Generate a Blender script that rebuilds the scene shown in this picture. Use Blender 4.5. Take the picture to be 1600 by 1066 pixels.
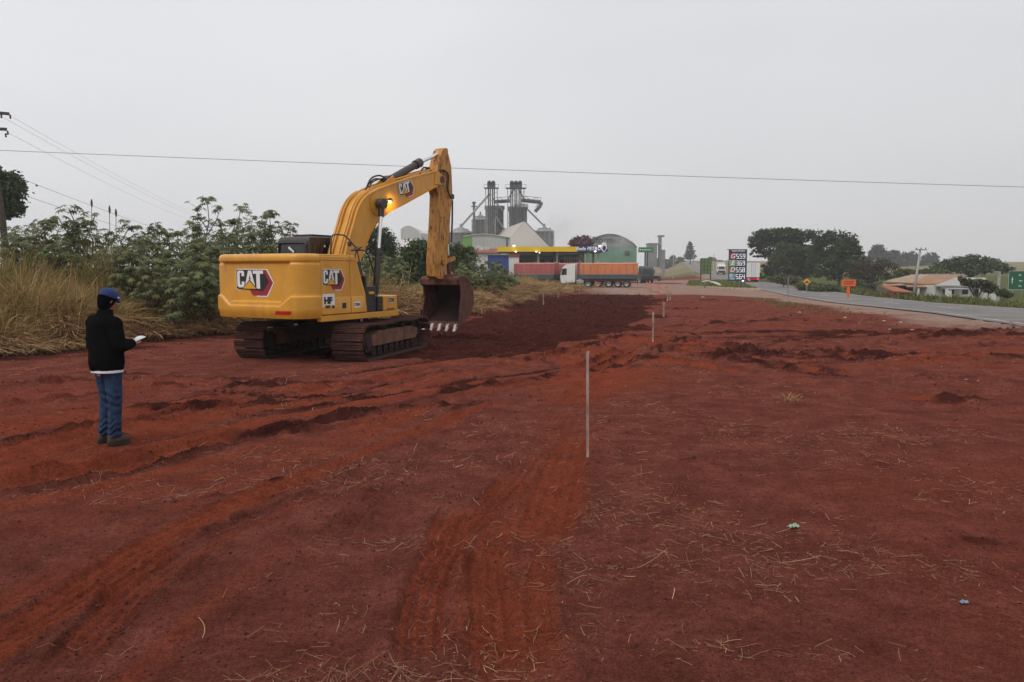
import bpy, math, random
import numpy as np
from mathutils import Vector, Matrix, Euler

for o in list(bpy.data.objects):
    bpy.data.objects.remove(o)
SC = bpy.context.scene
COL = SC.collection
R = math.radians
rng = np.random.default_rng(7)
random.seed(7)

# ------------------------------------------------------------------ camera
F = 1186.0                       # focal length in photo pixels (1600 wide)
CAMZ = 1.95
PITCH = math.atan(108.0 / F)
cam = bpy.data.cameras.new('camera')
cam.sensor_width = 36.0
cam.lens = 36.0 * F / 1600.0
cam.clip_start = 0.05
cam.clip_end = 6000
camo = bpy.data.objects.new('camera', cam)
COL.objects.link(camo)
camo.location = (0, 0, CAMZ)
camo.rotation_euler = (math.pi / 2 - PITCH, 0, 0)
SC.camera = camo

# ------------------------------------------------------------------ sky, sun, exposure
SUN_EL, SUN_AZ = R(52), R(225)
world = bpy.data.worlds.new('World')
SC.world = world
world.use_nodes = True
wt = world.node_tree
wt.nodes.clear()
wo = wt.nodes.new('ShaderNodeOutputWorld')
wb = wt.nodes.new('ShaderNodeBackground')
wb.inputs['Strength'].default_value = 0.1
sky = wt.nodes.new('ShaderNodeTexSky')
sky.sky_type = 'NISHITA'
sky.sun_disc = False
sky.sun_elevation = SUN_EL
sky.sun_rotation = SUN_AZ
sky.dust_density = 3.0
tc = wt.nodes.new('ShaderNodeTexCoord')
nz = wt.nodes.new('ShaderNodeTexNoise')          # soft structure of the cloud layer
nz.inputs['Scale'].default_value = 1.6
nz.inputs['Detail'].default_value = 3.0
nz.inputs['Roughness'].default_value = 0.45
mpg = wt.nodes.new('ShaderNodeMapping')
mpg.inputs['Scale'].default_value = (1, 1, 3.0)
wt.links.new(tc.outputs['Generated'], mpg.inputs['Vector'])
wt.links.new(mpg.outputs['Vector'], nz.inputs['Vector'])
cr = wt.nodes.new('ShaderNodeValToRGB')
cr.color_ramp.elements[0].position = 0.25
cr.color_ramp.elements[0].color = (0.86, 0.86, 0.88, 1)
cr.color_ramp.elements[1].position = 0.75
cr.color_ramp.elements[1].color = (1.0, 1.0, 1.0, 1)
wt.links.new(nz.outputs['Fac'], cr.inputs['Fac'])
sep = wt.nodes.new('ShaderNodeSeparateXYZ')
wt.links.new(tc.outputs['Generated'], sep.inputs[0])
el = wt.nodes.new('ShaderNodeValToRGB')          # overcast: paler towards the zenith
el.color_ramp.elements[0].position = 0.0
el.color_ramp.elements[0].color = (0.66, 0.655, 0.665, 1)
e1 = el.color_ramp.elements.new(0.14); e1.color = (0.70, 0.70, 0.71, 1)
e2 = el.color_ramp.elements.new(0.42); e2.color = (0.765, 0.77, 0.785, 1)
el.color_ramp.elements[-1].position = 1.0
el.color_ramp.elements[-1].color = (0.82, 0.825, 0.84, 1)
wt.links.new(sep.outputs['Z'], el.inputs['Fac'])
mul = wt.nodes.new('ShaderNodeMix'); mul.data_type = 'RGBA'; mul.blend_type = 'MULTIPLY'
mul.inputs[0].default_value = 1.0
wt.links.new(cr.outputs[0], mul.inputs[6])
wt.links.new(el.outputs[0], mul.inputs[7])
dt = wt.nodes.new('ShaderNodeVectorMath'); dt.operation = 'DOT_PRODUCT'      # cloud deck brightens towards the veiled sun's side
dt.inputs[1].default_value = (-0.80, -0.35, 0.48)
wt.links.new(tc.outputs['Generated'], dt.inputs[0])
dm = wt.nodes.new('ShaderNodeMapRange')
dm.inputs[1].default_value = -1.0; dm.inputs[2].default_value = 1.0; dm.inputs[3].default_value = 0.84; dm.inputs[4].default_value = 1.20
wt.links.new(dt.outputs['Value'], dm.inputs[0])
sd = wt.nodes.new('ShaderNodeVectorMath'); sd.operation = 'SCALE'
wt.links.new(mul.outputs[2], sd.inputs[0]); wt.links.new(dm.outputs[0], sd.inputs['Scale'])
sc10 = wt.nodes.new('ShaderNodeVectorMath'); sc10.operation = 'SCALE'
sc10.inputs['Scale'].default_value = 11.6
wt.links.new(sd.outputs[0], sc10.inputs[0])
mx = wt.nodes.new('ShaderNodeMix'); mx.data_type = 'RGBA'
mx.inputs[0].default_value = 0.94                # the cloud layer hides most of the blue sky
wt.links.new(sky.outputs[0], mx.inputs[6])
wt.links.new(sc10.outputs[0], mx.inputs[7])
wt.links.new(mx.outputs[2], wb.inputs['Color'])
wt.links.new(wb.outputs[0], wo.inputs['Surface'])

sl = bpy.data.lights.new('sun', 'SUN')
sl.energy = 1.15
sl.angle = R(25)
sl.color = (1.0, 0.97, 0.93)
so = bpy.data.objects.new('sun', sl)
COL.objects.link(so)
so.rotation_euler = (math.pi / 2 - SUN_EL, 0, math.pi - SUN_AZ)     # behind-left of the camera, veiled by cloud

SC.view_settings.view_transform = 'Standard'
SC.view_settings.look = 'None'
SC.view_settings.exposure = 0.0
SC.view_settings.gamma = 1.0
SC.view_settings.use_curve_mapping = False
SC.cycles.volume_bounces = 2
SC.render.resolution_x = 1024
SC.render.resolution_y = 682

# ------------------------------------------------------------------ pixel helpers
CP, SP = math.cos(PITCH), math.sin(PITCH)
def ray(px, py):
    """direction (not normalised, y about 1) of a photo pixel"""
    u = (px - 800) / F
    v = -(py - 533) / F
    return Vector((u, CP + v * SP, -SP + v * CP))
def at(px, py, Y):
    """point on the pixel's ray at distance Y ahead of the camera"""
    d = ray(px, py)
    t = Y / d.y
    return Vector((d.x * t, Y, CAMZ + d.z * t))
def pz(py, Y, px=800):
    return at(px, py, Y).z
def pxx(px, Y, py=425):
    return at(px, py, Y).x

# ------------------------------------------------------------------ noise
def _hash(xi, yi, seed):
    h = (xi.astype(np.int64) * 374761393 + yi.astype(np.int64) * 668265263 + seed * 974634777) & 0xffffffff
    h = ((h ^ (h >> 13)) * 1274126177) & 0xffffffff
    h = (h ^ (h >> 16)) & 0xffffffff
    return h / 4294967295.0
def vnoise(x, y, seed=0):
    x = np.asarray(x, float); y = np.asarray(y, float)
    xi = np.floor(x); yi = np.floor(y)
    fx = x - xi; fy = y - yi
    fx = fx * fx * fx * (fx * (fx * 6 - 15) + 10); fy = fy * fy * fy * (fy * (fy * 6 - 15) + 10)
    a = _hash(xi, yi, seed); b = _hash(xi + 1, yi, seed); c = _hash(xi, yi + 1, seed); d = _hash(xi + 1, yi + 1, seed)
    return (a * (1 - fx) + b * fx) * (1 - fy) + (c * (1 - fx) + d * fx) * fy - 0.5
def fbm(x, y, seed=0, octv=4, gain=0.5):
    s = 0; a = 1.0; f = 1.0
    for i in range(octv):
        ang = 0.7 * i
        xx = x * math.cos(ang) - y * math.sin(ang); yy = x * math.sin(ang) + y * math.cos(ang)
        s = s + a * vnoise(xx * f, yy * f, seed + i * 17); a *= gain; f *= 2.03
    return s
def sstep(a, b, x):
    t = np.clip((np.asarray(x, float) - a) / (b - a), 0, 1)
    return t * t * (3 - 2 * t)

# ------------------------------------------------------------------ materials
MATS = {}
def mat(name, c, c2=None, scale=6.0, rough=0.6, metal=0.0, bump=0.0, bscale=None, detail=5.0, emit=None, estr=0.0,
        spec=0.4, attr=None, trans=0.0, coat=0.0, objspace=True, stretch=None, mixpos=(0.35, 0.7)):
    """procedural material: two tones mixed by noise, fine bump"""
    if name in MATS: return MATS[name]
    m = bpy.data.materials.new(name); m.use_nodes = True
    nt = m.node_tree; b = nt.nodes['Principled BSDF']
    b.inputs['Roughness'].default_value = rough
    b.inputs['Metallic'].default_value = metal
    b.inputs['Specular IOR Level'].default_value = spec
    if coat: b.inputs['Coat Weight'].default_value = coat; b.inputs['Coat Roughness'].default_value = 0.25
    t = nt.nodes.new('ShaderNodeTexCoord')
    src = t.outputs['Object']
    if stretch:
        mp = nt.nodes.new('ShaderNodeMapping'); mp.inputs['Scale'].default_value = stretch
        nt.links.new(src, mp.inputs['Vector']); src = mp.outputs['Vector']
    if c2 is None: c2 = tuple(v * 0.8 for v in c)
    n = nt.nodes.new('ShaderNodeTexNoise'); n.inputs['Scale'].default_value = scale
    n.inputs['Detail'].default_value = detail; n.inputs['Roughness'].default_value = 0.62
    nt.links.new(src, n.inputs['Vector'])
    r = nt.nodes.new('ShaderNodeValToRGB')
    r.color_ramp.elements[0].position = mixpos[0]; r.color_ramp.elements[0].color = (*c2, 1)
    r.color_ramp.elements[1].position = mixpos[1]; r.color_ramp.elements[1].color = (*c, 1)
    nt.links.new(n.outputs['Fac'], r.inputs['Fac'])
    col = r.outputs[0]
    if attr:
        a = nt.nodes.new('ShaderNodeAttribute'); a.attribute_name = attr
        mm = nt.nodes.new('ShaderNodeMix'); mm.data_type = 'RGBA'; mm.blend_type = 'MULTIPLY'; mm.inputs[0].default_value = 1.0
        nt.links.new(col, mm.inputs[6]); nt.links.new(a.outputs['Color'], mm.inputs[7]); col = mm.outputs[2]
    nt.links.new(col, b.inputs['Base Color'])
    if bump:
        bn = nt.nodes.new('ShaderNodeTexNoise'); bn.inputs['Scale'].default_value = bscale or scale * 6; bn.inputs['Detail'].default_value = 4
        nt.links.new(src, bn.inputs['Vector'])
        bp = nt.nodes.new('ShaderNodeBump'); bp.inputs['Strength'].default_value = bump; bp.inputs['Distance'].default_value = 0.02
        nt.links.new(bn.outputs['Fac'], bp.inputs['Height']); nt.links.new(bp.outputs[0], b.inputs['Normal'])
    if emit:
        b.inputs['Emission Color'].default_value = (*emit, 1); b.inputs['Emission Strength'].default_value = estr
    if trans:
        tb = nt.nodes.new('ShaderNodeBsdfTranslucent'); nt.links.new(col, tb.inputs['Color'])
        ms = nt.nodes.new('ShaderNodeMixShader'); ms.inputs[0].default_value = trans
        out = nt.nodes['Material Output']
        nt.links.new(b.outputs[0], ms.inputs[1]); nt.links.new(tb.outputs[0], ms.inputs[2]); nt.links.new(ms.outputs[0], out.inputs['Surface'])
    MATS[name] = m
    return m

# ------------------------------------------------------------------ mesh builder
class MB:
    def __init__(s): s.v = []; s.f = []; s.m = []; s.mats = []
    def mi(s, m):
        if m is None: return 0
        if m not in s.mats: s.mats.append(m)
        return s.mats.index(m)
    def add(s, vs, fs, m=None):
        o = len(s.v); k = s.mi(m)
        s.v += [tuple(v) for v in vs]
        for f in fs: s.f.append(tuple(i + o for i in f)); s.m.append(k)
        return s
    def box(s, c, size, rot=None, m=None, taper=None):
        hx, hy, hz = size[0] / 2, size[1] / 2, size[2] / 2
        vs = []
        for z in (-hz, hz):
            k = taper if (taper and z > 0) else 1.0
            for (x, y) in ((-hx, -hy), (hx, -hy), (hx, hy), (-hx, hy)): vs.append(Vector((x * k, y * k, z)))
        if rot is not None: vs = [rot @ v for v in vs]
        vs = [v + Vector(c) for v in vs]
        return s.add(vs, [(0, 3, 2, 1), (4, 5, 6, 7), (0, 1, 5, 4), (1, 2, 6, 5), (2, 3, 7, 6), (3, 0, 4, 7)], m)
    def bb(s, x0, x1, y0, y1, z0, z1, m=None):
        return s.box(((x0 + x1) / 2, (y0 + y1) / 2, (z0 + z1) / 2), (abs(x1 - x0), abs(y1 - y0), abs(z1 - z0)), None, m)
    def cyl(s, a, b, r0, r1=None, n=12, m=None, caps=True):
        a = Vector(a); b = Vector(b); r1 = r0 if r1 is None else r1
        d = (b - a).normalized()
        u = d.orthogonal().normalized(); w = d.cross(u)
        vs = []
        for (p, r) in ((a, r0), (b, r1)):
            for i in range(n):
                t = 2 * math.pi * i / n
                vs.append(p + (u * math.cos(t) + w * math.sin(t)) * r)
        fs = [(i, (i + 1) % n, n + (i + 1) % n, n + i) for i in range(n)]
        if caps: fs += [tuple(range(n - 1, -1, -1)), tuple(range(n, 2 * n))]
        return s.add(vs, fs, m)
    def tube(s, pts, r, n=6, m=None):
        pts = [Vector(p) for p in pts]; rs = r if isinstance(r, (list, tuple)) else [r] * len(pts)
        vs = []; u = None
        for i, p in enumerate(pts):
            d = (pts[min(i + 1, len(pts) - 1)] - pts[max(i - 1, 0)])
            d = d.normalized() if d.length > 1e-9 else Vector((0, 0, 1))
            u = d.orthogonal().normalized() if u is None else (u - d * u.dot(d))
            u = u.normalized() if u.length > 1e-6 else d.orthogonal().normalized()
            w = d.cross(u)
            for k in range(n):
                t = 2 * math.pi * k / n
                vs.append(p + (u * math.cos(t) + w * math.sin(t)) * rs[i])
        fs = []
        for i in range(len(pts) - 1):
            for k in range(n): fs.append((i * n + k, i * n + (k + 1) % n, (i + 1) * n + (k + 1) % n, (i + 1) * n + k))
        fs += [tuple(range(n - 1, -1, -1)), tuple(range((len(pts) - 1) * n, len(pts) * n))]
        return s.add(vs, fs, m)
    def prism(s, prof, fn, d0, d1, m=None):
        """extrude 2-D outline prof between depths; fn(a,b,d)->3-D point"""
        n = len(prof)
        vs = [fn(a, b, d0) for a, b in prof] + [fn(a, b, d1) for a, b in prof]
        fs = [tuple(range(n - 1, -1, -1)), tuple(range(n, 2 * n))] + [(i, (i + 1) % n, n + (i + 1) % n, n + i) for i in range(n)]
        return s.add(vs, fs, m)
    def lathe(s, prof, c=(0, 0, 0), n=16, m=None, axis='z'):
        vs = []
        for (r, z) in prof:
            for k in range(n):
                t = 2 * math.pi * k / n
                p = (r * math.cos(t), r * math.sin(t), z)
                if axis == 'x': p = (z, r * math.cos(t), r * math.sin(t))
                vs.append((p[0] + c[0], p[1] + c[1], p[2] + c[2]))
        fs = []
        for i in range(len(prof) - 1):
            for k in range(n): fs.append((i * n + k, i * n + (k + 1) % n, (i + 1) * n + (k + 1) % n, (i + 1) * n + k))
        return s.add(vs, fs, m)
    def grid(s, P, m=None, closed=False):
        """P[i][j] points"""
        a = len(P); b = len(P[0])
        vs = [p for row in P for p in row]
        fs = []
        for i in range(a - 1):
            for j in range(b - 1 if not closed else b): fs.append((i * b + j, i * b + (j + 1) % b, (i + 1) * b + (j + 1) % b, (i + 1) * b + j))
        return s.add(vs, fs, m)
    def mesh(s, name):
        me = bpy.data.meshes.new(name)
        me.from_pydata(s.v, [], s.f)
        for m in s.mats: me.materials.append(m)
        if s.mats: me.polygons.foreach_set('material_index', s.m)
        me.validate(clean_customdata=False)
        me.update()
        return me
    def build(s, name, m=None, parent=None, smooth=False, bevel=0.0, loc=None, rot=None, recalc=True):
        if m is not None and not s.mats: s.mats = [m]; s.m = [0] * len(s.f)
        me = s.mesh(name)
        if recalc:
            import bmesh
            b = bmesh.new(); b.from_mesh(me); bmesh.ops.recalc_face_normals(b, faces=b.faces); b.to_mesh(me); b.free()
        if smooth:
            me.polygons.foreach_set('use_smooth', [True] * len(me.polygons))
            if smooth != 'all': me.set_sharp_from_angle(angle=R(38))
        return link(name, me, parent, bevel, loc, rot)
def link(name, me, parent=None, bevel=0.0, loc=None, rot=None):
    o = bpy.data.objects.new(name, me); COL.objects.link(o)
    if parent: o.parent = parent
    if loc is not None: o.location = loc
    if rot is not None: o.rotation_euler = rot
    if bevel:
        md = o.modifiers.new('bevel', 'BEVEL'); md.width = bevel; md.segments = 2; md.limit_method = 'ANGLE'; md.angle_limit = R(40)
        me.polygons.foreach_set('use_smooth', [True] * len(me.polygons)); md.harden_normals = True
        me.set_sharp_from_angle(angle=R(38))
    return o
def np_obj(name, V, Fq, m, parent=None, attrs=None, colors=None, smooth=False):
    """fast mesh from numpy: V (n,3), Fq (m,k) with k=3 or 4"""
    me = bpy.data.meshes.new(name)
    V = np.asarray(V, np.float32); Fq = np.asarray(Fq, np.int32); k = Fq.shape[1]
    me.vertices.add(len(V)); me.vertices.foreach_set('co', V.ravel())
    me.loops.add(Fq.size); me.loops.foreach_set('vertex_index', Fq.ravel())
    me.polygons.add(len(Fq)); me.polygons.foreach_set('loop_start', np.arange(0, Fq.size, k, dtype=np.int32))
    me.materials.append(m)
    if attrs:
        for kx, arr in attrs.items():
            a = me.attributes.new(kx, 'FLOAT', 'POINT'); a.data.foreach_set('value', np.asarray(arr, np.float32))
    if colors is not None:
        a = me.color_attributes.new('tint', 'FLOAT_COLOR', 'POINT')
        c4 = np.ones((len(V), 4), np.float32); c4[:, :3] = colors
        a.data.foreach_set('color', c4.ravel())
    me.update(calc_edges=True)
    if smooth: me.polygons.foreach_set('use_smooth', np.ones(len(Fq), bool))
    o = bpy.data.objects.new(name, me); COL.objects.link(o)
    if parent: o.parent = parent
    return o
def tag(o, label=None, cat=None, group=None, kind=None):
    if label: o['label'] = label
    if cat: o['category'] = cat
    if group: o['group'] = group
    if kind: o['kind'] = kind
    return o
def thing(name, label, cat, loc=(0, 0, 0), rotz=0.0, group=None):
    o = bpy.data.objects.new(name, None); COL.objects.link(o)
    o.empty_display_size = 0.2
    o.location = loc; o.rotation_euler = (0, 0, rotz)
    return tag(o, label, cat, group)
def text_mesh(txt, size, shear=0.0, bold=0.0, width=1.0):
    cu = bpy.data.curves.new('lettering', 'FONT'); cu.body = txt; cu.size = size; cu.shear = shear
    cu.offset = bold; cu.align_x = 'CENTER'; cu.align_y = 'CENTER'; cu.resolution_u = 3; cu.extrude = 0.004
    ob = bpy.data.objects.new('lettering', cu); COL.objects.link(ob)
    dg = bpy.context.evaluated_depsgraph_get()
    me = bpy.data.meshes.new_from_object(ob.evaluated_get(dg))
    bpy.data.objects.remove(ob); bpy.data.curves.remove(cu)
    if width != 1.0:
        for v in me.vertices: v.co.x *= width
    return me
def lettering(txt, size, m, parent, loc, rot, shear=0.0, bold=0.0, width=1.0, name='lettering'):
    me = text_mesh(txt, size, shear, bold, width)
    me.materials.clear(); me.materials.append(m)
    return link(name, me, parent, 0, loc, rot)
# ================================================================== terrain
BANK = np.array([(-120, -20), (-60, -2), (-24, 11.5), (-12.9, 19.2), (-10.0, 25.9), (-1.9, 37.5), (1.5, 61), (6.5, 80), (9, 92)], float)
def poly_dist(x, y, P):
    """distance to polyline, signed (+ on its left), and length along it"""
    best = np.full(np.shape(x), 1e9); sg = np.zeros(np.shape(x)); al = np.zeros(np.shape(x)); acc = 0.0
    for (ax, ay), (bx, by) in zip(P[:-1], P[1:]):
        dx, dy = bx - ax, by - ay; L = math.hypot(dx, dy)
        t = np.clip(((x - ax) * dx + (y - ay) * dy) / (L * L), 0, 1)
        qx, qy = x - ax - t * dx, y - ay - t * dy
        d = np.hypot(qx, qy)
        c = (dx * (y - ay) - dy * (x - ax)) / L
        k = d < best
        best = np.where(k, d, best); sg = np.where(k, np.where(c >= 0, 1.0, -1.0), sg); al = np.where(k, acc + t * L, al)
        acc += L
    return best * sg, al
def road_x(y): return 17.4 + 0.2 * np.asarray(y, float) + 0.00012 * np.maximum(np.asarray(y, float) - 160, 0) ** 2 * 0
RZY = [-200, 0, 38, 60, 81, 120, 160, 250, 400, 700, 1600]
RZZ = [0.1, 0.0, -0.12, -0.5, -0.62, -0.45, -0.2, 0.9, 3.0, 9.0, 9.0]
def base_h(x, y):
    x = np.asarray(x, float); y = np.asarray(y, float)
    z = -0.17 * sstep(8, 18, y)
    d, _ = poly_dist(x, y, BANK)
    d = d + 0.5 * fbm(x * 0.7, y * 0.7, 91, 3)
    far = 1 - sstep(62, 88, y)
    z = z + (0.62 * sstep(0.0, 1.5, d) + 0.55 * sstep(1.5, 14, d)) * far
    s = (x - road_x(y)) * 0.98
    zr = np.interp(y, RZY, RZZ)
    w = sstep(-16, -4.5, s)
    z = z * (1 - w) + zr * w
    z = z - 2.7 * sstep(6.0, 22, s) * (1 - sstep(120, 220, y)) - 0.12 * sstep(3.5, 5.5, s)
    dist = np.hypot(x, y)
    z = z + 5.0 * sstep(300, 640, dist) * (0.7 + 0.35 * sstep(-0.2, 0.2, x / np.maximum(dist, 1)) - 0.35 * sstep(0.25, 0.4, x / np.maximum(dist, 1))) * (1 - 0.35 * w)
    return z
_GA = {}
def ground_at(px, py):
    k = (px, py)
    if k not in _GA: _GA[k] = _ground_at(px, py)
    return _GA[k].copy()
def _ground_at(px, py):
    d = ray(px, py); o = Vector((0, 0, CAMZ)); t = 2.0; prev = t
    while t < 3000:
        p = o + d * t
        if p.z <= float(base_h(p.x, p.y)):
            lo, hi = prev, t
            for _ in range(30):
                mid = (lo + hi) / 2; p = o + d * mid
                if p.z <= float(base_h(p.x, p.y)): hi = mid
                else: lo = mid
            return o + d * hi
        prev = t; t *= 1.02
    return o + d * 3000
def gp(pts): return np.array([(p.x, p.y) for p in (ground_at(a, b) for a, b in pts)])
def smooth_line(P, n=6):
    """Catmull-Rom through the points"""
    P = [np.array(p, float) for p in P]; P = [2 * P[0] - P[1]] + P + [2 * P[-1] - P[-2]]
    out = []
    for i in range(1, len(P) - 2):
        for k in range(n):
            t = k / n
            out.append(0.5 * ((2 * P[i]) + (-P[i - 1] + P[i + 1]) * t + (2 * P[i - 1] - 5 * P[i] + 4 * P[i + 1] - P[i + 2]) * t * t + (-P[i - 1] + 3 * P[i] - 3 * P[i + 1] + P[i + 2]) * t ** 3))
    out.append(P[-2]); return np.array(out)

# wheel and crawler ruts left by machines: (points in the photo, width m, depth m, redness, tread pitch m)
RUTS = [
    ([(650, 1066), (664, 950), (690, 868), (752, 806), (830, 715), (880, 640), (932, 580), (990, 545)], 0.27, 0.028, 0.9, 0.07),
    ([(772, 1066), (772, 950), (762, 880), (790, 800)], 0.24, 0.022, 0.85, 0.0),
    ([(845, 860), (880, 740), (915, 650), (950, 590), (985, 552)], 0.42, 0.016, 0.9, 0.0),
    ([(676, 880), (700, 815), (722, 788), (738, 790)], 0.24, 0.02, 0.9, 0.0),
    ([(-60, 1040), (60, 962), (170, 893), (290, 823), (420, 768), (560, 718), (700, 660), (800, 625)], 0.3, 0.05, 0.75, 0.0),
    ([(60, 1090), (150, 990), (225, 905), (330, 842), (450, 790), (560, 745), (660, 690), (760, 630)], 0.26, 0.045, 0.7, 0.0),
    ([(520, 850), (570, 790), (640, 735), (700, 690)], 0.22, 0.016, 0.35, 0.09),
    ([(860, 1066), (850, 960), (852, 860), (845, 830)], 0.16, 0.012, 0.5, 0.0),
    ([(-40, 706), (150, 674), (300, 642), (450, 620), (640, 592), (800, 570), (900, 548), (990, 522)], 0.42, 0.06, 0.5, 0.0),
    ([(-40, 765), (150, 735), (350, 690), (500, 660), (640, 642), (740, 616), (860, 590), (980, 548)], 0.36, 0.055, 0.45, 0.0),
    ([(-40, 612), (150, 596), (330, 592), (520, 604), (640, 590), (760, 572)], 0.5, 0.06, 0.4, 0.0),
    ([(-40, 640), (120, 625), (260, 604), (400, 590)], 0.5, 0.05, 0.4, 0.0),
    ([(100, 760), (300, 706), (470, 676), (620, 655), (760, 636)], 0.22, 0.04, 0.3, 0.0),
    ([(230, 655), (400, 634), (520, 628), (650, 604), (820, 582)], 0.3, 0.05, 0.3, 0.0),
    ([(960, 560), (1060, 565), (1200, 590), (1400, 621), (1640, 652)], 0.6, 0.05, 0.9, 0.0),
    ([(1000, 540), (1150, 566), (1350, 585), (1640, 603)], 0.5, 0.07, 0.45, 0.0),
    ([(1040, 530), (1250, 556), (1450, 563), (1640, 562)], 0.45, 0.07, 0.4, 0.0),
    ([(1120, 548), (1260, 553), (1400, 535), (1640, 514)], 0.45, 0.08, 0.35, 0.0),
    ([(1150, 556), (1330, 560), (1480, 545), (1640, 532)], 0.45, 0.07, 0.3, 0.0),
    ([(1030, 510), (1150, 512), (1300, 505), (1420, 500)], 0.6, 0.07, 0.35, 0.0),
    ([(1040, 496), (1180, 498), (1300, 492)], 0.6, 0.06, 0.4, 0.0),
] + [([(1010 + 25 * k, 533 + 5.5 * k), (1180 + 12 * k, 545 + 6.5 * k), (1380, 556 + 8 * k), (1650, 560 + 11 * k)], 0.22, 0.045, 0.25 if k % 2 else 0.45, 0.0) for k in range(7)
] + [([(1080 + 30 * k, 556 - 5 * k), (1260 + 10 * k, 548 - 6 * k), (1420, 538 - 7.5 * k), (1650, 522 - 6.5 * k)], 0.24, 0.055, 0.3, 0.0) for k in range(5)
] + [([(80 + 40 * k, 690 - 14 * k), (300 + 20 * k, 655 - 11 * k), (520, 632 - 9 * k), (780, 592 - 5 * k)], 0.16, 0.03, 0.35 if k % 2 else 0.15, 0.0) for k in range(6)]
DUGP = gp([(600, 560), (690, 566), (800, 556), (860, 548), (930, 522), (1012, 517), (980, 508), (1030, 495), (1006, 484), (1034, 472), (1024, 462), (1008, 456), (925, 457), (850, 466), (735, 503), (640, 520), (420, 548), (560, 562)])
def inside_poly(x, y, P):
    ins = np.zeros(np.shape(x), bool); n = len(P)
    for i in range(n):
        (ax, ay), (bx, by) = P[i], P[(i + 1) % n]
        c = ((ay > y) != (by > y)) & (x < (bx - ax) * (y - ay) / (by - ay + 1e-12) + ax)
        ins ^= c
    return ins
for i, r in enumerate(RUTS): RUTS[i] = (smooth_line(gp(r[0])),) + r[1:]
EXC = Vector((-4.53, 19.93))
def blob(x, y, px, py, rx, ry, ang=0.0):
    p = ground_at(px, py); a = R(ang)
    rx = rx * 1.0
    u = (x - p.x) * math.cos(a) + (y - p.y) * math.sin(a); v = -(x - p.x) * math.sin(a) + (y - p.y) * math.cos(a)
    return np.exp(-(u / rx) ** 2 - (v / ry) ** 2)
# loose dark spoil lying in low heaps: px, py, length, width, height, angle
HEAPS = [(640, 640, 1.3, 0.28, 0.06, 30), (560, 650, 1.0, 0.2, 0.045, 25), (720, 608, 0.9, 0.25, 0.05, 30), (265, 636, 1.6, 0.16, 0.05, 12), (180, 690, 1.0, 0.15, 0.04, 12),
         (350, 775, 0.55, 0.09, 0.04, 35), (430, 752, 0.4, 0.07, 0.03, 35), (1490, 628, 0.9, 0.2, 0.04, -12), (1560, 848, 0.25, 0.12, 0.02, 0), (1075, 725, 0.16, 0.05, 0.03, 0),
         (1280, 520, 4.5, 0.9, 0.07, -8), (1420, 555, 3.5, 0.6, 0.06, -6), (1180, 504, 3.5, 0.7, 0.08, 0), (1130, 472, 2.5, 0.8, 0.14, 0), (1500, 525, 3.0, 0.8, 0.07, -6),
         (1240, 560, 2.2, 0.3, 0.06, -8), (1050, 485, 2.5, 0.6, 0.10, 0), (960, 512, 2.2, 0.4, 0.10, 0), (250, 585, 1.5, 0.2, 0.05, 8), (60, 600, 1.4, 0.2, 0.05, 8), (430, 603, 1.4, 0.2, 0.05, 4), (1040, 443, 3.0, 9.0, 0.10, 0)]
SWEEPS = [(8, 3.2, 0.035, 400, 0.8), (10, 2.6, 0.04, 420, 0.9), (4, 1.3, 0.014, 440, 0.45), (15, 4.5, 0.04, 460, 0.7), (17, 5.0, 0.04, 480, 0.7), (19, 7.0, 0.05, 500, 0.9)]
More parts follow.
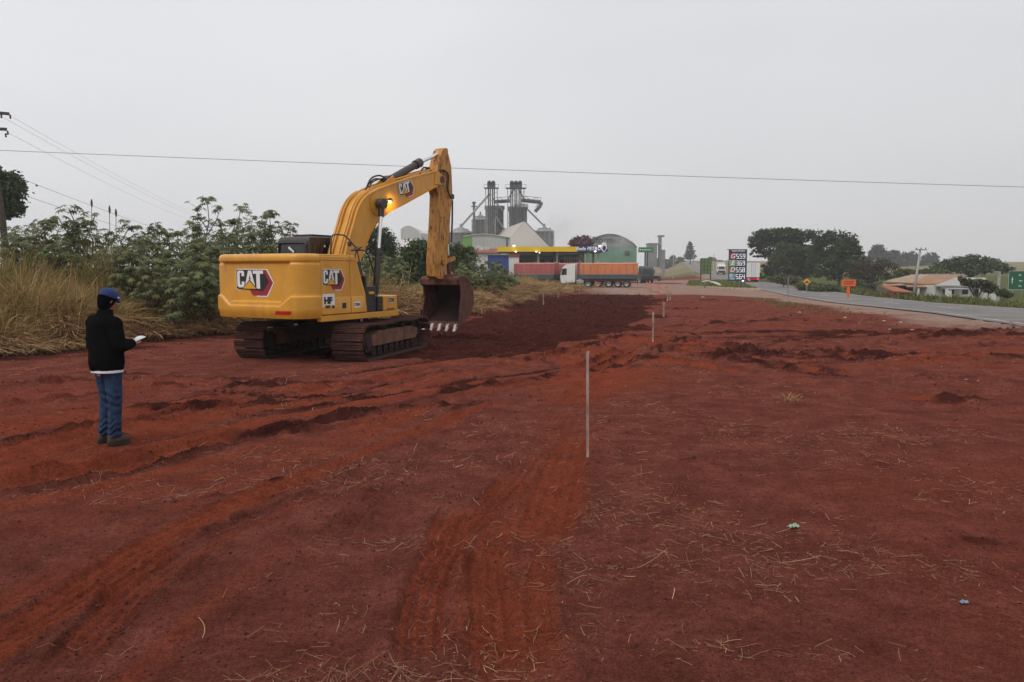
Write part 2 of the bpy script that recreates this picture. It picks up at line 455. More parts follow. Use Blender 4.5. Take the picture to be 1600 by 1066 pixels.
def terrain(x, y):
    """height and surface masks; the dug mask also holds shade painted along ruts"""
    z = base_h(x, y)
    near = 1 - sstep(45, 90, y)
    dB, _ = poly_dist(x, y, BANK)
    s = (x - road_x(y)) * 0.98
    bare = (1 - sstep(0.2, 1.6, dB)) * (1 - sstep(-5.5, -4.0, s))
    # bumps of every size
    z = z + near * bare * (0.05 * fbm(x * 0.35, y * 0.35, 3, 3) + 0.03 * fbm(x * 1.3, y * 1.3, 5, 3) + 0.012 * fbm(x * 6, y * 6, 9, 3))
    fresh = np.clip(0.25 + 0.9 * fbm(x * 0.22, y * 0.22, 21, 4), 0, 1) * 0.5
    fresh = fresh + 0.65 * blob(x, y, 960, 575, 1.6, 4.0) + 0.5 * blob(x, y, 860, 780, 0.35, 1.4, -10) + 0.55 * blob(x, y, 350, 640, 3.5, 2.2, 10) + 0.45 * blob(x, y, 60, 720, 2.5, 1.6) + 0.5 * blob(x, y, 800, 1000, 0.35, 1.0) + 0.5 * blob(x, y, 120, 960, 1.1, 0.9, 40)
    fresh = fresh - 0.55 * blob(x, y, 480, 960, 0.7, 0.8) - 0.5 * blob(x, y, 640, 740, 0.8, 1.5, -20) - 0.45 * blob(x, y, 980, 900, 0.45, 0.9) - 0.4 * blob(x, y, 1150, 640, 2.2, 2.0)
    wob = 0.05 * fbm(x * 0.7, y * 0.7, 33, 2)
    lines = np.zeros(np.shape(x))
    for (P, w, dep, red, tread) in RUTS:
        lo = P.min(0) - 2; hi = P.max(0) + 2
        k = (x > lo[0]) & (x < hi[0]) & (y > lo[1]) & (y < hi[1])
        if not k.any(): continue
        xx, yy = x[k], y[k]
        d, al = poly_dist(xx, yy, P)
        d = d + wob[k]
        fade = sstep(0, 0.6, al) * sstep(0, 0.6, al.max() - al) * np.clip(0.95 + 1.3 * fbm(al * 0.6, al * 0, 41, 3), 0.3, 1)
        a = np.abs(d) / (w / 2)
        dep = dep * (1.35 if w > 0.31 else 0.6 if w > 0.25 and tread == 0 else 1.0)
        prof = -dep * (1 - sstep(0.75, 1.1, a)) + 1.15 * dep * np.exp(-((a - 1.3) / np.maximum(0.28, 0.008 * yy / w)) ** 2) * (0.75 + 1.2 * fbm(xx * 5, yy * 5, 43, 2))
        st = np.sin(d / w * 2 * math.pi * 3.5 + 0.6 * np.sin(al * 1.3))
        ins = 1 - sstep(0.85, 1.0, a)
        prof = prof + 0.009 * np.clip(st * 2.5, -1, 1) * ins * min(1.0, w / 0.27)
        if tread:
            prof = prof + 0.010 * np.sign(np.sin(2 * math.pi * (al / tread + 1.2 * np.abs(d) / w))) * (1 - sstep(0.8, 1.0, a)) * (np.abs(np.sin(d / w * 9)) > 0.35)
        else:
            prof = prof + 0.0
        z[k] += prof * fade
        fresh[k] += red * (1 - sstep(0.9, 1.12, a)) * fade * (0.82 + 0.28 * np.clip(st * 2, -1, 1) * ins) + 0.35 * red * np.exp(-((a - 1.3) / 0.3) ** 2) * fade
        lines[k] += 0.7 * np.exp(-((a - 1.12) / np.maximum(0.16, 0.0085 * yy / w)) ** 2) * fade * min(1, dep / 0.04)  # shade beside the rut edges, painted in as dark colour
    # fine wheel streaks running with the sweep of the tracks, hollows shaded by colour
    for (idx, reach, amp, sd, lw) in SWEEPS:
        P = RUTS[idx][0]; lo = P.min(0) - reach; hi = P.max(0) + reach
        k = (x > lo[0]) & (x < hi[0]) & (y > lo[1]) & (y < hi[1])
        if not k.any(): continue
        d, al = poly_dist(x[k], y[k], P)
        q = d * (1 + 0.25 * vnoise(al * 0.25, al * 0, sd + 3))
        sn = fbm(q * 2.6, al * 0.22, sd, 3) + 0.6 * fbm(q * 7.0, al * 0.35, sd + 1, 2)
        wgt = (1 - sstep(0.55, 1.0, np.abs(d) / reach)) * np.clip(0.5 + 1.6 * vnoise(al * 0.3, q * 0.5, sd + 5), 0, 1)
        sh = np.clip(np.abs(sn) * 4, 0, 1)
        z[k] += amp * wgt * (np.clip(sn * 2.2, -1, 1))
        fresh[k] += 0.5 * wgt * np.clip(sn * 3, -1, 1)
        lines[k] += lw * wgt * sstep(0.16, 0.36, -sn)  # painted shade in the streak hollows
    dug = np.zeros(np.shape(x))
    k = (y > 14) & (y < 95) & (x > -16) & (x < 24)
    xx = x[k] + 0.9 * fbm(x[k] * 0.5, y[k] * 0.5, 51, 4) * (1 + 2 * sstep(30, 60, y[k])); yy = y[k] + 1.2 * fbm(x[k] * 0.5, y[k] * 0.5, 52, 4)
    dug[k] = inside_poly(xx, yy, DUGP)
    z[k] += dug[k] * (-0.05 + 0.17 * np.abs(fbm(x[k] * 1.3, y[k] * 1.3, 61, 4)) + 0.07 * fbm(x[k] * 6, y[k] * 6, 63, 2))
    for (px, py, rx, ry, hh, an) in HEAPS:
        b = blob(x, y, px, py, rx, ry, an) * np.clip(0.8 + 2.4 * fbm(x * 2.2, y * 2.2, 71, 4), 0, 2)
        z = z + hh * b; dug = np.maximum(dug, np.clip(0.8 * b - 0.1, 0, 0.6))
    # cut face of the bank stays dark and bare
    face = np.exp(-((dB - 0.15) / 0.5) ** 2) * (1 - sstep(60, 85, y))
    dug = np.maximum(dug, 0.7 * face)
    band = np.exp(-((dB + 0.9) / 1.5) ** 2) * (1 - sstep(40, 60, y)) * np.clip(0.75 + 1.1 * fbm(x * 0.5, y * 0.9, 601, 4), 0.2, 1)
    dug = np.maximum(dug, 0.8 * band)
    # rough ground out to the right
    rr = sstep(2, 9, x) * sstep(11, 16, y) * near * bare
    z = z + rr * (0.05 * fbm(x * 0.6, y * 1.6, 81, 3))
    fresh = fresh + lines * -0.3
    dug = np.clip(dug + 0.75 * lines * sstep(8, 14, y) + 0.55 * lines * (1 - sstep(8, 14, y)), 0, 1)  # painted rut and streak shade takes the dark tone of dug soil
    gravel = sstep(-9.5, -5.0, s + 2.0 * fbm(x * 0.2, y * 0.2, 93, 3)) * (1 - sstep(3.2, 4.0, s)) * sstep(20, 34, y)
    drive = sstep(68, 74, y + 3 * fbm(x * 0.1, y * 0.1, 95, 2)) * (1 - sstep(175, 215, y)) * (1 - sstep(3, 4, s)) * sstep(2, 14, x - 0.02 * (y - 70))
    gravel = np.maximum(gravel, drive * (1 - 0.9 * blob(x, y, 1040, 443, 3.6, 11.0)))
    green = sstep(3.9, 4.6, s) * (1 - 0.0 * s) + sstep(0.7, 2.0, dB)
    green = np.maximum(green, sstep(230, 300, np.hypot(x, y)))
    # weedy fringe along the near shoulder
    green = np.maximum(green, 0.75 * np.exp(-((s + 9.0) / 1.6) ** 2) * sstep(24, 40, y) * (1 - sstep(66, 74, y)) * np.clip(0.4 + 1.8 * fbm(x * 0.5, y * 0.5, 97, 3), 0, 1))
    return z, np.clip(fresh, 0, 1), np.clip(dug, 0, 1), np.clip(gravel, 0, 1), np.clip(green, 0, 1)
def H(x, y):
    z = terrain(np.array([float(x)]), np.array([float(y)]))[0]
    return float(z[0])

def make_ground():
    ys = [-40, -20, -10, -5, -2, 0, 1.0, 1.7, 2.2]
    while ys[-1] < 1500:
        y = ys[-1]; ys.append(y + (max(0.015, 0.0048 * y) if y < 100 else 0.025 * y))
    us = [0.0]
    while us[-1] < 50: us.append(us[-1] + (0.017 if us[-1] < 4.4 else 0.017 + 0.04 * (us[-1] - 4.4)))
    us = np.array(us); us = np.concatenate([-us[:0:-1], us]); ys = np.array(ys)
    g = np.clip(ys / 6, 1, 30)
    X = us[None, :] * g[:, None]; Y = np.repeat(ys[:, None], len(us), 1)
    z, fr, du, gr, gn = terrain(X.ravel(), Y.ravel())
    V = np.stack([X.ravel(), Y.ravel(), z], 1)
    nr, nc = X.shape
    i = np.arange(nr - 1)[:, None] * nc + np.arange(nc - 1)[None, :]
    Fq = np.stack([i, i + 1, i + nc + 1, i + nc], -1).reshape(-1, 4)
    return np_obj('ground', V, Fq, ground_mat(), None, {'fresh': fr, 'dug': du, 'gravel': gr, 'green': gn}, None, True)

def ground_mat():
    m = bpy.data.materials.new('red_earth'); m.use_nodes = True
    nt = m.node_tree; N = nt.nodes.new; L = nt.links.new
    b = nt.nodes['Principled BSDF']; b.inputs['Roughness'].default_value = 0.95; b.inputs['Specular IOR Level'].default_value = 0.0
    t = N('ShaderNodeTexCoord')
    def noise(sc, det=5, ro=0.6):
        n = N('ShaderNodeTexNoise'); n.inputs['Scale'].default_value = sc; n.inputs['Detail'].default_value = det; n.inputs['Roughness'].default_value = ro
        L(t.outputs['Object'], n.inputs['Vector']); return n.outputs['Fac']
    def ramp(f, stops):
        r = N('ShaderNodeValToRGB'); e = r.color_ramp.elements
        while len(e) < len(stops): e.new(0.5)
        for k, (p, c) in enumerate(stops): e[k].position = p; e[k].color = (*c, 1)
        L(f, r.inputs['Fac']); return r.outputs[0]
    def mix(f, a, c, bl='MIX'):
        x = N('ShaderNodeMix'); x.data_type = 'RGBA'; x.blend_type = bl
        if isinstance(f, float): x.inputs[0].default_value = f
        else: L(f, x.inputs[0])
        L(a, x.inputs[6]); L(c, x.inputs[7]); return x.outputs[2]
    def math_(op, a, c):
        x = N('ShaderNodeMath'); x.operation = op
        for k, v in enumerate((a, c)):
            if isinstance(v, float): x.inputs[k].default_value = v
            else: L(v, x.inputs[k])
        return x.outputs[0]
    def attr(n):
        a = N('ShaderNodeAttribute'); a.attribute_name = n; return a.outputs['Fac']
    crust = ramp(noise(2.2, 6, 0.65), [(0.3, (0.104, 0.0325, 0.0225)), (0.5, (0.150, 0.0475, 0.0335)), (0.75, (0.215, 0.072, 0.052))])
    red = ramp(noise(3.1, 6, 0.65), [(0.3, (0.158, 0.0365, 0.019)), (0.55, (0.218, 0.050, 0.0245)), (0.8, (0.285, 0.072, 0.037))])
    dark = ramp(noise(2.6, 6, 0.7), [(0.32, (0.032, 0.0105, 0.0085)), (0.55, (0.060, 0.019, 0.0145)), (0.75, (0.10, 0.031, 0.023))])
    grav = ramp(noise(0.5, 9, 0.75), [(0.3, (0.20, 0.095, 0.068)), (0.5, (0.26, 0.17, 0.135)), (0.7, (0.31, 0.24, 0.20))])
    gras = ramp(noise(0.9, 8, 0.7), [(0.3, (0.05, 0.062, 0.018)), (0.6, (0.10, 0.105, 0.035)), (0.8, (0.17, 0.14, 0.07))])
    hill = ramp(noise(0.012, 4, 0.6), [(0.35, (0.14, 0.13, 0.065)), (0.6, (0.22, 0.175, 0.095)), (0.75, (0.19, 0.10, 0.07))])
    n1 = noise(7.0, 6, 0.7)
    fr = math_('ADD', attr('fresh'), math_('MULTIPLY', math_('SUBTRACT', n1, 0.5), 0.36))
    frc = ramp(fr, [(0.22, (0, 0, 0)), (0.78, (0.80, 0.80, 0.80))])
    c = mix(frc, crust, red)
    dg = ramp(math_('ADD', attr('dug'), math_('MULTIPLY', math_('SUBTRACT', n1, 0.5), 0.7)), [(0.3, (0, 0, 0)), (0.7, (1, 1, 1))])  # dug soil plus the shade painted along ruts and streaks
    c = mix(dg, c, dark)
    # crumbs and grains of lighter and darker soil
    sp = ramp(noise(70.0, 4, 0.8), [(0.30, (0.50, 0.48, 0.48)), (0.5, (1, 1, 1)), (0.70, (1.5, 1.42, 1.4))])
    c = mix(1.0, c, sp, 'MULTIPLY')
    sp2 = ramp(noise(20.0, 6, 0.8), [(0.32, (0.62, 0.6, 0.6)), (0.5, (1.0, 1.0, 1.0)), (0.7, (1.25, 1.22, 1.2))])
    sp3 = ramp(noise(230.0, 3, 0.8), [(0.3, (0.6, 0.58, 0.58)), (0.5, (1, 1, 1)), (0.7, (1.4, 1.36, 1.34))])
    c = mix(1.0, c, sp3, 'MULTIPLY')
    c = mix(1.0, c, sp2, 'MULTIPLY')
    gm = ramp(math_('ADD', attr('gravel'), math_('MULTIPLY', math_('SUBTRACT', noise(1.5, 5), 0.5), 0.8)), [(0.3, (0, 0, 0)), (0.8, (1, 1, 1))])
    c = mix(gm, c, grav)
    gg = ramp(math_('ADD', attr('green'), math_('MULTIPLY', math_('SUBTRACT', noise(2.5, 5), 0.5), 0.7)), [(0.35, (0, 0, 0)), (0.7, (1, 1, 1))])
    geo = N('ShaderNodeSeparateXYZ'); L(t.outputs['Object'], geo.inputs[0])
    fh = N('ShaderNodeMapRange'); fh.inputs[1].default_value = 230; fh.inputs[2].default_value = 330; L(geo.outputs['Y'], fh.inputs[0])
    c = mix(gg, c, mix(fh.outputs[0], gras, hill))
    L(c, b.inputs['Base Color'])
    bp = N('ShaderNodeBump'); bp.inputs['Strength'].default_value = 0.8; bp.inputs['Distance'].default_value = 0.016
    L(noise(60.0, 8, 0.85), bp.inputs['Height'])
    bp2 = N('ShaderNodeBump'); bp2.inputs['Strength'].default_value = 0.75; bp2.inputs['Distance'].default_value = 0.04
    L(noise(11.0, 7, 0.8), bp2.inputs['Height']); L(bp.outputs[0], bp2.inputs['Normal'])
    L(bp2.outputs[0], b.inputs['Normal'])
    return m
ground = tag(make_ground(), kind='structure')

# ------------------------------------------------------------------ asphalt road with faded lines
def road_strip(name, s0, s1, y0, y1, lift, m, n=160, parent=None, dash=None):
    V = []; Fq = []
    ys = np.geomspace(y0 + 60, y1 + 60, n) - 60
    def row(y):
        c = road_x(y); out = []
        for k in range(5):
            s = s0 + (s1 - s0) * k / 4
            out.append((c + s * 0.98, y - s * 0.196, 0))
        return out
    for y in ys: V += row(y)
    V = np.array(V); V[:, 2] = base_h(V[:, 0], V[:, 1])
    V[:, 2] += lift
    for i in range(n - 1):
        for k in range(4): Fq.append((i * 5 + k, i * 5 + k + 1, i * 5 + 5 + k + 1, i * 5 + 5 + k))
    return np_obj(name, V, Fq, m, parent, None, None, True)
asph = mat('asphalt', (0.225, 0.21, 0.20), (0.145, 0.135, 0.128), 0.35, 0.9, bump=0.25, bscale=30, spec=0.08, detail=9)
paint = mat('road_paint', (0.62, 0.61, 0.57), (0.26, 0.25, 0.24), 2.0, 0.7)
tag(road_strip('road', -4.0, 3.9, 5, 1100, 0.05, asph, 240), kind='structure')
for nm, s0, s1 in (('road_edge_line', -3.5, -3.38), ('road_edge_line', 3.18, 3.3)):
    tag(road_strip(nm, s0, s1, 5, 1100, 0.056, paint, 200), kind='structure')
y = 8.0; kdash = 0
while y < 330:
    tag(road_strip('road_centre_dash', -0.06, 0.06, y, y + 4, 0.056, paint, 6), kind='structure')
    y += 12.0
# ================================================================== excavator
def paint_worn(name, c, c2, dirt, amount=0.62, rough=0.42, scale=3.0, stretch=None, chips=None):
    """machine paint with soil film and worn spots"""
    m = mat(name, c, c2, scale, rough, spec=0.45, stretch=stretch)
    nt = m.node_tree; b = nt.nodes['Principled BSDF']; N = nt.nodes.new; L = nt.links.new
    src = b.inputs['Base Color'].links[0].from_socket
    t = N('ShaderNodeTexCoord'); mp = N('ShaderNodeMapping'); mp.inputs['Scale'].default_value = stretch or (1, 1, 1)
    L(t.outputs['Object'], mp.inputs['Vector'])
    n = N('ShaderNodeTexNoise'); n.inputs['Scale'].default_value = 4.5; n.inputs['Detail'].default_value = 9; n.inputs['Roughness'].default_value = 0.72
    L(mp.outputs[0], n.inputs['Vector'])
    r = N('ShaderNodeValToRGB'); r.color_ramp.elements[0].position = amount; r.color_ramp.elements[0].color = (0, 0, 0, 1)
    r.color_ramp.elements[1].position = min(1, amount + 0.1); r.color_ramp.elements[1].color = (1, 1, 1, 1)
    L(n.outputs['Fac'], r.inputs['Fac'])
    x = N('ShaderNodeMix'); x.data_type = 'RGBA'; L(r.outputs[0], x.inputs[0]); L(src, x.inputs[6]); x.inputs[7].default_value = (*dirt, 1)
    L(x.outputs[2], b.inputs['Base Color'])
    n2 = N('ShaderNodeTexNoise'); n2.inputs['Scale'].default_value = 1.4; n2.inputs['Detail'].default_value = 8; n2.inputs['Roughness'].default_value = 0.65
    mp2 = N('ShaderNodeMapping'); mp2.inputs['Scale'].default_value = (1.6, 1.6, 0.55); L(t.outputs['Object'], mp2.inputs['Vector']); L(mp2.outputs[0], n2.inputs['Vector'])
    r2 = N('ShaderNodeMapRange'); r2.inputs[1].default_value = 0.42; r2.inputs[2].default_value = 0.72; r2.inputs[3].default_value = 0.0; r2.inputs[4].default_value = 0.5; L(n2.outputs['Fac'], r2.inputs[0])
    x2 = N('ShaderNodeMix'); x2.data_type = 'RGBA'; L(r2.outputs[0], x2.inputs[0]); L(x.outputs[2], x2.inputs[6]); x2.inputs[7].default_value = (0.36, 0.15, 0.05, 1)
    L(x2.outputs[2], b.inputs['Base Color'])
    rr = N('ShaderNodeMapRange'); L(r.outputs[0], rr.inputs[0]); rr.inputs[3].default_value = rough; rr.inputs[4].default_value = 0.9
    L(rr.outputs[0], b.inputs['Roughness'])
    return m
YEL = paint_worn('machine_yellow', (0.70, 0.340, 0.034), (0.62, 0.29, 0.028), (0.36, 0.16, 0.035), 0.72, 0.38, 2.0)
YELA = paint_worn('arm_yellow_worn', (0.60, 0.285, 0.032), (0.42, 0.17, 0.022), (0.06, 0.020, 0.010), 0.515, 0.5, 2.5, (2.4, 2.4, 0.8))
BUCK = mat('bucket_steel', (0.165, 0.058, 0.036), (0.062, 0.022, 0.017), 4.0, 0.75, bump=0.3, bscale=25)
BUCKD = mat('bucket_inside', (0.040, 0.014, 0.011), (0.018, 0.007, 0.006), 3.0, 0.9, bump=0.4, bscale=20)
BLK = mat('black_plastic', (0.022, 0.022, 0.024), (0.014, 0.014, 0.015), 8.0, 0.45, spec=0.5)
BLKM = mat('black_paint_metal', (0.024, 0.024, 0.026), (0.045, 0.028, 0.022), 5.0, 0.42, spec=0.5)
RUB = mat('hose_rubber', (0.02, 0.019, 0.019), (0.035, 0.026, 0.022), 9.0, 0.6)
CHR = mat('chrome_rod', (0.75, 0.76, 0.78), (0.68, 0.69, 0.71), 5.0, 0.12, metal=1.0)
GLS = mat('cab_glass', (0.018, 0.020, 0.022), (0.012, 0.013, 0.014), 2.0, 0.08, spec=0.6)
TRK = mat('track_steel_soil', (0.105, 0.036, 0.025), (0.028, 0.011, 0.009), 5.0, 0.85, bump=0.4, bscale=30)
TRKD = mat('undercarriage_dark', (0.045, 0.016, 0.012), (0.010, 0.006, 0.005), 3.0, 0.85, bump=0.3, bscale=20)
FRM = mat('track_frame_soil', (0.20, 0.092, 0.050), (0.07, 0.028, 0.018), 3.0, 0.8, bump=0.3, bscale=25)
WHT = mat('decal_white', (0.78, 0.78, 0.76), (0.70, 0.69, 0.66), 5.0, 0.5)
DBLK = mat('decal_black', (0.018, 0.016, 0.018), (0.022, 0.02, 0.022), 5.0, 0.45)
DRED = mat('decal_red', (0.32, 0.022, 0.03), (0.27, 0.02, 0.026), 5.0, 0.45)
DYEL = mat('decal_yellow', (0.70, 0.36, 0.02), (0.65, 0.33, 0.02), 5.0, 0.45)
REFL = mat('reflector_red', (0.55, 0.025, 0.02), (0.48, 0.02, 0.016), 9.0, 0.3)
LAMPM = mat('work_light_lit', (1, 0.9, 0.6), (1, 0.9, 0.6), 2.0, 0.3, emit=(1.0, 0.72, 0.25), estr=6.0)
TOOTH = mat('tooth_bare_steel', (0.74, 0.72, 0.70), (0.35, 0.28, 0.25), 9.0, 0.35)

UY, TY = R(27.5), R(15.0)
GZ = -0.20
exc = thing('excavator', 'yellow crawler excavator with its bucket hanging beside the dark dug soil', 'excavator', (EXC.x, EXC.y, GZ), -UY)
# upper-local frame: x right, y forward, z up from the ground under the machine
uf = Vector((math.sin(UY), math.cos(UY), 0)); ur = Vector((math.cos(UY), -math.sin(UY), 0))
UO = Vector((EXC.x, EXC.y, GZ))
def up_x(px, py, q):
    """upper-local point where the pixel's ray meets the plane x = q"""
    d = ray(px, py); o = Vector((0, 0, CAMZ)) - UO
    t = (q - o.dot(ur)) / d.dot(ur); p = o + d * t
    return Vector((q, p.dot(uf), p.z))
def up_y(px, py, a):
    d = ray(px, py); o = Vector((0, 0, CAMZ)) - UO
    t = (a - o.dot(uf)) / d.dot(uf); p = o + d * t
    return Vector((p.dot(ur), a, p.z))

# ---------- crawler tracks (turned a little against the upper body)
tracks_yaw = UY - TY                       # relative rotation, counter-clockwise
shoe_b = MB()
shoe_b.box((0, 0, 0), (0.80, 0.172, 0.022), m=TRK)
for yy in (-0.06, 0.0, 0.06): shoe_b.box((0, yy, 0.022), (0.80, 0.016, 0.034 if yy else 0.026), m=TRK)
shoe_me = shoe_b.mesh('shoe')
roll_b = MB(); roll_b.cyl((-0.2, 0, 0), (0.2, 0, 0), 0.085, n=14); roll_b.cyl((-0.24, 0, 0), (-0.18, 0, 0), 0.115, n=14); roll_b.cyl((0.18, 0, 0), (0.24, 0, 0), 0.115, n=14); roll_b.cyl((-0.27, 0, 0), (0.27, 0, 0), 0.035, n=8)
roll_me = roll_b.mesh('roller'); roll_me.materials.append(TRKD)
RR, HL = 0.42, 1.72
def track_path(n):
    per = 4 * HL + 2 * math.pi * RR; out = []
    for k in range(n):
        s = per * k / n
        if s < 2 * HL: y, z, a = -HL + s, -RR, math.pi
        elif s < 2 * HL + math.pi * RR:
            t = (s - 2 * HL) / RR; y, z, a = HL + RR * math.sin(t), -RR * math.cos(t), math.pi + t
        elif s < 4 * HL + math.pi * RR:
            y = HL - (s - 2 * HL - math.pi * RR); sag = 0.035 * math.sin((HL - y) / (2 * HL) * math.pi * 2) ** 2; z, a = RR - sag, 0.0
        else:
            t = (s - 4 * HL - math.pi * RR) / RR; y, z, a = -HL - RR * math.sin(t), RR * math.cos(t), t
        out.append((y, z + RR + 0.055, a))
    return out
for sx in (-1, 1):
    cx = sx * 1.30
    tb = MB()                                # the link chain loop under the shoes
    P = track_path(60)
    rows = []
    for (y, z, a) in P + P[:1]:
        ny, nz = math.sin(-a) * -1, math.cos(a)
        zc = RR + 0.055
        vy, vz = y, z
        cyc = max(-HL, min(HL, vy)); dd = Vector((0, vy - cyc, vz - zc)); dd.normalize()
        i0 = Vector((0, vy, vz)) - dd * 0.016; i1 = Vector((0, vy, vz)) - dd * 0.10
        rows.append([(cx - 0.13, i0.y, i0.z), (cx + 0.13, i0.y, i0.z), (cx + 0.13, i1.y, i1.z), (cx - 0.13, i1.y, i1.z)])
    tb.grid(rows, closed=True)
    tr = tb.build('track', TRKD, exc, rot=(0, 0, tracks_yaw))
    for (y, z, a) in track_path(47):
        o = link('shoe', shoe_me, tr, 0, (cx, y, z), (a, 0, 0))
    fb = MB()
    fb.prism([(-1.35, 0.36), (1.30, 0.36), (1.42, 0.46), (1.42, 0.62), (1.0, 0.70), (-1.0, 0.72), (-1.42, 0.62), (-1.42, 0.42)], lambda a, b, d: (d, a, b), cx - 0.30 * 1, cx + 0.30)
    fb.build('track_frame', FRM, tr, bevel=0.015)
    for k in range(8): link('roller', roll_me, tr, 0, (cx, -1.22 + 0.35 * k, 0.235))
    for y in (-0.6, 0.6): link('roller', roll_me, tr, 0, (cx, y, 0.745))
    sp = MB(); teeth = []
    for k in range(42):
        a = 2 * math.pi * k / 42; r = 0.36 if k % 2 else 0.31; teeth.append((r * math.cos(a), r * math.sin(a)))
    sp.prism(teeth, lambda a, b, d: (d, -HL + a, RR + 0.055 + b), cx - 0.05, cx + 0.05); sp.cyl((cx - 0.26, -HL, RR + 0.055), (cx + 0.33, -HL, RR + 0.055), 0.23, n=20); sp.cyl((cx - 0.26, -HL, RR + 0.055), (cx + 0.36, -HL, RR + 0.055), 0.14, n=14)
    sp.build('sprocket', TRKD, tr)
    sp = MB(); sp.cyl((cx - 0.08, HL, RR + 0.055), (cx + 0.08, HL, RR + 0.055), 0.33, n=24); sp.cyl((cx - 0.2, HL, RR + 0.055), (cx + 0.2, HL, RR + 0.055), 0.12, n=14)
    sp.build('idler', TRKD, tr)
cb = MB()
cb.box((0, 0, 0.66), (1.5, 1.7, 0.34)); 
for sx in (-1, 1):
    for yy in (-0.75, 0.75): cb.box((sx * 0.85, yy, 0.55), (0.9, 0.34, 0.26), Matrix.Rotation(sx * 0.0, 3, 'Z'))
cb.build('car_body', TRKD, exc, bevel=0.03, rot=(0, 0, tracks_yaw))
sb = MB(); sb.cyl((0, 0, 0.82), (0, 0, 1.02), 0.68, n=36); sb.cyl((0, 0, 0.86), (0, 0, 0.94), 0.74, n=36)
sb.build('slew_ring', TRKD, exc, smooth=True)

# ---------- upper frame
Z0, Z1 = 1.11, 2.56
pb = MB()
pb.bb(-1.37, 1.37, -2.25, 0.70, 1.04, 1.115)
pb.bb(-0.42, 0.42, -2.2, 1.05, 1.06, 1.24)
pb.build('platform', BLKM, exc, bevel=0.01)
st = MB(); st.bb(1.28, 1.40, -2.285, 0.70, 1.01, 1.15); st.bb(0.42, 1.40, 0.62, 0.715, 1.01, 1.148)
st.build('side_skirt', YEL, exc, bevel=0.012)
st = MB(); st.bb(-1.40, -1.28, -2.285, 1.1, 1.01, 1.15); st.build('side_skirt', YEL, exc, bevel=0.012)
dp = MB(); dp.cyl((1.0, -0.35, 0.86), (1.0, -0.35, 1.05), 0.03, n=10); dp.build('drain_pipe', WHT, exc)

# ---------- counterweight: a curved casting with a recessed panel
CWX = 1.395
def cw_plan(u):
    """u in -1..1 along the outline from the left seam round the rear to the right seam: x, y, outward normal"""
    # rounded-rectangle-like superellipse
    t = u * math.pi / 2
    e = 0.30
    sx = math.copysign(abs(math.sin(t)) ** e, math.sin(t)); cy = abs(math.cos(t)) ** 0.62
    x = CWX * sx
    y = -2.28 - 0.62 * cy * (1 - 0.0) 
    return x, y
NU, NV = 260, 56
_us = np.linspace(-1, 1, 1201); _pts = np.array([cw_plan(u) for u in _us]); _seg = np.r_[0, np.cumsum(np.hypot(*np.diff(_pts, axis=0).T))]
CWL = _seg[-1]
def cw_base(s):
    """point and normal at arc length fraction s 0..1"""
    q = s * CWL
    x = np.interp(q, _seg, _pts[:, 0]); y = np.interp(q, _seg, _pts[:, 1])
    e = 0.01
    dx = np.interp(min(q + e, CWL), _seg, _pts[:, 0]) - np.interp(max(q - e, 0), _seg, _pts[:, 0]); dy = np.interp(min(q + e, CWL), _seg, _pts[:, 1]) - np.interp(max(q - e, 0), _seg, _pts[:, 1])
    L = math.hypot(dx, dy) or 1
    return x, y, dy / L, -dx / L
def cw_disp(x, y, z):
    """relief of the casting, + outwards"""
    ax = abs(x); d = 0.0
    # recessed trapezoid panel on the rear
    if y < -2.45:
        xl = 1.05 - (Z1 - 0.22 - z) * 0.30
        ins = float(sstep(0.0, 0.05, xl - ax)) * float(sstep(0.0, 0.05, z - 1.45)) * float(sstep(0, 0.04, 2.39 - z))
        d -= 0.075 * ins
        # lower lip steps up towards the corners
    zl = 1.36 if ax < 0.78 else 1.36 + min(0.22, (ax - 0.78) * 0.75)
    d += 0.05 * (1 - float(sstep(zl, zl + 0.05, z)))
    # groove below the top rim
    d -= 0.022 * math.exp(-((z - 2.36) / 0.030) ** 2)
    return d
def cw_point(s, z, off=0.0):
    x, y, nx, ny = cw_base(s)
    d = cw_disp(x, y, z) + off
    # rounded top and bottom edges, lower part tucked in
    if z > Z1 - 0.10: d -= 0.10 - math.sqrt(max(0, 0.01 - (z - Z1 + 0.10) ** 2))
    if z < 1.30: d -= 0.055 * ((1.30 - z) / 0.2) ** 1.6
    zz = z - 0.05 * (1 - (2 * s - 1) ** 2) * float(sstep(1.25, 1.05, z))
    return (x + nx * d, y + ny * d, z)
rows = []
zs = np.concatenate([np.linspace(Z0 - 0.01, 1.62, 32), np.linspace(1.65, 2.25, 14), np.linspace(2.27, Z1, 26)])
for z in zs: rows.append([cw_point(k / NU, z) for k in range(NU + 1)])
cwb = MB(); cwb.grid(rows)
top = rows[-1]; bot = rows[0]
o0 = len(cwb.v); cwb.v.append((0, -2.25, Z1)); cwb.v.append((0, -2.25, Z0))
nR = len(zs)
for k in range(NU):
    cwb.f.append(((nR - 1) * (NU + 1) + k, (nR - 1) * (NU + 1) + k + 1, o0)); cwb.f.append((k + 1, k, o0 + 1)); cwb.m += [0, 0]
cwt = cwb.build('counterweight', YEL, exc, smooth=True)

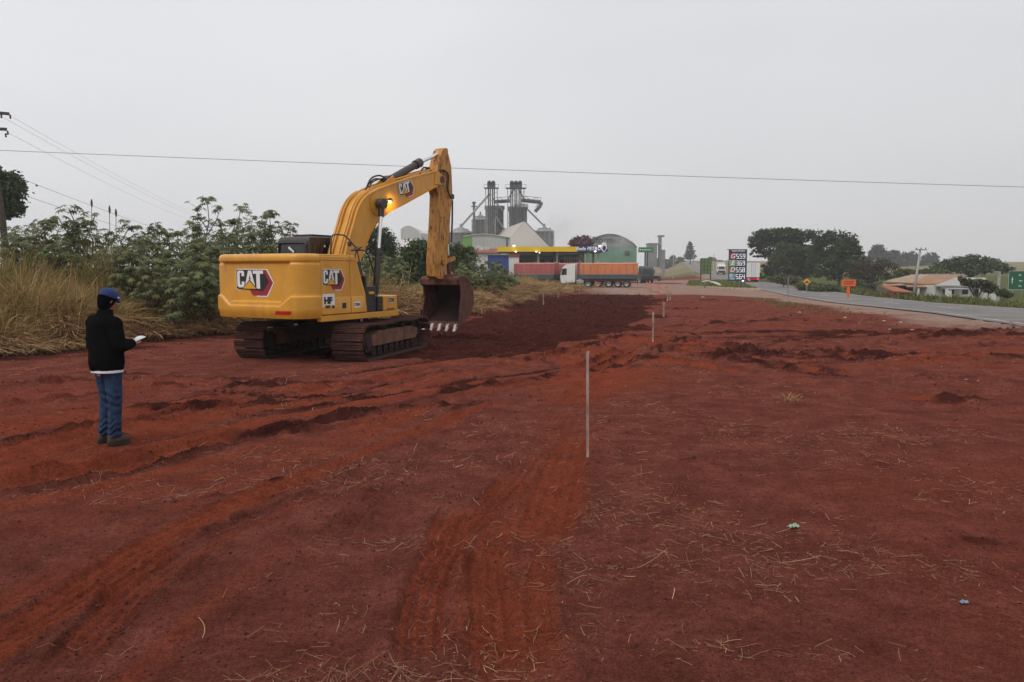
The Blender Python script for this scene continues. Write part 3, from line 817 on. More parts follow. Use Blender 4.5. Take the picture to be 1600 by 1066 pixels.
# emblem: letters cut as outlines, laid on the panel in thin layers
def emblem(place, parent, k):
    """place(a,b,layer)->3-D; a right, b up, both in emblem units 0..1.25 wide, 1 high"""
    b = MB()
    def poly(pts, layer, m): b.add([place(x, y, layer) for x, y in pts], [tuple(range(len(pts)))], m)
    poly([(0.0, 0.27), (0.03, 0.24), (0.60, 0.24), (0.60, 0.13), (0.70, -0.02), (1.05, -0.02), (1.26, 0.50), (1.05, 1.0), (0.06, 1.02), (0.0, 0.95)], 0, WHT)
    poly([(0.48, 0.30), (0.48, 0.18), (0.56, 0.02), (1.02, 0.02), (1.23, 0.50), (1.02, 0.97), (0.80, 0.97), (0.80, 0.30)], 1, DRED)
    poly([(0.02, 0.29), (0.05, 0.26), (0.62, 0.22), (0.90, 0.18), (1.10, 0.52), (0.92, 0.97), (0.06, 0.985), (0.02, 0.94)], 2, DBLK)
    # C
    def strip(outer, inner): 
        for i in range(len(outer) - 1): b.add([place(*outer[i], 3), place(*outer[i + 1], 3), place(*inner[i + 1], 3), place(*inner[i], 3)], [(0, 1, 2, 3)], WHT)
    strip([(0.29, 0.74), (0.29, 0.90), (0.24, 0.95), (0.10, 0.95), (0.05, 0.90), (0.05, 0.38), (0.10, 0.32), (0.24, 0.32), (0.29, 0.38), (0.29, 0.54)],
          [(0.20, 0.74), (0.20, 0.85), (0.19, 0.86), (0.16, 0.86), (0.14, 0.84), (0.14, 0.44), (0.16, 0.42), (0.19, 0.42), (0.20, 0.43), (0.20, 0.54)])
    # A
    poly([(0.30, 0.34), (0.42, 0.95), (0.53, 0.95), (0.50, 0.80), (0.475, 0.80), (0.385, 0.34)], 3, WHT)
    poly([(0.42, 0.95), (0.53, 0.95), (0.655, 0.34), (0.565, 0.34), (0.475, 0.80), (0.45, 0.80)], 4, WHT)
    poly([(0.40, 0.52), (0.55, 0.52), (0.53, 0.62), (0.42, 0.62)], 4, WHT)
    # T
    poly([(0.58, 0.95), (0.92, 0.95), (0.92, 0.83), (0.58, 0.83)], 3, WHT)
    poly([(0.69, 0.83), (0.81, 0.83), (0.81, 0.28), (0.69, 0.28)], 3, WHT)
    # triangle
    poly([(0.20, 0.25), (0.47, 0.62), (0.74, 0.25)], 5, DBLK)
    poly([(0.245, 0.275), (0.47, 0.565), (0.695, 0.275)], 6, DYEL)
    return b.build('emblem', None, parent, recalc=False)
def cw_s_of_x(x):
    q = np.interp(x, _pts[:, 0], _seg); return q / CWL
e0 = up_y(369, 463, -2.84); e1 = up_y(427, 420, -2.84)
EW = (e1.x - e0.x) / 1.26; EH = e1.z - e0.z - 0.02
def cw_place(a, b, l): return cw_point(cw_s_of_x(e0.x + a * EW), e0.z + 0.01 + b * EH, 0.004 + l * 0.0022)
emblem(cw_place, cwt, 1)
# reflectors
for xa, xb in ((-1.33, -1.16), (0.62, 1.05)):
    b = MB(); rows = []
    for z, sh in ((1.19, -0.0), (1.275, 0.09 if xa > 0 else 0.0)):
        rows.append([cw_point(cw_s_of_x(xa + (xb - xa) * k / 8 + sh * 0.6), z, 0.006) for k in range(9)])
    b.grid(rows); b.build('reflector', REFL, cwt, recalc=False)

# ---------- hood and the right-hand side panels
hb = MB(); hb.bb(-1.30, 1.30, -2.27, -0.70, 1.12, 2.40); hb.build('engine_bay', BLKM, exc)
hp = MB(); hp.bb(-1.05, 1.12, -2.26, -1.0, 2.40, 2.545); hp.build('hood', YEL, exc, bevel=0.02)
hv = MB()
for k in range(7): hv.box((-0.35, -2.0 + 0.13 * k, 2.552), (1.0, 0.05, 0.02))
hv.build('hood_vent', BLK, exc)
def side_panel(sx, prof, name, zdetail=True):
    b = MB(); x0, x1 = sx * 1.27, sx * 1.392
    b.prism(prof, lambda a, z, d: (d, a, z), x0, x1)
    return b.build(name, YEL, exc, bevel=0.022)
p1 = side_panel(1, [(-2.272, 1.16), (-1.245, 1.16), (-1.245, Z1 - 0.005), (-2.272, Z1 - 0.005)], 'side_door')
p2 = side_panel(1, [(-1.235, 1.16), (-0.60, 1.16), (-0.66, 1.62), (-0.98, 2.43), (-1.06, Z1 - 0.02), (-1.235, Z1 - 0.02)], 'side_panel')
side_panel(-1, [(-2.27, 1.16), (-0.75, 1.16), (-0.75, Z1 - 0.02), (-2.27, Z1 - 0.02)], 'side_door')
# pressed ledge along the two doors
for par, y0, y1 in ((p1, -2.262, -1.255), (p2, -1.225, -0.72)):
    b = MB(); b.prism([(1.386, 1.165), (1.412, 1.175), (1.412, 1.52), (1.386, 1.58)], lambda a, z, d: (a, d, z), y0, y1); b.build('lower_ledge', YEL, par, bevel=0.008)
    b = MB(); b.prism([(1.386, 2.40), (1.404, 2.42), (1.404, 2.50), (1.386, 2.52)], lambda a, z, d: (a, d, z), y0, y1 if par is p1 else -1.08); b.build('upper_ledge', YEL, par, bevel=0.006)
g0 = up_x(504, 454, 1.396); g1 = up_x(539, 421, 1.396)
GW = (g1.y - g0.y) / 1.26; GH = g1.z - g0.z
emblem(lambda a, b, l: (1.396 + l * 0.002, g0.y + a * GW, g0.z + b * GH), p1, 1)
def side_decal(px0, py0, px1, py1, q, m, name, parent):
    a = up_x(px0, py1, q); c = up_x(px1, py0, q); b = MB()
    b.add([(q, a.y, a.z), (q, c.y, a.z), (q, c.y, c.z), (q, a.y, c.z)], [(0, 1, 2, 3)]); o = b.build(name, m, parent, recalc=False)
    return a, c
a, c = side_decal(504, 459, 523, 481, 1.4145, WHT, 'sticker', p1)
ROTX = (R(90), 0, R(90))
lettering('HF', 0.20, DBLK, p1, (1.4165, (a.y + c.y) / 2 - 0.02, a.z * 0.45 + c.z * 0.55 - 0.02), ROTX, 0.0, 0.012, 1.15)
a, c = side_decal(507, 476.5, 518, 483, 1.4185, DYEL, 'sticker', p1)
lettering('MAC', 0.07, DBLK, p1, (1.4205, (a.y + c.y) / 2, (a.z + c.z) / 2), ROTX, 0, 0.006)
side_decal(519, 477, 523, 482, 1.4187, DBLK, 'sticker', p1)
a, c = side_decal(554, 471, 563, 481, 1.4145, WHT, 'sticker', p2)
lettering('CM1', 0.10, DBLK, p2, (1.4165, (a.y + c.y) / 2, (a.z + c.z) / 2), ROTX, 0, 0.003)
a = up_x(535, 482, 1.413); c = up_x(541, 473, 1.413)
b = MB(); b.bb(1.40, 1.417, a.y, c.y, a.z, c.z); b.build('door_latch', BLK, p1, bevel=0.004)

# black service box, step and tool box on the right front
b = MB(); b.bb(0.85, 1.33, -0.58, -0.16, 1.15, 1.80); b.build('tank_cover', BLK, exc, bevel=0.03)
b = MB(); b.bb(1.332, 1.345, -0.46, -0.26, 1.60, 1.66); b.build('warning_label', DYEL, exc)
b = MB(); b.bb(1.0, 1.37, -0.66, -0.58, 1.15, 2.05); b.build('panel_edge', BLK, exc, bevel=0.01)
b = MB(); b.bb(0.80, 1.36, -0.15, 0.06, 1.15, 1.53)
for k in range(3): b.bb(1.355, 1.38, -0.13, 0.04, 1.20 + 0.1 * k, 1.23 + 0.1 * k)
b.build('step_box', BLK, exc, bevel=0.012)
tbx = MB(); tbx.bb(0.72, 1.385, 0.07, 0.66, 1.15, 1.55); tbo = tbx.build('tool_box', YEL, exc, bevel=0.03)
b = MB(); b.bb(1.38, 1.392, 0.13, 0.60, 1.20, 1.50); b.build('tool_box_door', YEL, tbo, bevel=0.01)
b = MB(); b.bb(1.39, 1.40, 0.20, 0.50, 1.19, 1.215); b.build('door_handle', BLK, tbo)
a = up_x(608, 473, 1.396); c = up_x(615, 465, 1.396)
b = MB(); b.add([(1.396, a.y, a.z), (1.396, c.y, a.z), (1.396, c.y, c.z), (1.396, a.y, c.z)], [(0, 1, 2, 3)]); b.build('sticker', WHT, tbo, recalc=False)
lettering('320', 0.14, DBLK, tbo, (1.398, (a.y + c.y) / 2, (a.z + c.z) / 2), ROTX, 0, 0.006)

# hand rails (round black tube)
def rail(pts, r=0.019): 
    b = MB(); b.tube(pts, r, 8); return b.build('handrail', BLKM, exc, smooth='all')
U = up_x
rail([U(517, 402, 1.0), U(517, 384, 1.0), U(517.5, 373, 1.0), U(520, 367.5, 1.0), U(526, 366.5, 1.0), U(537, 367.5, 1.0), U(542, 371, 1.05), U(549, 379, 1.15), U(556, 387, 1.25), U(563, 391, 1.28)])
rail([U(557, 391, 1.28), U(566, 391, 1.28), U(572, 393, 1.28), U(576, 399, 1.28), U(580, 413, 1.28), U(586, 432, 1.28), U(589, 448, 1.28), U(589, 466, 1.28), U(586, 478, 1.28)])
rail([U(557, 392, 1.27), U(553, 408, 1.2), U(549, 430, 1.1)], 0.014)
rail([U(558, 392, 1.27), U(563, 415, 1.2), U(569, 440, 1.15), U(572, 462, 1.1)], 0.014)
b = MB(); p = U(557, 389, 1.28); b.box(p, (0.16, 0.28, 0.03), Matrix.Rotation(R(20), 3, 'X')); b.build('mirror', BLK, exc, bevel=0.01)
b = MB(); b.tube([U(546, 385, 1.1), U(546, 378, 1.1)], 0.05, 8); b.build('fuel_cap', BLK, exc)

# ---------- cab
cabo = MB()
cx0, cx1, cy0, cy1, cz0, cz1 = -1.46, -0.40, -0.66, 1.40, 1.12, 3.08
cabo.prism([(cy0, cz0), (cy1 - 0.05, cz0), (cy1 + 0.02, 1.9), (cy1 - 0.28, cz1 - 0.04), (cy1 - 0.5, cz1), (cy0 + 0.06, cz1 - 0.02), (cy0, cz1 - 0.12)], lambda a, z, d: (d, a, z), cx0, cx1)
cab = cabo.build('cab', BLKM, exc, bevel=0.05)
def window(pts, ax, off, nm='window'):
    b = MB()
    b.add([(off, p[0], p[1]) if ax == 'x' else (p[0], off, p[1]) for p in pts], [tuple(range(len(pts)))])
    return b.build(nm, GLS, cab, recalc=False)
window([(cx0 + 0.12, 1.95), (cx1 - 0.12, 1.95), (cx1 - 0.12, 2.84), (cx0 + 0.12, 2.84)], 'y', cy0 - 0.004)
window([(cy0 + 0.12, 1.95), (0.55, 1.95), (0.42, 2.86), (cy0 + 0.12, 2.86)], 'x', cx1 + 0.004)
window([(0.62, 1.8), (cy1 - 0.06, 1.8), (0.62, 2.8)], 'x', cx1 + 0.004)
window([(cy0 + 0.12, 1.95), (0.6, 1.95), (0.5, 2.86), (cy0 + 0.12, 2.86)], 'x', cx0 - 0.004)
b = MB(); b.tube([(cx0 + 0.02, cy0 - 0.01, 1.9), (cx0 + 0.07, cy0 - 0.012, 2.9), (cx1 - 0.07, cy0 - 0.012, 2.9), (cx1 - 0.05, cy0 - 0.01, 1.9)], 0.035, 8); b.build('rear_frame', BLK, cab, smooth='all')
b = MB(); b.box((-0.97, cy0 - 0.03, 2.72), (0.22, 0.02, 0.05), Matrix.Rotation(R(38), 3, 'Y')); b.build('mirror', WHT, cab)
b = MB(); b.box((-0.98, cy0 - 0.025, 2.66), (0.12, 0.03, 0.10)); b.build('mirror_arm', BLK, cab, bevel=0.01)
b = MB(); b.bb(-1.25, -0.6, -0.3, 0.5, cz1 - 0.005, cz1 + 0.05); b.build('roof_hatch', BLK, cab, bevel=0.02)
pw = U(507, 385, cx1 + 0.012); b = MB(); b.cyl(pw, pw + Vector((0.012, 0, 0)), 0.03, n=10); b.build('lamp', WHT, cab)
b = MB(); b.tube([(-0.45, -0.75, 2.45), (-0.45, -0.75, 2.85)], 0.045, 10); b.build('exhaust_pipe', BLKM, exc)

# ---------- boom: curved box section traced on its right side plate
BQ = 0.29
TOPL = [(530, 440), (537, 410), (545, 378), (553, 351), (560, 327), (570, 310), (585, 299.5), (604, 291.5), (641, 279), (668, 271.5), (685, 267)]
BOTL = [(548, 452), (560, 414), (572, 382), (581, 360), (591, 346), (607, 332), (630, 319.5), (652, 307.5), (671, 297), (684, 290)]
def trace(L, q, n=4):
    P = [(p.y, p.z) for p in (up_x(a, b, q) for a, b in L)]
    return [tuple(v) for v in smooth_line(P, n)]
tp, bt = trace(TOPL, BQ), trace(BOTL, BQ)
foot = (0.12, 1.78)
nose = up_x(690, 281, BQ); nose = (nose.y, nose.z)
prof = [(foot[0] - 0.22, foot[1] - 0.12), (foot[0] - 0.25, foot[1] + 0.1)] + tp + [(nose[0] + 0.10, nose[1] + 0.12), (nose[0] + 0.16, nose[1]), (nose[0] + 0.08, nose[1] - 0.16)] + bt[::-1] + [(foot[0] + 0.22, foot[1] + 0.02), (foot[0] + 0.1, foot[1] - 0.2)]
def ear(prof, q0, q1, name, m, parent, bevel=0.0):
    b = MB(); b.prism(prof, lambda a, z, d: (d, a, z), q0, q1); return b.build(name, m, parent, bevel=bevel)
def tri_prism(prof, q0, q1, name, m, parent):
    """concave outline: triangulated by bmesh"""
    import bmesh
    b = bmesh.new()
    vs = [b.verts.new((q0, a, z)) for a, z in prof]
    f = b.faces.new(vs)
    r = bmesh.ops.extrude_face_region(b, geom=[f])
    bmesh.ops.translate(b, verts=[v for v in r['geom'] if isinstance(v, bmesh.types.BMVert)], vec=(q1 - q0, 0, 0))
    bmesh.ops.recalc_face_normals(b, faces=b.faces)
    me = bpy.data.meshes.new(name); b.to_mesh(me); b.free(); me.materials.append(m)
    return link(name, me, parent)
boom = tri_prism(prof, -BQ + 0.012, BQ - 0.012, 'boom', YEL, exc)
md = boom.modifiers.new('bevel', 'BEVEL'); md.width = 0.015; md.segments = 2; md.limit_method = 'ANGLE'; md.angle_limit = R(50)
# overhanging top and bottom flange plates
def flange(line, q, w, t, name):
    b = MB(); rows = []
    n = len(line)
    for i in range(n):
        a = Vector(line[max(0, i - 1)]); c = Vector(line[min(n - 1, i + 1)]); d = (c - a).normalized(); nn = Vector((-d.y, d.x))
        p = Vector(line[i]); p0 = p - nn * t * 0.3; p1 = p + nn * t
        rows.append([(-w, p0.x, p0.y), (w, p0.x, p0.y), (w, p1.x, p1.y), (-w, p1.x, p1.y)])
    b.grid(rows, closed=True)
    b.f += [(3, 2, 1, 0), tuple(len(b.v) - 4 + k for k in range(4))]; b.m += [0, 0]
    return b.build(name, YEL, boom, smooth=True)
flange(tp, BQ, BQ + 0.012, 0.022, 'top_plate')
flange([p for p in bt], BQ, BQ + 0.012, -0.022, 'bottom_plate')
# welded doubler round the cylinder pin and at the nose
pc = up_x(589, 319, BQ)
b = MB(); b.cyl((BQ - 0.01, pc.y, pc.z), (BQ + 0.02, pc.y, pc.z), 0.30, n=24); b.build('pin_doubler', YEL, boom, smooth=True)
b = MB(); b.cyl((-BQ - 0.02, nose[0], nose[1]), (BQ + 0.03, nose[0], nose[1]), 0.115, n=18); b.build('nose_pin', BUCK, boom, smooth=True)
l0, l1 = up_x(681, 284, BQ + 0.002), up_x(678, 270, BQ + 0.002)
ear([(nose[0] - 0.42, nose[1] - 0.18), (nose[0] - 0.34, nose[1] + 0.19), (nose[0] + 0.08, nose[1] + 0.13), (nose[0] + 0.14, nose[1]), (nose[0] + 0.06, nose[1] - 0.15)], BQ - 0.005, BQ + 0.016, 'nose_plate', YEL, boom, 0.006)
m0 = up_x(625.5, 309, BQ + 0.004); m1 = up_x(645.5, 288, BQ + 0.004)
ax_a = Vector(((up_x(645, 296, BQ) - up_x(625, 303, BQ)).y, (up_x(645, 296, BQ) - up_x(625, 303, BQ)).z)).normalized()
ax_b = Vector((-ax_a.y, ax_a.x))
org = up_x(625.5, 312, BQ)
emblem(lambda a, b_, l: (BQ + 0.004 + l * 0.002, org.y + ax_a.x * a * 0.62 + ax_b.x * b_ * 0.44, org.z + ax_a.y * a * 0.62 + ax_b.y * b_ * 0.44), boom, 1)
# steel pipes along the top of the boom
for q, off in ((-0.2, 0.05), (-0.12, 0.05), (0.12, 0.05), (0.2, 0.05)):
    pts = []
    for i in range(4, len(tp)):
        a = Vector(tp[max(0, i - 1)]); c = Vector(tp[min(len(tp) - 1, i + 1)]); d = (c - a).normalized(); nn = Vector((-d.y, d.x))
        p = Vector(tp[i]) + nn * (off + 0.02); pts.append((q, p.x, p.y))
    b = MB(); b.tube(pts[: 20] if abs(q) > 0.15 else pts, 0.024, 8); b.build('hydraulic_pipe', YEL, boom, smooth='all')
# work light on the boom side, switched on
lp = up_x(609.5, 314, BQ + 0.10)
b = MB(); b.tube([(BQ, lp.y - 0.12, lp.z - 0.03), (BQ + 0.09, lp.y - 0.12, lp.z - 0.04), (BQ + 0.1, lp.y - 0.02, lp.z)], 0.014, 6); b.cyl(lp + Vector((0, 0.03, 0.045)), lp + Vector((0, -0.01, -0.02)), 0.075, 0.065, n=14)
wl = b.build('work_light', BLK, boom, smooth=True)
b = MB(); b.cyl(lp + Vector((0, -0.011, -0.021)), lp + Vector((0, -0.016, -0.028)), 0.056, n=14); b.build('lens', LAMPM, wl)
li = bpy.data.lights.new('work_light_glow', 'SPOT'); li.energy = 16; li.color = (1.0, 0.70, 0.22); li.spot_size = R(120); li.spot_blend = 1.0; li.shadow_soft_size = 0.05
lo = bpy.data.objects.new('work_light_glow', li); COL.objects.link(lo); lo.parent = wl
lo.location = lp + Vector((0.22, 0.06, -0.02)); lo.rotation_euler = (Vector((-0.75, 0.25, -0.15))).to_track_quat('-Z', 'Y').to_euler()

# ---------- boom cylinders (both sides)
for sx in (1, -1):
    q = sx * (BQ + 0.16)
    tpn = Vector((q, pc.y, pc.z)); ft = Vector((q, 0.92, 1.32)); md_ = tpn.lerp(ft, 0.40)
    u = up_x(582, 388, BQ + 0.16); tt = (u.z - tpn.z) / (ft.z - tpn.z); md_ = tpn.lerp(ft, tt)
    b = MB(); b.cyl(ft, md_, 0.085, n=16); b.cyl(md_, md_ + (tpn - ft).normalized() * -0.16, 0.105, n=16); b.cyl(ft + Vector((-0.08, 0, 0)), ft + Vector((0.08, 0, 0)), 0.12, n=14)
    bc = b.build('boom_cylinder', BLKM, exc, smooth=True)
    b = MB(); b.cyl(md_, tpn, 0.05, n=14); b.build('rod', CHR, bc, smooth=True)
    b = MB(); b.cyl(tpn + Vector((-0.09, 0, 0)), tpn + Vector((0.09, 0, 0)), 0.145, n=18); b.cyl(tpn, tpn.lerp(ft, 0.13), 0.10, 0.075, n=14); b.build('rod_eye', BLKM, bc, smooth=True)

# ---------- arm (stick)
AQ = 0.165
arm_prof_px = [(690.5, 236), (694, 231.5), (698.5, 233), (702, 245), (705.5, 262), (706.5, 285), (707, 306), (704.5, 330), (702, 365), (699.5, 400), (697, 428), (693, 436), (686, 437), (680, 432), (679.5, 410), (682, 370), (684, 335), (685, 305), (680, 284), (682, 270), (686, 252)]
arm_p = [(p.y, p.z) for p in (up_x(a, b, AQ) for a, b in arm_prof_px)]
arm = tri_prism(arm_p, -AQ, AQ, 'arm', YELA, exc)
md = arm.modifiers.new('bevel', 'BEVEL'); md.width = 0.012; md.segments = 2; md.limit_method = 'ANGLE'; md.angle_limit = R(50)
cyl_top = up_x(692.5, 237, 0.0); cyl_ft = up_x(607, 282, 0.0); cyl_md = up_x(656, 254, 0.0)
b = MB(); b.cyl(cyl_ft, cyl_md, 0.105, n=18); d = (cyl_md - cyl_ft).normalized(); b.cyl(cyl_md - d * 0.26, cyl_md, 0.135, n=18); b.cyl(cyl_ft + Vector((-0.1, 0, 0)), cyl_ft + Vector((0.1, 0, 0)), 0.14, n=16)
scy = b.build('arm_cylinder', BLKM, exc, smooth=True)
b = MB(); b.cyl(cyl_md, cyl_top, 0.056, n=14); b.build('rod', CHR, scy, smooth=True)
b = MB(); b.cyl(cyl_top + Vector((-0.12, 0, 0)), cyl_top + Vector((0.12, 0, 0)), 0.10, n=16); b.build('rod_eye', BLKM, scy, smooth=True)
# bracket that carries the arm cylinder on the boom
bf = (cyl_ft.y, cyl_ft.z)
k = min(range(len(tp)), key=lambda i: abs(tp[i][0] - bf[0]))
for q in (-0.15, 0.13):
    ear([(tp[max(0, k - 4)][0], tp[max(0, k - 4)][1] - 0.02), (bf[0] - 0.12, bf[1] + 0.05), (bf[0], bf[1] + 0.13), (bf[0] + 0.13, bf[1]), (tp[min(len(tp) - 1, k + 4)][0], tp[min(len(tp) - 1, k + 4)][1] - 0.02)], q, q + 0.03, 'cylinder_bracket', YEL, boom)
# hoses looping from boom pipes to the arm cylinder and over the nose
def hose(pxs, q, r=0.024, par=None, n=5):
    P = [up_x(a, b, q) for a, b in pxs]
    L = smooth_line([tuple(p) for p in P], n); b = MB(); b.tube([Vector(v) for v in L], r, 7); return b.build('hose', RUB, par or boom, smooth='all')
hose([(570, 305), (574, 290), (580, 279), (590, 274.5), (598, 276), (603, 281)], 0.1)
hose([(566, 312), (573, 293), (583, 281), (594, 280), (604, 284)], -0.1)
hose([(575, 301), (580, 287), (590, 281), (600, 279), (606, 281)], 0.0, 0.02)
hose([(656, 272), (660, 264), (666, 262), (671, 266), (676, 268)], 0.1)
hose([(662, 270), (667, 263), (672, 264), (675, 270)], -0.1)
hose([(688, 268), (697, 268), (701, 276), (700, 295), (704, 310)], AQ + 0.06, 0.022, arm)
hose([(684, 266), (694, 266), (699, 274), (698, 292), (703, 308)], AQ + 0.10, 0.018, arm)
# bucket cylinder down the front of the arm
bc0 = up_x(706.5, 309, 0.0); bc1 = up_x(702.0, 382, 0.0); bc2 = up_x(700.0, 404, 0.0)
bc0.y -= 0.26; bc1.y -= 0.12; bc2.y += 0.02
b = MB(); b.cyl(bc0, bc1, 0.075, n=14); b.cyl(bc0 + Vector((-0.17, 0, 0)), bc0 + Vector((0.19, 0, 0)), 0.09, n=12); b.tube([bc0 + Vector((0.12, 0.08, -0.1)), bc0.lerp(bc1, 0.5) + Vector((0.12, 0.09, 0)), bc1 + Vector((0.1, 0.08, 0.05))], 0.03, 7)
bcy = b.build('bucket_cylinder', BLKM, exc, smooth=True)
b = MB(); b.cyl(bc1, bc2, 0.045, n=12); b.build('rod', CHR, bcy, smooth=True)
# linkage: two side levers and the dog-bone
pv = up_x(684.0, 410, 0.0); pin_b = Vector((0, up_x(690, 437, 0).y - 0.02, up_x(690, 437, 0).z + 0.02))
for q in (-0.23, 0.19):
    b = MB(); a = Vector((q, pv.y + 0.03, pv.z)); c = Vector((q, bc2.y, bc2.z)); d = (c - a).normalized(); n2 = Vector((0, -d.z, d.y)) * 0.06
    b.add([a - n2 * 1.3 - d * 0.06, c - n2 - d * -0.06, c + n2 + d * 0.06, a + n2 * 1.3 - d * 0.06], [(0, 1, 2, 3)]); 
    vs = [Vector(v) for v in b.v]; b = MB(); b.add(vs + [v + Vector((0.04, 0, 0)) for v in vs], [(3, 2, 1, 0), (4, 5, 6, 7), (0, 1, 5, 4), (1, 2, 6, 5), (2, 3, 7, 6), (3, 0, 4, 7)]); b.cyl(a + Vector((-0.01, 0, 0)), a + Vector((0.06, 0, 0)), 0.09, n=14)
    b.build('link_lever', YELA, exc)
bk_y = pin_b.y
dog1 = Vector((0, bk_y + 0.46, pin_b.z + 0.03))
b = MB(); b.cyl(Vector((-0.08, 0, 0)) + bc2, bc2 + Vector((0.08, 0, 0)), 0.10, n=14); b.cyl(bc2, dog1, 0.075, n=12); b.cyl(dog1 + Vector((-0.14, 0, 0)), dog1 + Vector((0.14, 0, 0)), 0.10, n=14)
b.build('bucket_link', BUCK, exc)

# ---------- bucket: curved shell open towards the operator
BW = 0.70
by, bz = bk_y, pin_b.z
shell = [(-0.16, 0.02), (-0.10, 0.10), (0.10, 0.14), (0.34, 0.10), (0.56, -0.02), (0.73, -0.22), (0.82, -0.46), (0.80, -0.72), (0.68, -0.98), (0.47, -1.18), (0.24, -1.32), (-0.02, -1.44)]
shell = [(by + a, bz - 0.05 + z) for a, z in smooth_line(shell, 4)]
inner = []
n = len(shell)
for i in range(n):
    a = Vector(shell[max(0, i - 1)]); c = Vector(shell[min(n - 1, i + 1)]); d = (c - a).normalized(); inner.append(tuple(Vector(shell[i]) + Vector((d.y, -d.x)) * 0.03 * 1))
b = MB()
rows = [[(-BW, a, z), (BW, a, z)] for a, z in shell]; b.grid(rows, BUCK)
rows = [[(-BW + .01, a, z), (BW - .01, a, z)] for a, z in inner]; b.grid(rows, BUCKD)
bkt = b.build('bucket', None, exc, smooth=True)
mouth = [shell[0], shell[-1]]
for sx in (-1, 1):
    q = sx * BW
    pr = shell + [(by - 0.07, bz - 1.30), (by - 0.03, bz - 0.95), (by + 0.05, bz - 0.6), (by + 0.0, bz - 0.25)]
    o = tri_prism(pr, q - 0.02, q + 0.02, 'side_plate', BUCK, bkt)
    b = MB(); b.prism([(by - 0.12, bz - 1.47), (by + 0.10, bz - 1.47), (by + 0.06, bz - 1.0), (by - 0.12, bz - 0.98)], lambda a, z, d: (d, a, z), q + sx * 0.02, q + sx * 0.055); b.build('side_cutter', BUCK, bkt, bevel=0.01)
b = MB(); b.bb(-BW, BW, by - 0.19, by + 0.03, bz - 0.20, bz + 0.02); b.build('torque_tube', BUCK, bkt, bevel=0.04)
b = MB(); b.cyl((-0.36, by - 0.05, bz + 0.0), (0.36, by - 0.05, bz), 0.10, n=16); b.cyl((0.28, by - 0.06, bz - 0.02), (0.37, by - 0.06, bz - 0.02), 0.15, n=18); b.cyl((-0.37, by - 0.06, bz - 0.02), (-0.28, by - 0.06, bz - 0.02), 0.15, n=18); b.build('hinge_pin', BUCK, bkt, smooth=True)
for q in (-0.24, 0.20):
    ear([(by - 0.16, bz - 0.05), (by - 0.1, bz + 0.13), (by + 0.05, bz + 0.16), (by + 0.5, bz + 0.14), (by + 0.62, bz - 0.06)], q, q + 0.045, 'hinge_ear', BUCK, bkt, 0.01)
b = MB(); b.prism([(by - 0.13, bz - 1.50), (by + 0.16, bz - 1.40), (by + 0.16, bz - 1.36), (by - 0.12, bz - 1.46)], lambda a, z, d: (d, a, z), -BW - 0.02, BW + 0.02); b.build('cutting_edge', BUCK, bkt)
for k in range(5):
    q = -0.58 + 0.29 * k
    b = MB(); b.prism([(by - 0.02, bz - 1.42), (by - 0.05, bz - 1.54), (by - 0.20, bz - 1.655), (by - 0.215, bz - 1.64), (by - 0.11, bz - 1.43)], lambda a, z, d: (d, a, z), q - 0.045, q + 0.045); b.build('tooth', TOOTH, bkt, bevel=0.006)
# ================================================================== the man with the paper
def capsule(b, p0, p1, r0, r1, n=12):
    p0 = Vector(p0); p1 = Vector(p1); d = p1 - p0; L = d.length; d.normalize()
    u = d.orthogonal().normalized(); w = d.cross(u); rows = []
    for k in range(5):
        t = -math.pi / 2 + (math.pi / 2) * k / 4
        rows.append((p0 + d * (r0 * math.sin(t)), max(r0 * math.cos(t), 1e-4)))
    for k in range(5):
        t = (math.pi / 2) * k / 4
        rows.append((p1 + d * (r1 * math.sin(t)), max(r1 * math.cos(t), 1e-4)))
    b.grid([[c + (u * math.cos(2 * math.pi * j / n) + w * math.sin(2 * math.pi * j / n)) * r for j in range(n)] for c, r in rows], closed=True)
    m = len(b.v); b.f += [tuple(range(m - n, m)), tuple(range(m - 10 * n + n - 1, m - 10 * n - 1, -1))]; b.m += [0, 0]
def loft(b, secs, n=20):
    """closed stack of ellipses (cx, cy, z, rx, ry)"""
    b.grid([[(cx + rx * math.cos(2 * math.pi * j / n), cy + ry * math.sin(2 * math.pi * j / n), z) for j in range(n)] for cx, cy, z, rx, ry in secs], closed=True)
    m = len(b.v); k = len(secs); b.f += [tuple(range(m - n, m)), tuple(range(m - k * n + n - 1, m - k * n - 1, -1))]; b.m += [0, 0]
def fuse(b, name, m, parent, voxel, smooth=6, wrinkle=None):
    """merge overlapping solids into one continuous skin"""
    me = b.mesh(name)
    o = bpy.data.objects.new(name, me); COL.objects.link(o)
    r = o.modifiers.new('r', 'REMESH'); r.mode = 'VOXEL'; r.voxel_size = voxel
    s = o.modifiers.new('s', 'SMOOTH'); s.factor = 0.5; s.iterations = smooth
    dg = bpy.context.evaluated_depsgraph_get()
    me2 = bpy.data.meshes.new_from_object(o.evaluated_get(dg))
    bpy.data.objects.remove(o); bpy.data.meshes.remove(me)
    me2.name = name; me2.materials.clear(); me2.materials.append(m)
    if wrinkle:
        n = len(me2.vertices); co = np.empty(n * 3, np.float32); no = np.empty(n * 3, np.float32)
        me2.vertices.foreach_get('co', co); me2.vertices.foreach_get('normal', no)
        co = co.reshape(-1, 3); no = no.reshape(-1, 3)
        co = co + no * wrinkle(co)[:, None].astype(np.float32)
        me2.vertices.foreach_set('co', co.ravel())
    me2.polygons.foreach_set('use_smooth', [True] * len(me2.polygons)); me2.update()
    return link(name, me2, parent)
SKIN = mat('skin', (0.36, 0.17, 0.11), (0.27, 0.12, 0.08), 12.0, 0.55)
JACK = mat('jacket_black', (0.0075, 0.0072, 0.008), (0.0035, 0.0035, 0.004), 5.0, 1.0, bump=0.3, bscale=120, spec=0.03)
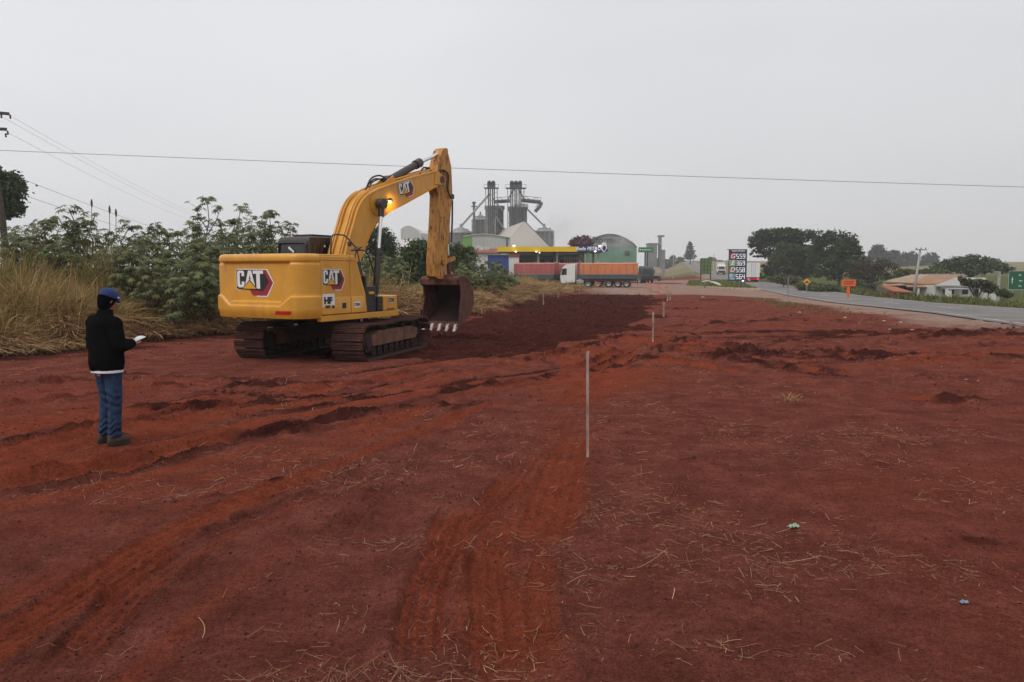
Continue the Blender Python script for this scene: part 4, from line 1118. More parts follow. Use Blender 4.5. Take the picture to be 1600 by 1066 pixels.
JEAN = mat('denim', (0.034, 0.066, 0.130), (0.010, 0.021, 0.052), 9.0, 0.85, bump=0.2, bscale=160, spec=0.2)
SHOE = mat('brown_shoe', (0.075, 0.048, 0.034), (0.045, 0.026, 0.019), 14.0, 0.7)
SOLE = mat('shoe_sole', (0.05, 0.03, 0.022), (0.03, 0.018, 0.014), 14.0, 0.85)
CAPB = mat('cap_blue', (0.016, 0.040, 0.165), (0.009, 0.022, 0.095), 8.0, 0.75, bump=0.15, bscale=120)
CAPW = mat('cap_logo_pale', (0.45, 0.5, 0.6), (0.3, 0.35, 0.5), 8.0, 0.6)
HOOD = mat('knit_black', (0.005, 0.005, 0.006), (0.003, 0.003, 0.004), 8.0, 1.0, spec=0.03)
SHRT = mat('shirt_white', (0.72, 0.74, 0.78), (0.62, 0.64, 0.68), 8.0, 0.8)
PAPR = mat('paper', (0.80, 0.80, 0.79), (0.72, 0.72, 0.72), 4.0, 0.7)
INK = mat('paper_ink', (0.25, 0.25, 0.28), (0.2, 0.2, 0.22), 9.0, 0.7)

pg = ground_at(174, 697)
PH = 1.0
def body_skel():
    b = MB()
    # legs, pelvis, trunk, neck
    for sx in (-1, 1):
        hx = sx * 0.095; ky = 0.015 if sx > 0 else 0.03
        capsule(b, (hx, 0.0, 0.90), (sx * 0.10, ky, 0.48), 0.078, 0.055)
        capsule(b, (sx * 0.10, ky, 0.48), (sx * 0.10, -0.02, 0.09), 0.052, 0.036)
        capsule(b, (sx * 0.10, -0.045, 0.045), (sx * 0.108, 0.10, 0.030), 0.034, 0.024)
        # arms
        sh, elb, wr = (sx * 0.20, -0.02, 1.40), (sx * 0.265, 0.0, 1.13), (sx * 0.085, 0.255, 1.135)
        capsule(b, sh, elb, 0.052, 0.042); capsule(b, elb, wr, 0.042, 0.028)
        # hand: palm, four fingers, thumb
        W = Vector(wr); dirn = Vector((-sx * 0.25, 0.9, 0.12)).normalized(); side = Vector((sx * 0.85, 0.2, -0.35)).normalized()
        palm = W + dirn * 0.07
        for t in (-0.5, 0, 0.5): capsule(b, W + side * t * 0.04, palm + side * t * 0.06, 0.014, 0.012, 8)
        for k, ln in enumerate((0.060, 0.072, 0.068, 0.052)):
            base = palm + side * (-0.033 + 0.022 * k)
            kn = base + dirn * ln * 0.55; tip = kn + (dirn * 0.5 + Vector((-sx * 0.5, 0, 0.25))).normalized() * ln * 0.5
            capsule(b, base, kn, 0.0095, 0.009, 8); capsule(b, kn, tip, 0.009, 0.0075, 8)
        tb = W + dirn * 0.025 + side * -0.025; tm = tb + Vector((-sx * 0.02, 0.02, 0.035)); capsule(b, tb, tm, 0.012, 0.010, 8); capsule(b, tm, tm + Vector((-sx * 0.012, 0.035, 0.004)), 0.010, 0.008, 8)
    loft(b, [(0, 0, 0.80, 0.06, 0.05), (0, 0, 0.86, 0.155, 0.10), (0, 0, 0.95, 0.165, 0.11), (0, 0.005, 1.08, 0.150, 0.10), (0, 0.0, 1.25, 0.175, 0.115), (0, -0.005, 1.38, 0.19, 0.105), (0, -0.01, 1.46, 0.11, 0.07), (0, 0, 1.50, 0.06, 0.055)])
    capsule(b, (0, 0.0, 1.46), (0, 0.03, 1.57), 0.056, 0.052)
    # head bowed forward
    T = Matrix.Translation((0, 0.045, 1.635)) @ Matrix.Rotation(R(-22), 4, 'X')
    def hp(x, y, z): return T @ Vector((x, y, z))
    h = MB(); loft(h, [(0, 0.0, -0.12, 0.03, 0.035), (0, 0.01, -0.105, 0.05, 0.065), (0, 0.008, -0.06, 0.062, 0.085), (0, 0.0, 0.0, 0.073, 0.098), (0, -0.008, 0.05, 0.075, 0.10), (0, -0.01, 0.09, 0.062, 0.085), (0, -0.01, 0.115, 0.03, 0.04)])
    b.add([hp(*v) for v in h.v], h.f)
    capsule(b, hp(0, 0.088, 0.015), hp(0, 0.112, -0.03), 0.010, 0.015, 8)            # nose
    capsule(b, hp(-0.02, 0.082, -0.065), hp(0.02, 0.082, -0.065), 0.010, 0.010, 8)   # mouth
    capsule(b, hp(-0.028, 0.078, 0.02), hp(0.028, 0.078, 0.02), 0.014, 0.014, 8)     # brow
    capsule(b, hp(0, 0.068, -0.105), hp(0, 0.075, -0.10), 0.022, 0.02, 8)            # chin
    for sx in (-1, 1): capsule(b, hp(sx * 0.076, -0.005, 0.02), hp(sx * 0.078, -0.01, -0.025), 0.016, 0.012, 8)
    return b, T
bsk, HT = body_skel()
FACING = R(34)
man = fuse(bsk, 'person', SKIN, None, 0.0062, 4)
man.location = (pg.x, pg.y, H(pg.x, pg.y) + 0.035); man.rotation_euler = (0, 0, -FACING); man.scale = (0.965,) * 3
tag(man, 'person in black jacket, blue jeans and blue cap standing and reading a paper', 'person')
for sx in (-1, 1):
    b = MB(); b.lathe([(0.0001, -0.011), (0.008, -0.008), (0.011, 0), (0.008, 0.008), (0.0001, 0.011)], (0, 0, 0), 10)
    p = HT @ Vector((sx * 0.03, 0.083, 0.0)); o = b.build('eye', WHT, man, smooth='all', loc=p)
# jeans
def wr_jean(c):
    x, y, z = c.T.astype(float)
    low = np.exp(-((z - 0.14) / 0.12) ** 2); kn = np.exp(-((z - 0.50) / 0.12) ** 2)
    return 0.010 * np.sin(z * 95 + 3 * np.sin(x * 30 + y * 25)) * low + 0.006 * np.sin(z * 70 + x * 40 + 4 * y) * kn + 0.008 * fbm(x * 14 + y * 9, z * 16, 5, 3)
b = MB()
for sx in (-1, 1):
    ky = 0.015 if sx > 0 else 0.035
    capsule(b, (sx * 0.092, 0.0, 0.86), (sx * 0.100, ky, 0.50), 0.105, 0.080, 16); capsule(b, (sx * 0.100, ky, 0.50), (sx * 0.10, -0.005, 0.14), 0.080, 0.068, 16)
    loft(b, [(sx * 0.10, -0.005, 0.065, 0.070, 0.078), (sx * 0.10, -0.005, 0.16, 0.072, 0.078)], 16)
loft(b, [(0, -0.005, 0.80, 0.17, 0.115), (0, -0.015, 0.88, 0.19, 0.135), (0, -0.01, 0.98, 0.185, 0.128), (0, 0, 1.02, 0.178, 0.12)])
fuse(b, 'jeans', JEAN, man, 0.010, 4, wr_jean)
# jacket
def wr_jack(c):
    x, y, z = c.T.astype(float)
    return 0.013 * fbm(x * 7 + y * 5, z * 7, 15, 3) + 0.0025 * np.sin(z * 60 + 25 * x) * (np.abs(x) > 0.2)
b = MB()
loft(b, [(0, -0.005, 0.835, 0.205, 0.158), (0, -0.005, 0.86, 0.214, 0.166), (0, -0.005, 0.93, 0.228, 0.178), (0, -0.005, 1.10, 0.222, 0.17), (0, -0.012, 1.28, 0.232, 0.165), (0, -0.02, 1.38, 0.232, 0.148), (0, -0.02, 1.44, 0.185, 0.118), (0, -0.012, 1.475, 0.115, 0.092), (0, 0.0, 1.51, 0.082, 0.08), (0, 0.008, 1.535, 0.084, 0.082)])
for sx in (-1, 1):
    capsule(b, (sx * 0.205, -0.02, 1.385), (sx * 0.285, 0.0, 1.12), 0.088, 0.074, 14); capsule(b, (sx * 0.285, 0.0, 1.12), (sx * 0.112, 0.225, 1.130), 0.074, 0.056, 14)
fuse(b, 'jacket', JACK, man, 0.011, 5, wr_jack)
b = MB(); loft(b, [(0, -0.006, 0.818, 0.205, 0.155), (0, -0.006, 0.835, 0.207, 0.158), (0, -0.004, 0.87, 0.20, 0.15)], 28); b.build('shirt_hem', SHRT, man, smooth=True)
b = MB(); b.box((0.06, -0.137, 0.80), (0.07, 0.006, 0.03)); b.build('belt_patch', mat('leather_tan', (0.25, 0.10, 0.05), (0.2, 0.08, 0.04), 9.0, 0.6), man)
# shoes
for sx in (-1, 1):
    b = MB(); x = sx * 0.105
    loft(b, [(x, 0.035, 0.012, 0.048, 0.135), (x, 0.035, 0.03, 0.050, 0.138), (x, 0.03, 0.055, 0.047, 0.128), (x, 0.0, 0.08, 0.043, 0.090), (x, -0.035, 0.105, 0.042, 0.05)], 18)
    s = fuse(b, 'shoe', SHOE, man, 0.008, 3)
    b = MB(); loft(b, [(x, 0.035, -0.035, 0.046, 0.135), (x, 0.035, 0.006, 0.052, 0.142), (x, 0.035, 0.016, 0.051, 0.14)], 18); b.build('sole', SOLE, s, smooth=True)
# hood under the cap and the cap
b = MB(); h = MB()
loft(h, [(0, -0.025, -0.12, 0.055, 0.05), (0, -0.022, -0.09, 0.070, 0.072), (0, -0.022, -0.03, 0.086, 0.094), (0, -0.022, 0.03, 0.095, 0.104), (0, -0.018, 0.07, 0.088, 0.098)])
b.add([HT @ Vector(v) for v in h.v], h.f); fuse(b, 'hood', HOOD, man, 0.009, 4)
h = MB(); loft(h, [(0, -0.006, 0.035, 0.098, 0.118), (0, -0.006, 0.06, 0.099, 0.119), (0, -0.008, 0.09, 0.093, 0.11), (0, -0.010, 0.118, 0.076, 0.09), (0, -0.012, 0.138, 0.045, 0.055), (0, -0.012, 0.145, 0.01, 0.012)], 24)
b = MB(); b.add([HT @ Vector(v) for v in h.v], h.f); capo = b.build('cap', CAPB, man, smooth=True)
b = MB(); rows = []
for j in range(13):
    t = -1 + 2 * j / 12; a = t * R(62)
    rows.append([HT @ Vector((0.095 * math.sin(a), -0.006 + 0.115 * math.cos(a), 0.045)), HT @ Vector((0.098 * math.sin(a), 0.02 + 0.115 * math.cos(a) ** 0.7, 0.022 - 0.018 * abs(t)))])
b.grid(rows); o = b.build('brim', CAPB, capo, smooth=True, recalc=False); md = o.modifiers.new('thick', 'SOLIDIFY'); md.thickness = 0.004
b = MB(); b.box(HT @ Vector((0.088, 0.05, 0.06)), (0.006, 0.03, 0.02), HT.to_3x3() @ Matrix.Rotation(R(-28), 3, 'Z')); b.build('cap_badge', CAPW, capo)
b = MB(); b.cyl(HT @ Vector((0, -0.012, 0.143)), HT @ Vector((0, -0.012, 0.152)), 0.009, n=8); b.build('button', CAPB, capo)
# the paper, held in both hands
pr_ = MB()
rows = []
for i in range(9):
    rows.append([(-0.085 + 0.17 * j / 6, 0.30 + 0.13 * i / 8, 1.150 + 0.045 * (i / 8) + 0.010 * math.sin(j / 6 * math.pi) ) for j in range(7)])
pr_.grid(rows)
pap = pr_.build('paper_sheet', PAPR, None, smooth='all', recalc=False)
md = pap.modifiers.new('thick', 'SOLIDIFY'); md.thickness = 0.0012
pap.location = man.location; pap.rotation_euler = man.rotation_euler; pap.scale = man.scale
tag(pap, 'white paper held in the hands of the person in black', 'paper')
# ================================================================== vegetation
LEAFM = mat('leaf_tinted', (1.0, 1.0, 1.0), (0.72, 0.74, 0.70), 1.5, 0.6, attr='tint', trans=0.25, spec=0.3)
GRASM = mat('grass_tinted', (1.0, 1.0, 1.0), (0.78, 0.76, 0.72), 1.2, 0.8, attr='tint', trans=0.2, spec=0.15)
BARK = mat('bark', (0.10, 0.075, 0.058), (0.05, 0.037, 0.03), 6.0, 0.9, bump=0.4, bscale=20)
STEM = mat('castor_stem', (0.12, 0.105, 0.06), (0.075, 0.055, 0.04), 6.0, 0.8)
CASL = mat('castor_leaf', (0.20, 0.215, 0.085), (0.046, 0.068, 0.022), 2.6, 0.6, spec=0.22, trans=0.25, mixpos=(0.36, 0.66))

def blades(name, bx, by, bz, h, az, lean, droop, width, col, K=4, label=None, cat=None):
    """one mesh of bent grass blades from arrays"""
    n = len(bx); t = np.linspace(0, 1, K + 1)
    ca, sa = np.cos(az), np.sin(az)
    V = np.zeros((n, K + 1, 2, 3), np.float32)
    wob = rng.normal(0, 0.05, (n, 1)) * np.sin(t * 3)[None, :]
    out = (lean[:, None] * t[None] + droop[:, None] * t[None] ** 2.2) * h[:, None]
    upz = h[:, None] * (t[None] - 0.72 * droop[:, None] * t[None] ** 2.6 - 0.2 * lean[:, None] * t[None])
    cx = bx[:, None] + ca[:, None] * out + wob * h[:, None] * sa[:, None]
    cy = by[:, None] + sa[:, None] * out - wob * h[:, None] * ca[:, None]
    cz = bz[:, None] + upz
    fa = rng.uniform(0, 2 * np.pi, n)
    wx, wy = np.cos(fa), np.sin(fa)
    ww = width[:, None] * np.array([0.8] + [1.0] * (K - 1) + [0.12])[None] / 2
    for s, k in ((-1, 0), (1, 1)):
        V[:, :, k, 0] = cx + s * ww * wx[:, None]; V[:, :, k, 1] = cy + s * ww * wy[:, None]; V[:, :, k, 2] = cz + s * ww * 0.25
    base = (np.arange(n) * (K + 1) * 2)[:, None]
    q = np.concatenate([base + np.array([2 * i, 2 * i + 1, 2 * i + 3, 2 * i + 2])[None] for i in range(K)], 1).reshape(-1, 4)
    C = np.repeat(col, (K + 1) * 2, 0)
    o = np_obj(name, V.reshape(-1, 3), q, GRASM, None, None, C)
    return tag(o, label, cat, None, 'stuff')
def tcol(n, a, b, jit=0.18):
    k = rng.random((n, 1)); c = np.array(a)[None] * (1 - k) + np.array(b)[None] * k
    return np.clip(c * rng.normal(1, jit, (n, 1)), 0.004, 0.9)
def bank_points(n, al0, al1, d0, d1, pw=1.0):
    """random points at distance d0..d1 beyond the bank edge, between two y values"""
    seg = np.hypot(*np.diff(BANK, axis=0).T); cum = np.r_[0, np.cumsum(seg)]
    ya = np.interp(al0, BANK[:, 1], cum); yb = np.interp(al1, BANK[:, 1], cum)
    q = rng.uniform(ya, yb, n)
    x = np.interp(q, cum, BANK[:, 0]); y = np.interp(q, cum, BANK[:, 1])
    i = np.clip(np.searchsorted(cum, q) - 1, 0, len(seg) - 1)
    d = np.diff(BANK, axis=0)[i] / seg[i][:, None]
    s = d0 + (d1 - d0) * rng.random(n) ** pw
    x = x - d[:, 1] * s; y = y + d[:, 0] * s
    az = np.arctan2(-d[:, 0], d[:, 1])          # towards the bare ground
    return x, y, s, az
DRY, DRY2, OLV, OLV2, GRN, GRN2 = (0.53, 0.345, 0.17), (0.25, 0.145, 0.068), (0.32, 0.24, 0.088), (0.16, 0.15, 0.045), (0.085, 0.115, 0.035), (0.05, 0.075, 0.024)
sets = []
def gset(n, y0, y1, d0, d1, h0, h1, lean, droop, w0, w1, ca, cb, pw=1.0, outward=0.0, tuft=0.0):
    x, y, s, az = bank_points(n, y0, y1, d0, d1, pw)
    if tuft:                                    # gather blades into tussocks
        m = max(8, n // 45); k = rng.integers(0, m, n); x = x[k] + rng.normal(0, tuft, n); y = y[k] + rng.normal(0, tuft, n); az = az[k]
    z = base_h(x, y) - 0.03
    patch = 0.75 + 0.9 * (fbm(x * 0.45, y * 0.45, 201, 3) + 0.15)
    h = rng.uniform(h0, h1, n) * np.clip(patch, 0.45, 1.5)
    a = np.where(rng.random(n) < outward, az + rng.normal(0, 0.6, n), rng.uniform(0, 2 * np.pi, n))
    sets.append((x, y, z, h, a, np.abs(rng.normal(lean, lean * 0.5, n)), np.clip(rng.normal(droop, 0.22, n), 0.02, 1.05), rng.uniform(w0, w1, n), tcol(n, ca, cb)))
# thatch hanging over the cut edge
gset(11000, 11, 30, -0.25, 1.2, 0.6, 1.25, 0.35, 0.85, 0.014, 0.03, DRY, DRY2, 1.0, 0.8, 0.14)
gset(8500, 28, 84, -0.2, 2.2, 0.8, 1.5, 0.35, 0.75, 0.025, 0.05, DRY, DRY2, 1.0, 0.6, 0.25)
# knee to breast high dry grass behind
gset(10000, 10, 30, 0.6, 4.0, 1.0, 1.9, 0.22, 0.5, 0.010, 0.02, DRY, OLV, 1.0, 0.4, 0.22)
gset(8000, 10, 25, 1.5, 6.5, 1.5, 2.5, 0.2, 0.35, 0.010, 0.02, OLV, DRY, 1.0, 0.3, 0.25)
gset(9000, 10, 26, 3.0, 9.0, 1.8, 2.9, 0.15, 0.30, 0.010, 0.022, OLV, OLV2, 1.0, 0.2, 0.25)
gset(6500, 24, 84, 0.8, 4.5, 1.0, 1.7, 0.22, 0.5, 0.02, 0.04, DRY, OLV, 1.0, 0.4, 0.3)
gset(4500, 26, 84, 2.0, 8.0, 0.8, 1.4, 0.2, 0.4, 0.025, 0.05, OLV, GRN, 1.0, 0.2, 0.35)
gset(3500, 22, 34, 0.5, 3.2, 0.5, 0.9, 0.2, 0.5, 0.012, 0.025, (0.30, 0.24, 0.07), OLV, 1.0, 0.2, 0.25)
gset(7000, 19, 33, 1.0, 6.5, 1.1, 2.0, 0.2, 0.35, 0.012, 0.024, OLV, GRN, 1.0, 0.2, 0.3)
gset(3500, 19, 33, 0.8, 5.0, 1.0, 1.8, 0.2, 0.4, 0.012, 0.024, DRY, OLV, 1.0, 0.3, 0.3)
A = [np.concatenate([s[i] for s in sets]) for i in range(9)]
blades('dry_grass', *A, K=4, label='tall dry tan and olive grass on the bank at left', cat='grass')
# a few tall pale stalks standing out of the grass
x, y, s, az = bank_points(70, 12, 40, 1.0, 6.0); n = 70
blades('grass_stalks', x, y, base_h(x, y), rng.uniform(1.6, 2.7, n), rng.uniform(0, 6.28, n), np.abs(rng.normal(0.2, 0.15, n)), np.abs(rng.normal(0.1, 0.1, n)), np.full(n, 0.02), tcol(n, (0.5, 0.38, 0.2), DRY), label='pale bare stalks rising out of the dry grass at left', cat='grass')
# green verge on the far side of the road and on the island
n = 15000
yy = np.exp(rng.uniform(math.log(34), math.log(150), n)); ss = rng.uniform(4.0, 7.6, n) + rng.exponential(0.6, n); xx = road_x(yy) + ss * 0.98
yy2 = yy - ss * 0.196
blades('verge_grass', xx, yy2, base_h(xx, yy2) - 0.03, rng.uniform(0.25, 0.7, n) * np.clip(0.9 + fbm(xx * 0.3, yy2 * 0.3, 205, 3) * 1.2, 0.4, 1.6) * (0.85 + 0.25 * (ss > 5.2)), rng.uniform(0, 6.28, n), np.full(n, 0.2), rng.uniform(0.1, 0.6, n), 0.0009 * yy, tcol(n, GRN, (0.19, 0.18, 0.06), 0.2), K=3, label='green verge grass along the far side of the road', cat='grass')
n = 2600
yy = np.exp(rng.uniform(math.log(26), math.log(68), n)); ss = -9.0 + rng.normal(0, 0.9, n); xx = road_x(yy) + ss
k = fbm(xx * 0.5, yy * 0.5, 97, 3) > -0.02
blades('shoulder_weeds', xx[k], yy[k], base_h(xx, yy)[k] - 0.02, rng.uniform(0.08, 0.3, k.sum()), rng.uniform(0, 6.28, k.sum()), np.full(k.sum(), 0.3), rng.uniform(0.2, 0.7, k.sum()), (0.0007 * yy)[k], tcol(k.sum(), GRN, (0.22, 0.18, 0.08), 0.2), K=3, label='low weeds along the near gravel shoulder', cat='weeds')

# ------------------------------------------------------------------ castor plants with hand-shaped leaves
def castor_leaf_mesh():
    b = MB(); n = 8; pts = [(0, 0, 0.0)]
    V = [(0, 0, 0)]; F_ = []
    for k in range(n):
        a = R(-150 + 300 * k / (n - 1)); L = 1.0 - 0.30 * abs(k - (n - 1) / 2) / (n / 2)
        a0 = a - R(21); a1 = a + R(21); i = len(V)
        V += [(0.34 * math.sin(a0), 0.34 * math.cos(a0), -0.02), (0.66 * L * math.sin(a - R(11)), 0.66 * L * math.cos(a - R(11)), -0.07), (L * math.sin(a), L * math.cos(a), -0.26), (0.66 * L * math.sin(a + R(11)), 0.66 * L * math.cos(a + R(11)), -0.07), (0.34 * math.sin(a1), 0.34 * math.cos(a1), -0.02), (0.6 * L * math.sin(a), 0.6 * L * math.cos(a), 0.0)]
        F_ += [(0, i, i + 5), (i, i + 1, i + 5), (i + 1, i + 2, i + 5), (i + 2, i + 3, i + 5), (i + 3, i + 4, i + 5), (i + 4, 0, i + 5)]
    b.add(V, F_)
    return b
CL = castor_leaf_mesh(); CLV = np.array(CL.v); CLF = np.array(CL.f)
castor_me = CL.mesh('leaf'); castor_me.materials.append(CASL)
def castor(base, h, nl, seed, label, group=None, separate=True, spread=1.0, ls=(0.2, 0.34), scale_low=0.30):
    r = random.Random(seed)
    t = thing('castor_plant', label, 'plant', base, r.uniform(0, 6.28), group)
    b = MB(); tips = []
    lean = Vector((r.uniform(-0.1, 0.1), r.uniform(-0.1, 0.1), 1))
    main = [lean * (h * k / 5) * (1.0) + Vector((r.uniform(-.06, .06), r.uniform(-.06, .06), 0)) * k for k in range(6)]
    b.tube(main, [0.045 - 0.006 * k for k in range(6)], 6)
    nodes = [(main[k], (main[min(5, k + 1)] - main[k - 1]).normalized()) for k in (2, 3, 4, 5)]
    for k in range(r.randint(3, 5) if separate else 8):
        f = r.uniform(0.35 if separate else 0.1, 0.75); p = main[0].lerp(main[5], f); a = r.uniform(0, 6.28)
        d = Vector((math.cos(a) * 0.7, math.sin(a) * 0.7, 1)).normalized(); L = h * r.uniform(0.25, 0.45) * min(1, (1.05 - f) * 2)
        q = p + d * L * 0.6; e = q + (d + Vector((0, 0, 0.7))).normalized() * L * 0.45
        b.tube([p, q, e], [0.025, 0.018, 0.011], 5); nodes += [(q, d), (e, Vector((0, 0, 1)))]
    nodes += [(main[5], lean), (main[5], lean)]
    LV = []; LF = []; cnt = 0
    st = None
    for k in range(nl):
        p, d = r.choice(nodes); a = r.uniform(0, 6.28); L = r.uniform(0.18, 0.45) * spread
        pd = Vector((math.cos(a), math.sin(a), r.uniform(-0.1, 0.75))); pd.normalize()
        p0 = p + d * r.uniform(-0.3, 0.05) * h * 0.16
        e = p0 + pd * L
        b.tube([p0, e], [0.008, 0.006], 3)
        s = r.uniform(*ls)
        rot = Euler((R(r.uniform(-48, -8)), R(r.uniform(-22, 22)), a - math.pi / 2 + r.uniform(-.4, .4)))
        if separate: link('leaf', castor_me, t, 0, e, rot).scale = (s, s, s)
        else:
            M = rot.to_matrix(); LV.append((CLV * s) @ np.array(M).T + np.array(e)); LF.append(CLF + cnt); cnt += len(CLV)
    b.build('stem', STEM, t)
    if not separate: np_obj('crown', np.concatenate(LV), np.concatenate(LF), CASL, t)
    return t
TALL = [(62, 338, 27, 'castor plant with leaves against the sky nearest the leaning pole'), (112, 318, 28, 'castor plant with a broad flat top left of the seed spikes'),
        (150, 338, 28, 'castor plant standing below the seed spikes'), (205, 346, 29, 'castor plant with a rounded top in the middle of the thicket'),
        (240, 350, 30, 'slender castor plant with drooping leaves and bare neck'), (268, 356, 32, 'castor plant low in the dip of the thicket skyline'),
        (298, 350, 33, 'castor plant just left of the tallest one'), (324, 306, 34, 'tallest castor plant, with leaf tiers up to a pointed top'),
        (352, 335, 34, 'castor plant right beside the tallest one'), (377, 316, 36, 'wide castor plant behind the yellow counterweight'), (402, 330, 36, 'castor plant rising over the middle of the counterweight'),
        (430, 326, 36, 'castor plant left of the cab roof'), (452, 342, 37, 'castor plant with drooping leaves touching the cab roof in the view'), (492, 366, 44, 'castor plant whose top shows just above the cab')]
for i, (px, py, Y, lab) in enumerate(TALL):
    p = at(px, py + 4, Y); g = float(base_h(p.x, Y)); castor((p.x, Y, g), p.z - g - 0.12, 58 if Y < 40 else 40, 50 + i, lab, ls=(0.15, 0.26))
GR1 = 'castor plants filling the thicket'
L1 = 'castor plant in the green thicket behind the dry grass bank'
k = 0
for (px, py, Y) in [(20, 372, 27), (45, 360, 30), (85, 352, 31), (130, 350, 32), (175, 362, 30), (190, 372, 26), (222, 378, 27), (255, 385, 27), (285, 378, 28), (312, 372, 29), (335, 380, 29), (360, 365, 31), (388, 362, 32), (415, 360, 33), (445, 372, 34), (475, 380, 38), (230, 405, 24.5), (275, 410, 25.5), (310, 405, 26.5), (335, 415, 27.5), (200, 398, 26), (160, 390, 27), (372, 355, 39), (405, 350, 40), (345, 360, 37), (100, 365, 34), (300, 392, 25.5), (325, 395, 27), (270, 430, 24.2), (320, 432, 25.6), (70, 350, 33), (30, 350, 34), (150, 352, 33), (215, 362, 33), (245, 372, 32), (120, 372, 29), (60, 378, 28), (300, 362, 35), (330, 350, 38), (180, 380, 30), (10, 362, 30), (90, 385, 27), (420, 372, 36), (462, 365, 40), (500, 385, 42), (520, 392, 44)]:
    p = at(px, py + 4, Y); g = float(base_h(p.x, Y)); castor((p.x, Y, g), max(0.9, p.z - g - 0.1), 85, 150 + k, L1, GR1, False, 1.3, (0.12, 0.24)); k += 1
GR2 = 'castor plants behind the bucket'
L2 = 'low castor plant growing behind the bucket and hanging arm'
for (px, py, Y) in [(590, 415, 44), (605, 405, 46), (620, 418, 43), (598, 432, 42), (635, 425, 45), (735, 415, 52), (750, 410, 54), (768, 412, 54), (785, 422, 55), (800, 430, 56), (760, 428, 49), (780, 432, 50), (742, 432, 48), (725, 425, 47), (560, 400, 44), (575, 410, 43)]:
    p = at(px, py, Y); g = float(base_h(p.x, Y)); castor((p.x, Y, g), max(0.9, p.z - g), 70, 250 + k, L2, GR2, False, 1.5, (0.15, 0.28)); k += 1
# dry seed spikes poking out of the skyline
for i, (px, py0, py1) in enumerate(((143, 312, 335), (171, 322, 336), (181, 327, 338))):
    a = at(px, py0, 31); b_ = at(px + 0.5, py1 + 30, 31); b = MB()
    b.tube([b_, b_.lerp(a, 0.6), a.lerp(b_, 0.02)], [0.012, 0.012, 0.008], 5); b.lathe([(0.005, a.z - 0.32), (0.035, a.z - 0.26), (0.045, a.z - 0.12), (0.02, a.z), (0.004, a.z + 0.03)], (a.x, a.y, 0), 7)
    tag(b.build('seed_spike', BARK), ['tallest dark seed spike above the thicket', 'middle one of the three dark seed spikes', 'shortest dark seed spike on the thicket skyline'][i], 'seed spike', 'seed spikes above the thicket')

# ------------------------------------------------------------------ trees
def leaf_cloud(ells, n, size, ca, cb, flat=0.0, clumps=60, seed=1, clump_r=0.16):
    """small leaf faces gathered in clumps through the crown's volume; ells: (cx,cy,cz,rx,ry,rz)"""
    g = np.random.default_rng(seed)
    E = np.array(ells, float); vol = E[:, 3] * E[:, 4] * E[:, 5]; pr = vol ** 0.75; pr = pr / pr.sum()
    ce = g.choice(len(E), clumps * len(E), p=pr)
    d = g.normal(0, 1, (len(ce), 3)); d /= np.linalg.norm(d, axis=1)[:, None]
    rad = g.uniform(0.45, 1.03, len(ce)) ** 0.6
    cc = E[ce, :3] + d * rad[:, None] * E[ce, 3:]
    cr = clump_r * (E[ce, 3] + E[ce, 5]) / 2 * g.uniform(0.7, 1.5, len(ce))
    tone = g.random(len(ce))
    k = g.integers(0, len(ce), n)
    p = cc[k] + g.normal(0, 1, (n, 3)) * cr[k][:, None] * np.array([1, 1, 0.6])[None]
    u = g.normal(0, 1, (n, 3)); u[:, 2] *= (1 - flat); u /= np.linalg.norm(u, axis=1)[:, None]
    w = g.normal(0, 1, (n, 3)); w = np.cross(u, w); w /= np.linalg.norm(w, axis=1)[:, None]
    s = size * g.uniform(0.6, 1.4, n)[:, None]
    V = np.stack([p - u * s * 0.5, p + w * s * 0.34, p + u * s * 0.5, p - w * s * 0.34], 1).reshape(-1, 3)
    Fq = np.arange(n * 4).reshape(-1, 4)
    t = np.clip(0.5 * tone[k] + 0.5 * g.random(n), 0, 1)[:, None]
    c = np.array(ca)[None] * (1 - t) + np.array(cb)[None] * t
    return V, Fq, np.repeat(c, 4, 0)
def tree(name, label, base, ells, n, size, ca, cb, tr=0.2, group=None, limbs=6, flat=0.0, seed=1, clumps=60, cat='tree', clump_r=0.16, trunk_top=None):
    """ells relative to base"""
    t = thing(name, label, cat, base, 0, group); r = random.Random(seed)
    b = MB(); cz = min(e[2] for e in ells); fork = trunk_top or max(0.6, cz * 0.62)
    b.tube([(0, 0, -0.4), (r.uniform(-.1, .1), r.uniform(-.1, .1), fork * 0.5), (r.uniform(-.2, .2), 0, fork)], [tr * 1.25, tr, tr * 0.8], 8)
    for k in range(limbs):
        e = ells[k % len(ells)]
        tip = Vector((e[0] + r.uniform(-.7, .7) * e[3], e[1] + r.uniform(-.7, .7) * e[4], e[2] + r.uniform(-.1, .6) * e[5])); p = Vector((0, 0, fork * r.uniform(0.75, 1)))
        m = p.lerp(tip, 0.5) + Vector((r.uniform(-.2, .2), r.uniform(-.2, .2), 0.12 * tip.z))
        b.tube([p, m, tip], [tr * 0.55, tr * 0.32, tr * 0.12], 6)
    b.build('trunk', BARK, t, smooth='all')
    V, Fq, C = leaf_cloud(ells, n, size, ca, cb, flat, clumps, seed, clump_r)
    np_obj('crown', V, Fq, LEAFM, t, None, C)
    return t
def tree_px(name, label, px, Y, ells_px, n, size, ca, cb, **k):
    """ells in photo pixels: (px, py, rx, ry [, depth scale]) at distance Y"""
    bx = pxx(px, Y); bz = float(base_h(bx, Y)); E = []
    for e in ells_px:
        p = at(e[0], e[1], Y); s = Y / F
        E.append((p.x - bx, (e[4] if len(e) > 4 else 0) , p.z - bz, e[2] * s, max(e[2] * 0.8, e[3]) * s, e[3] * s))
    return tree(name, label, (bx, Y, bz), E, n, size, ca, cb, **k)
DG, DG2 = (0.032, 0.050, 0.020), (0.085, 0.112, 0.042)
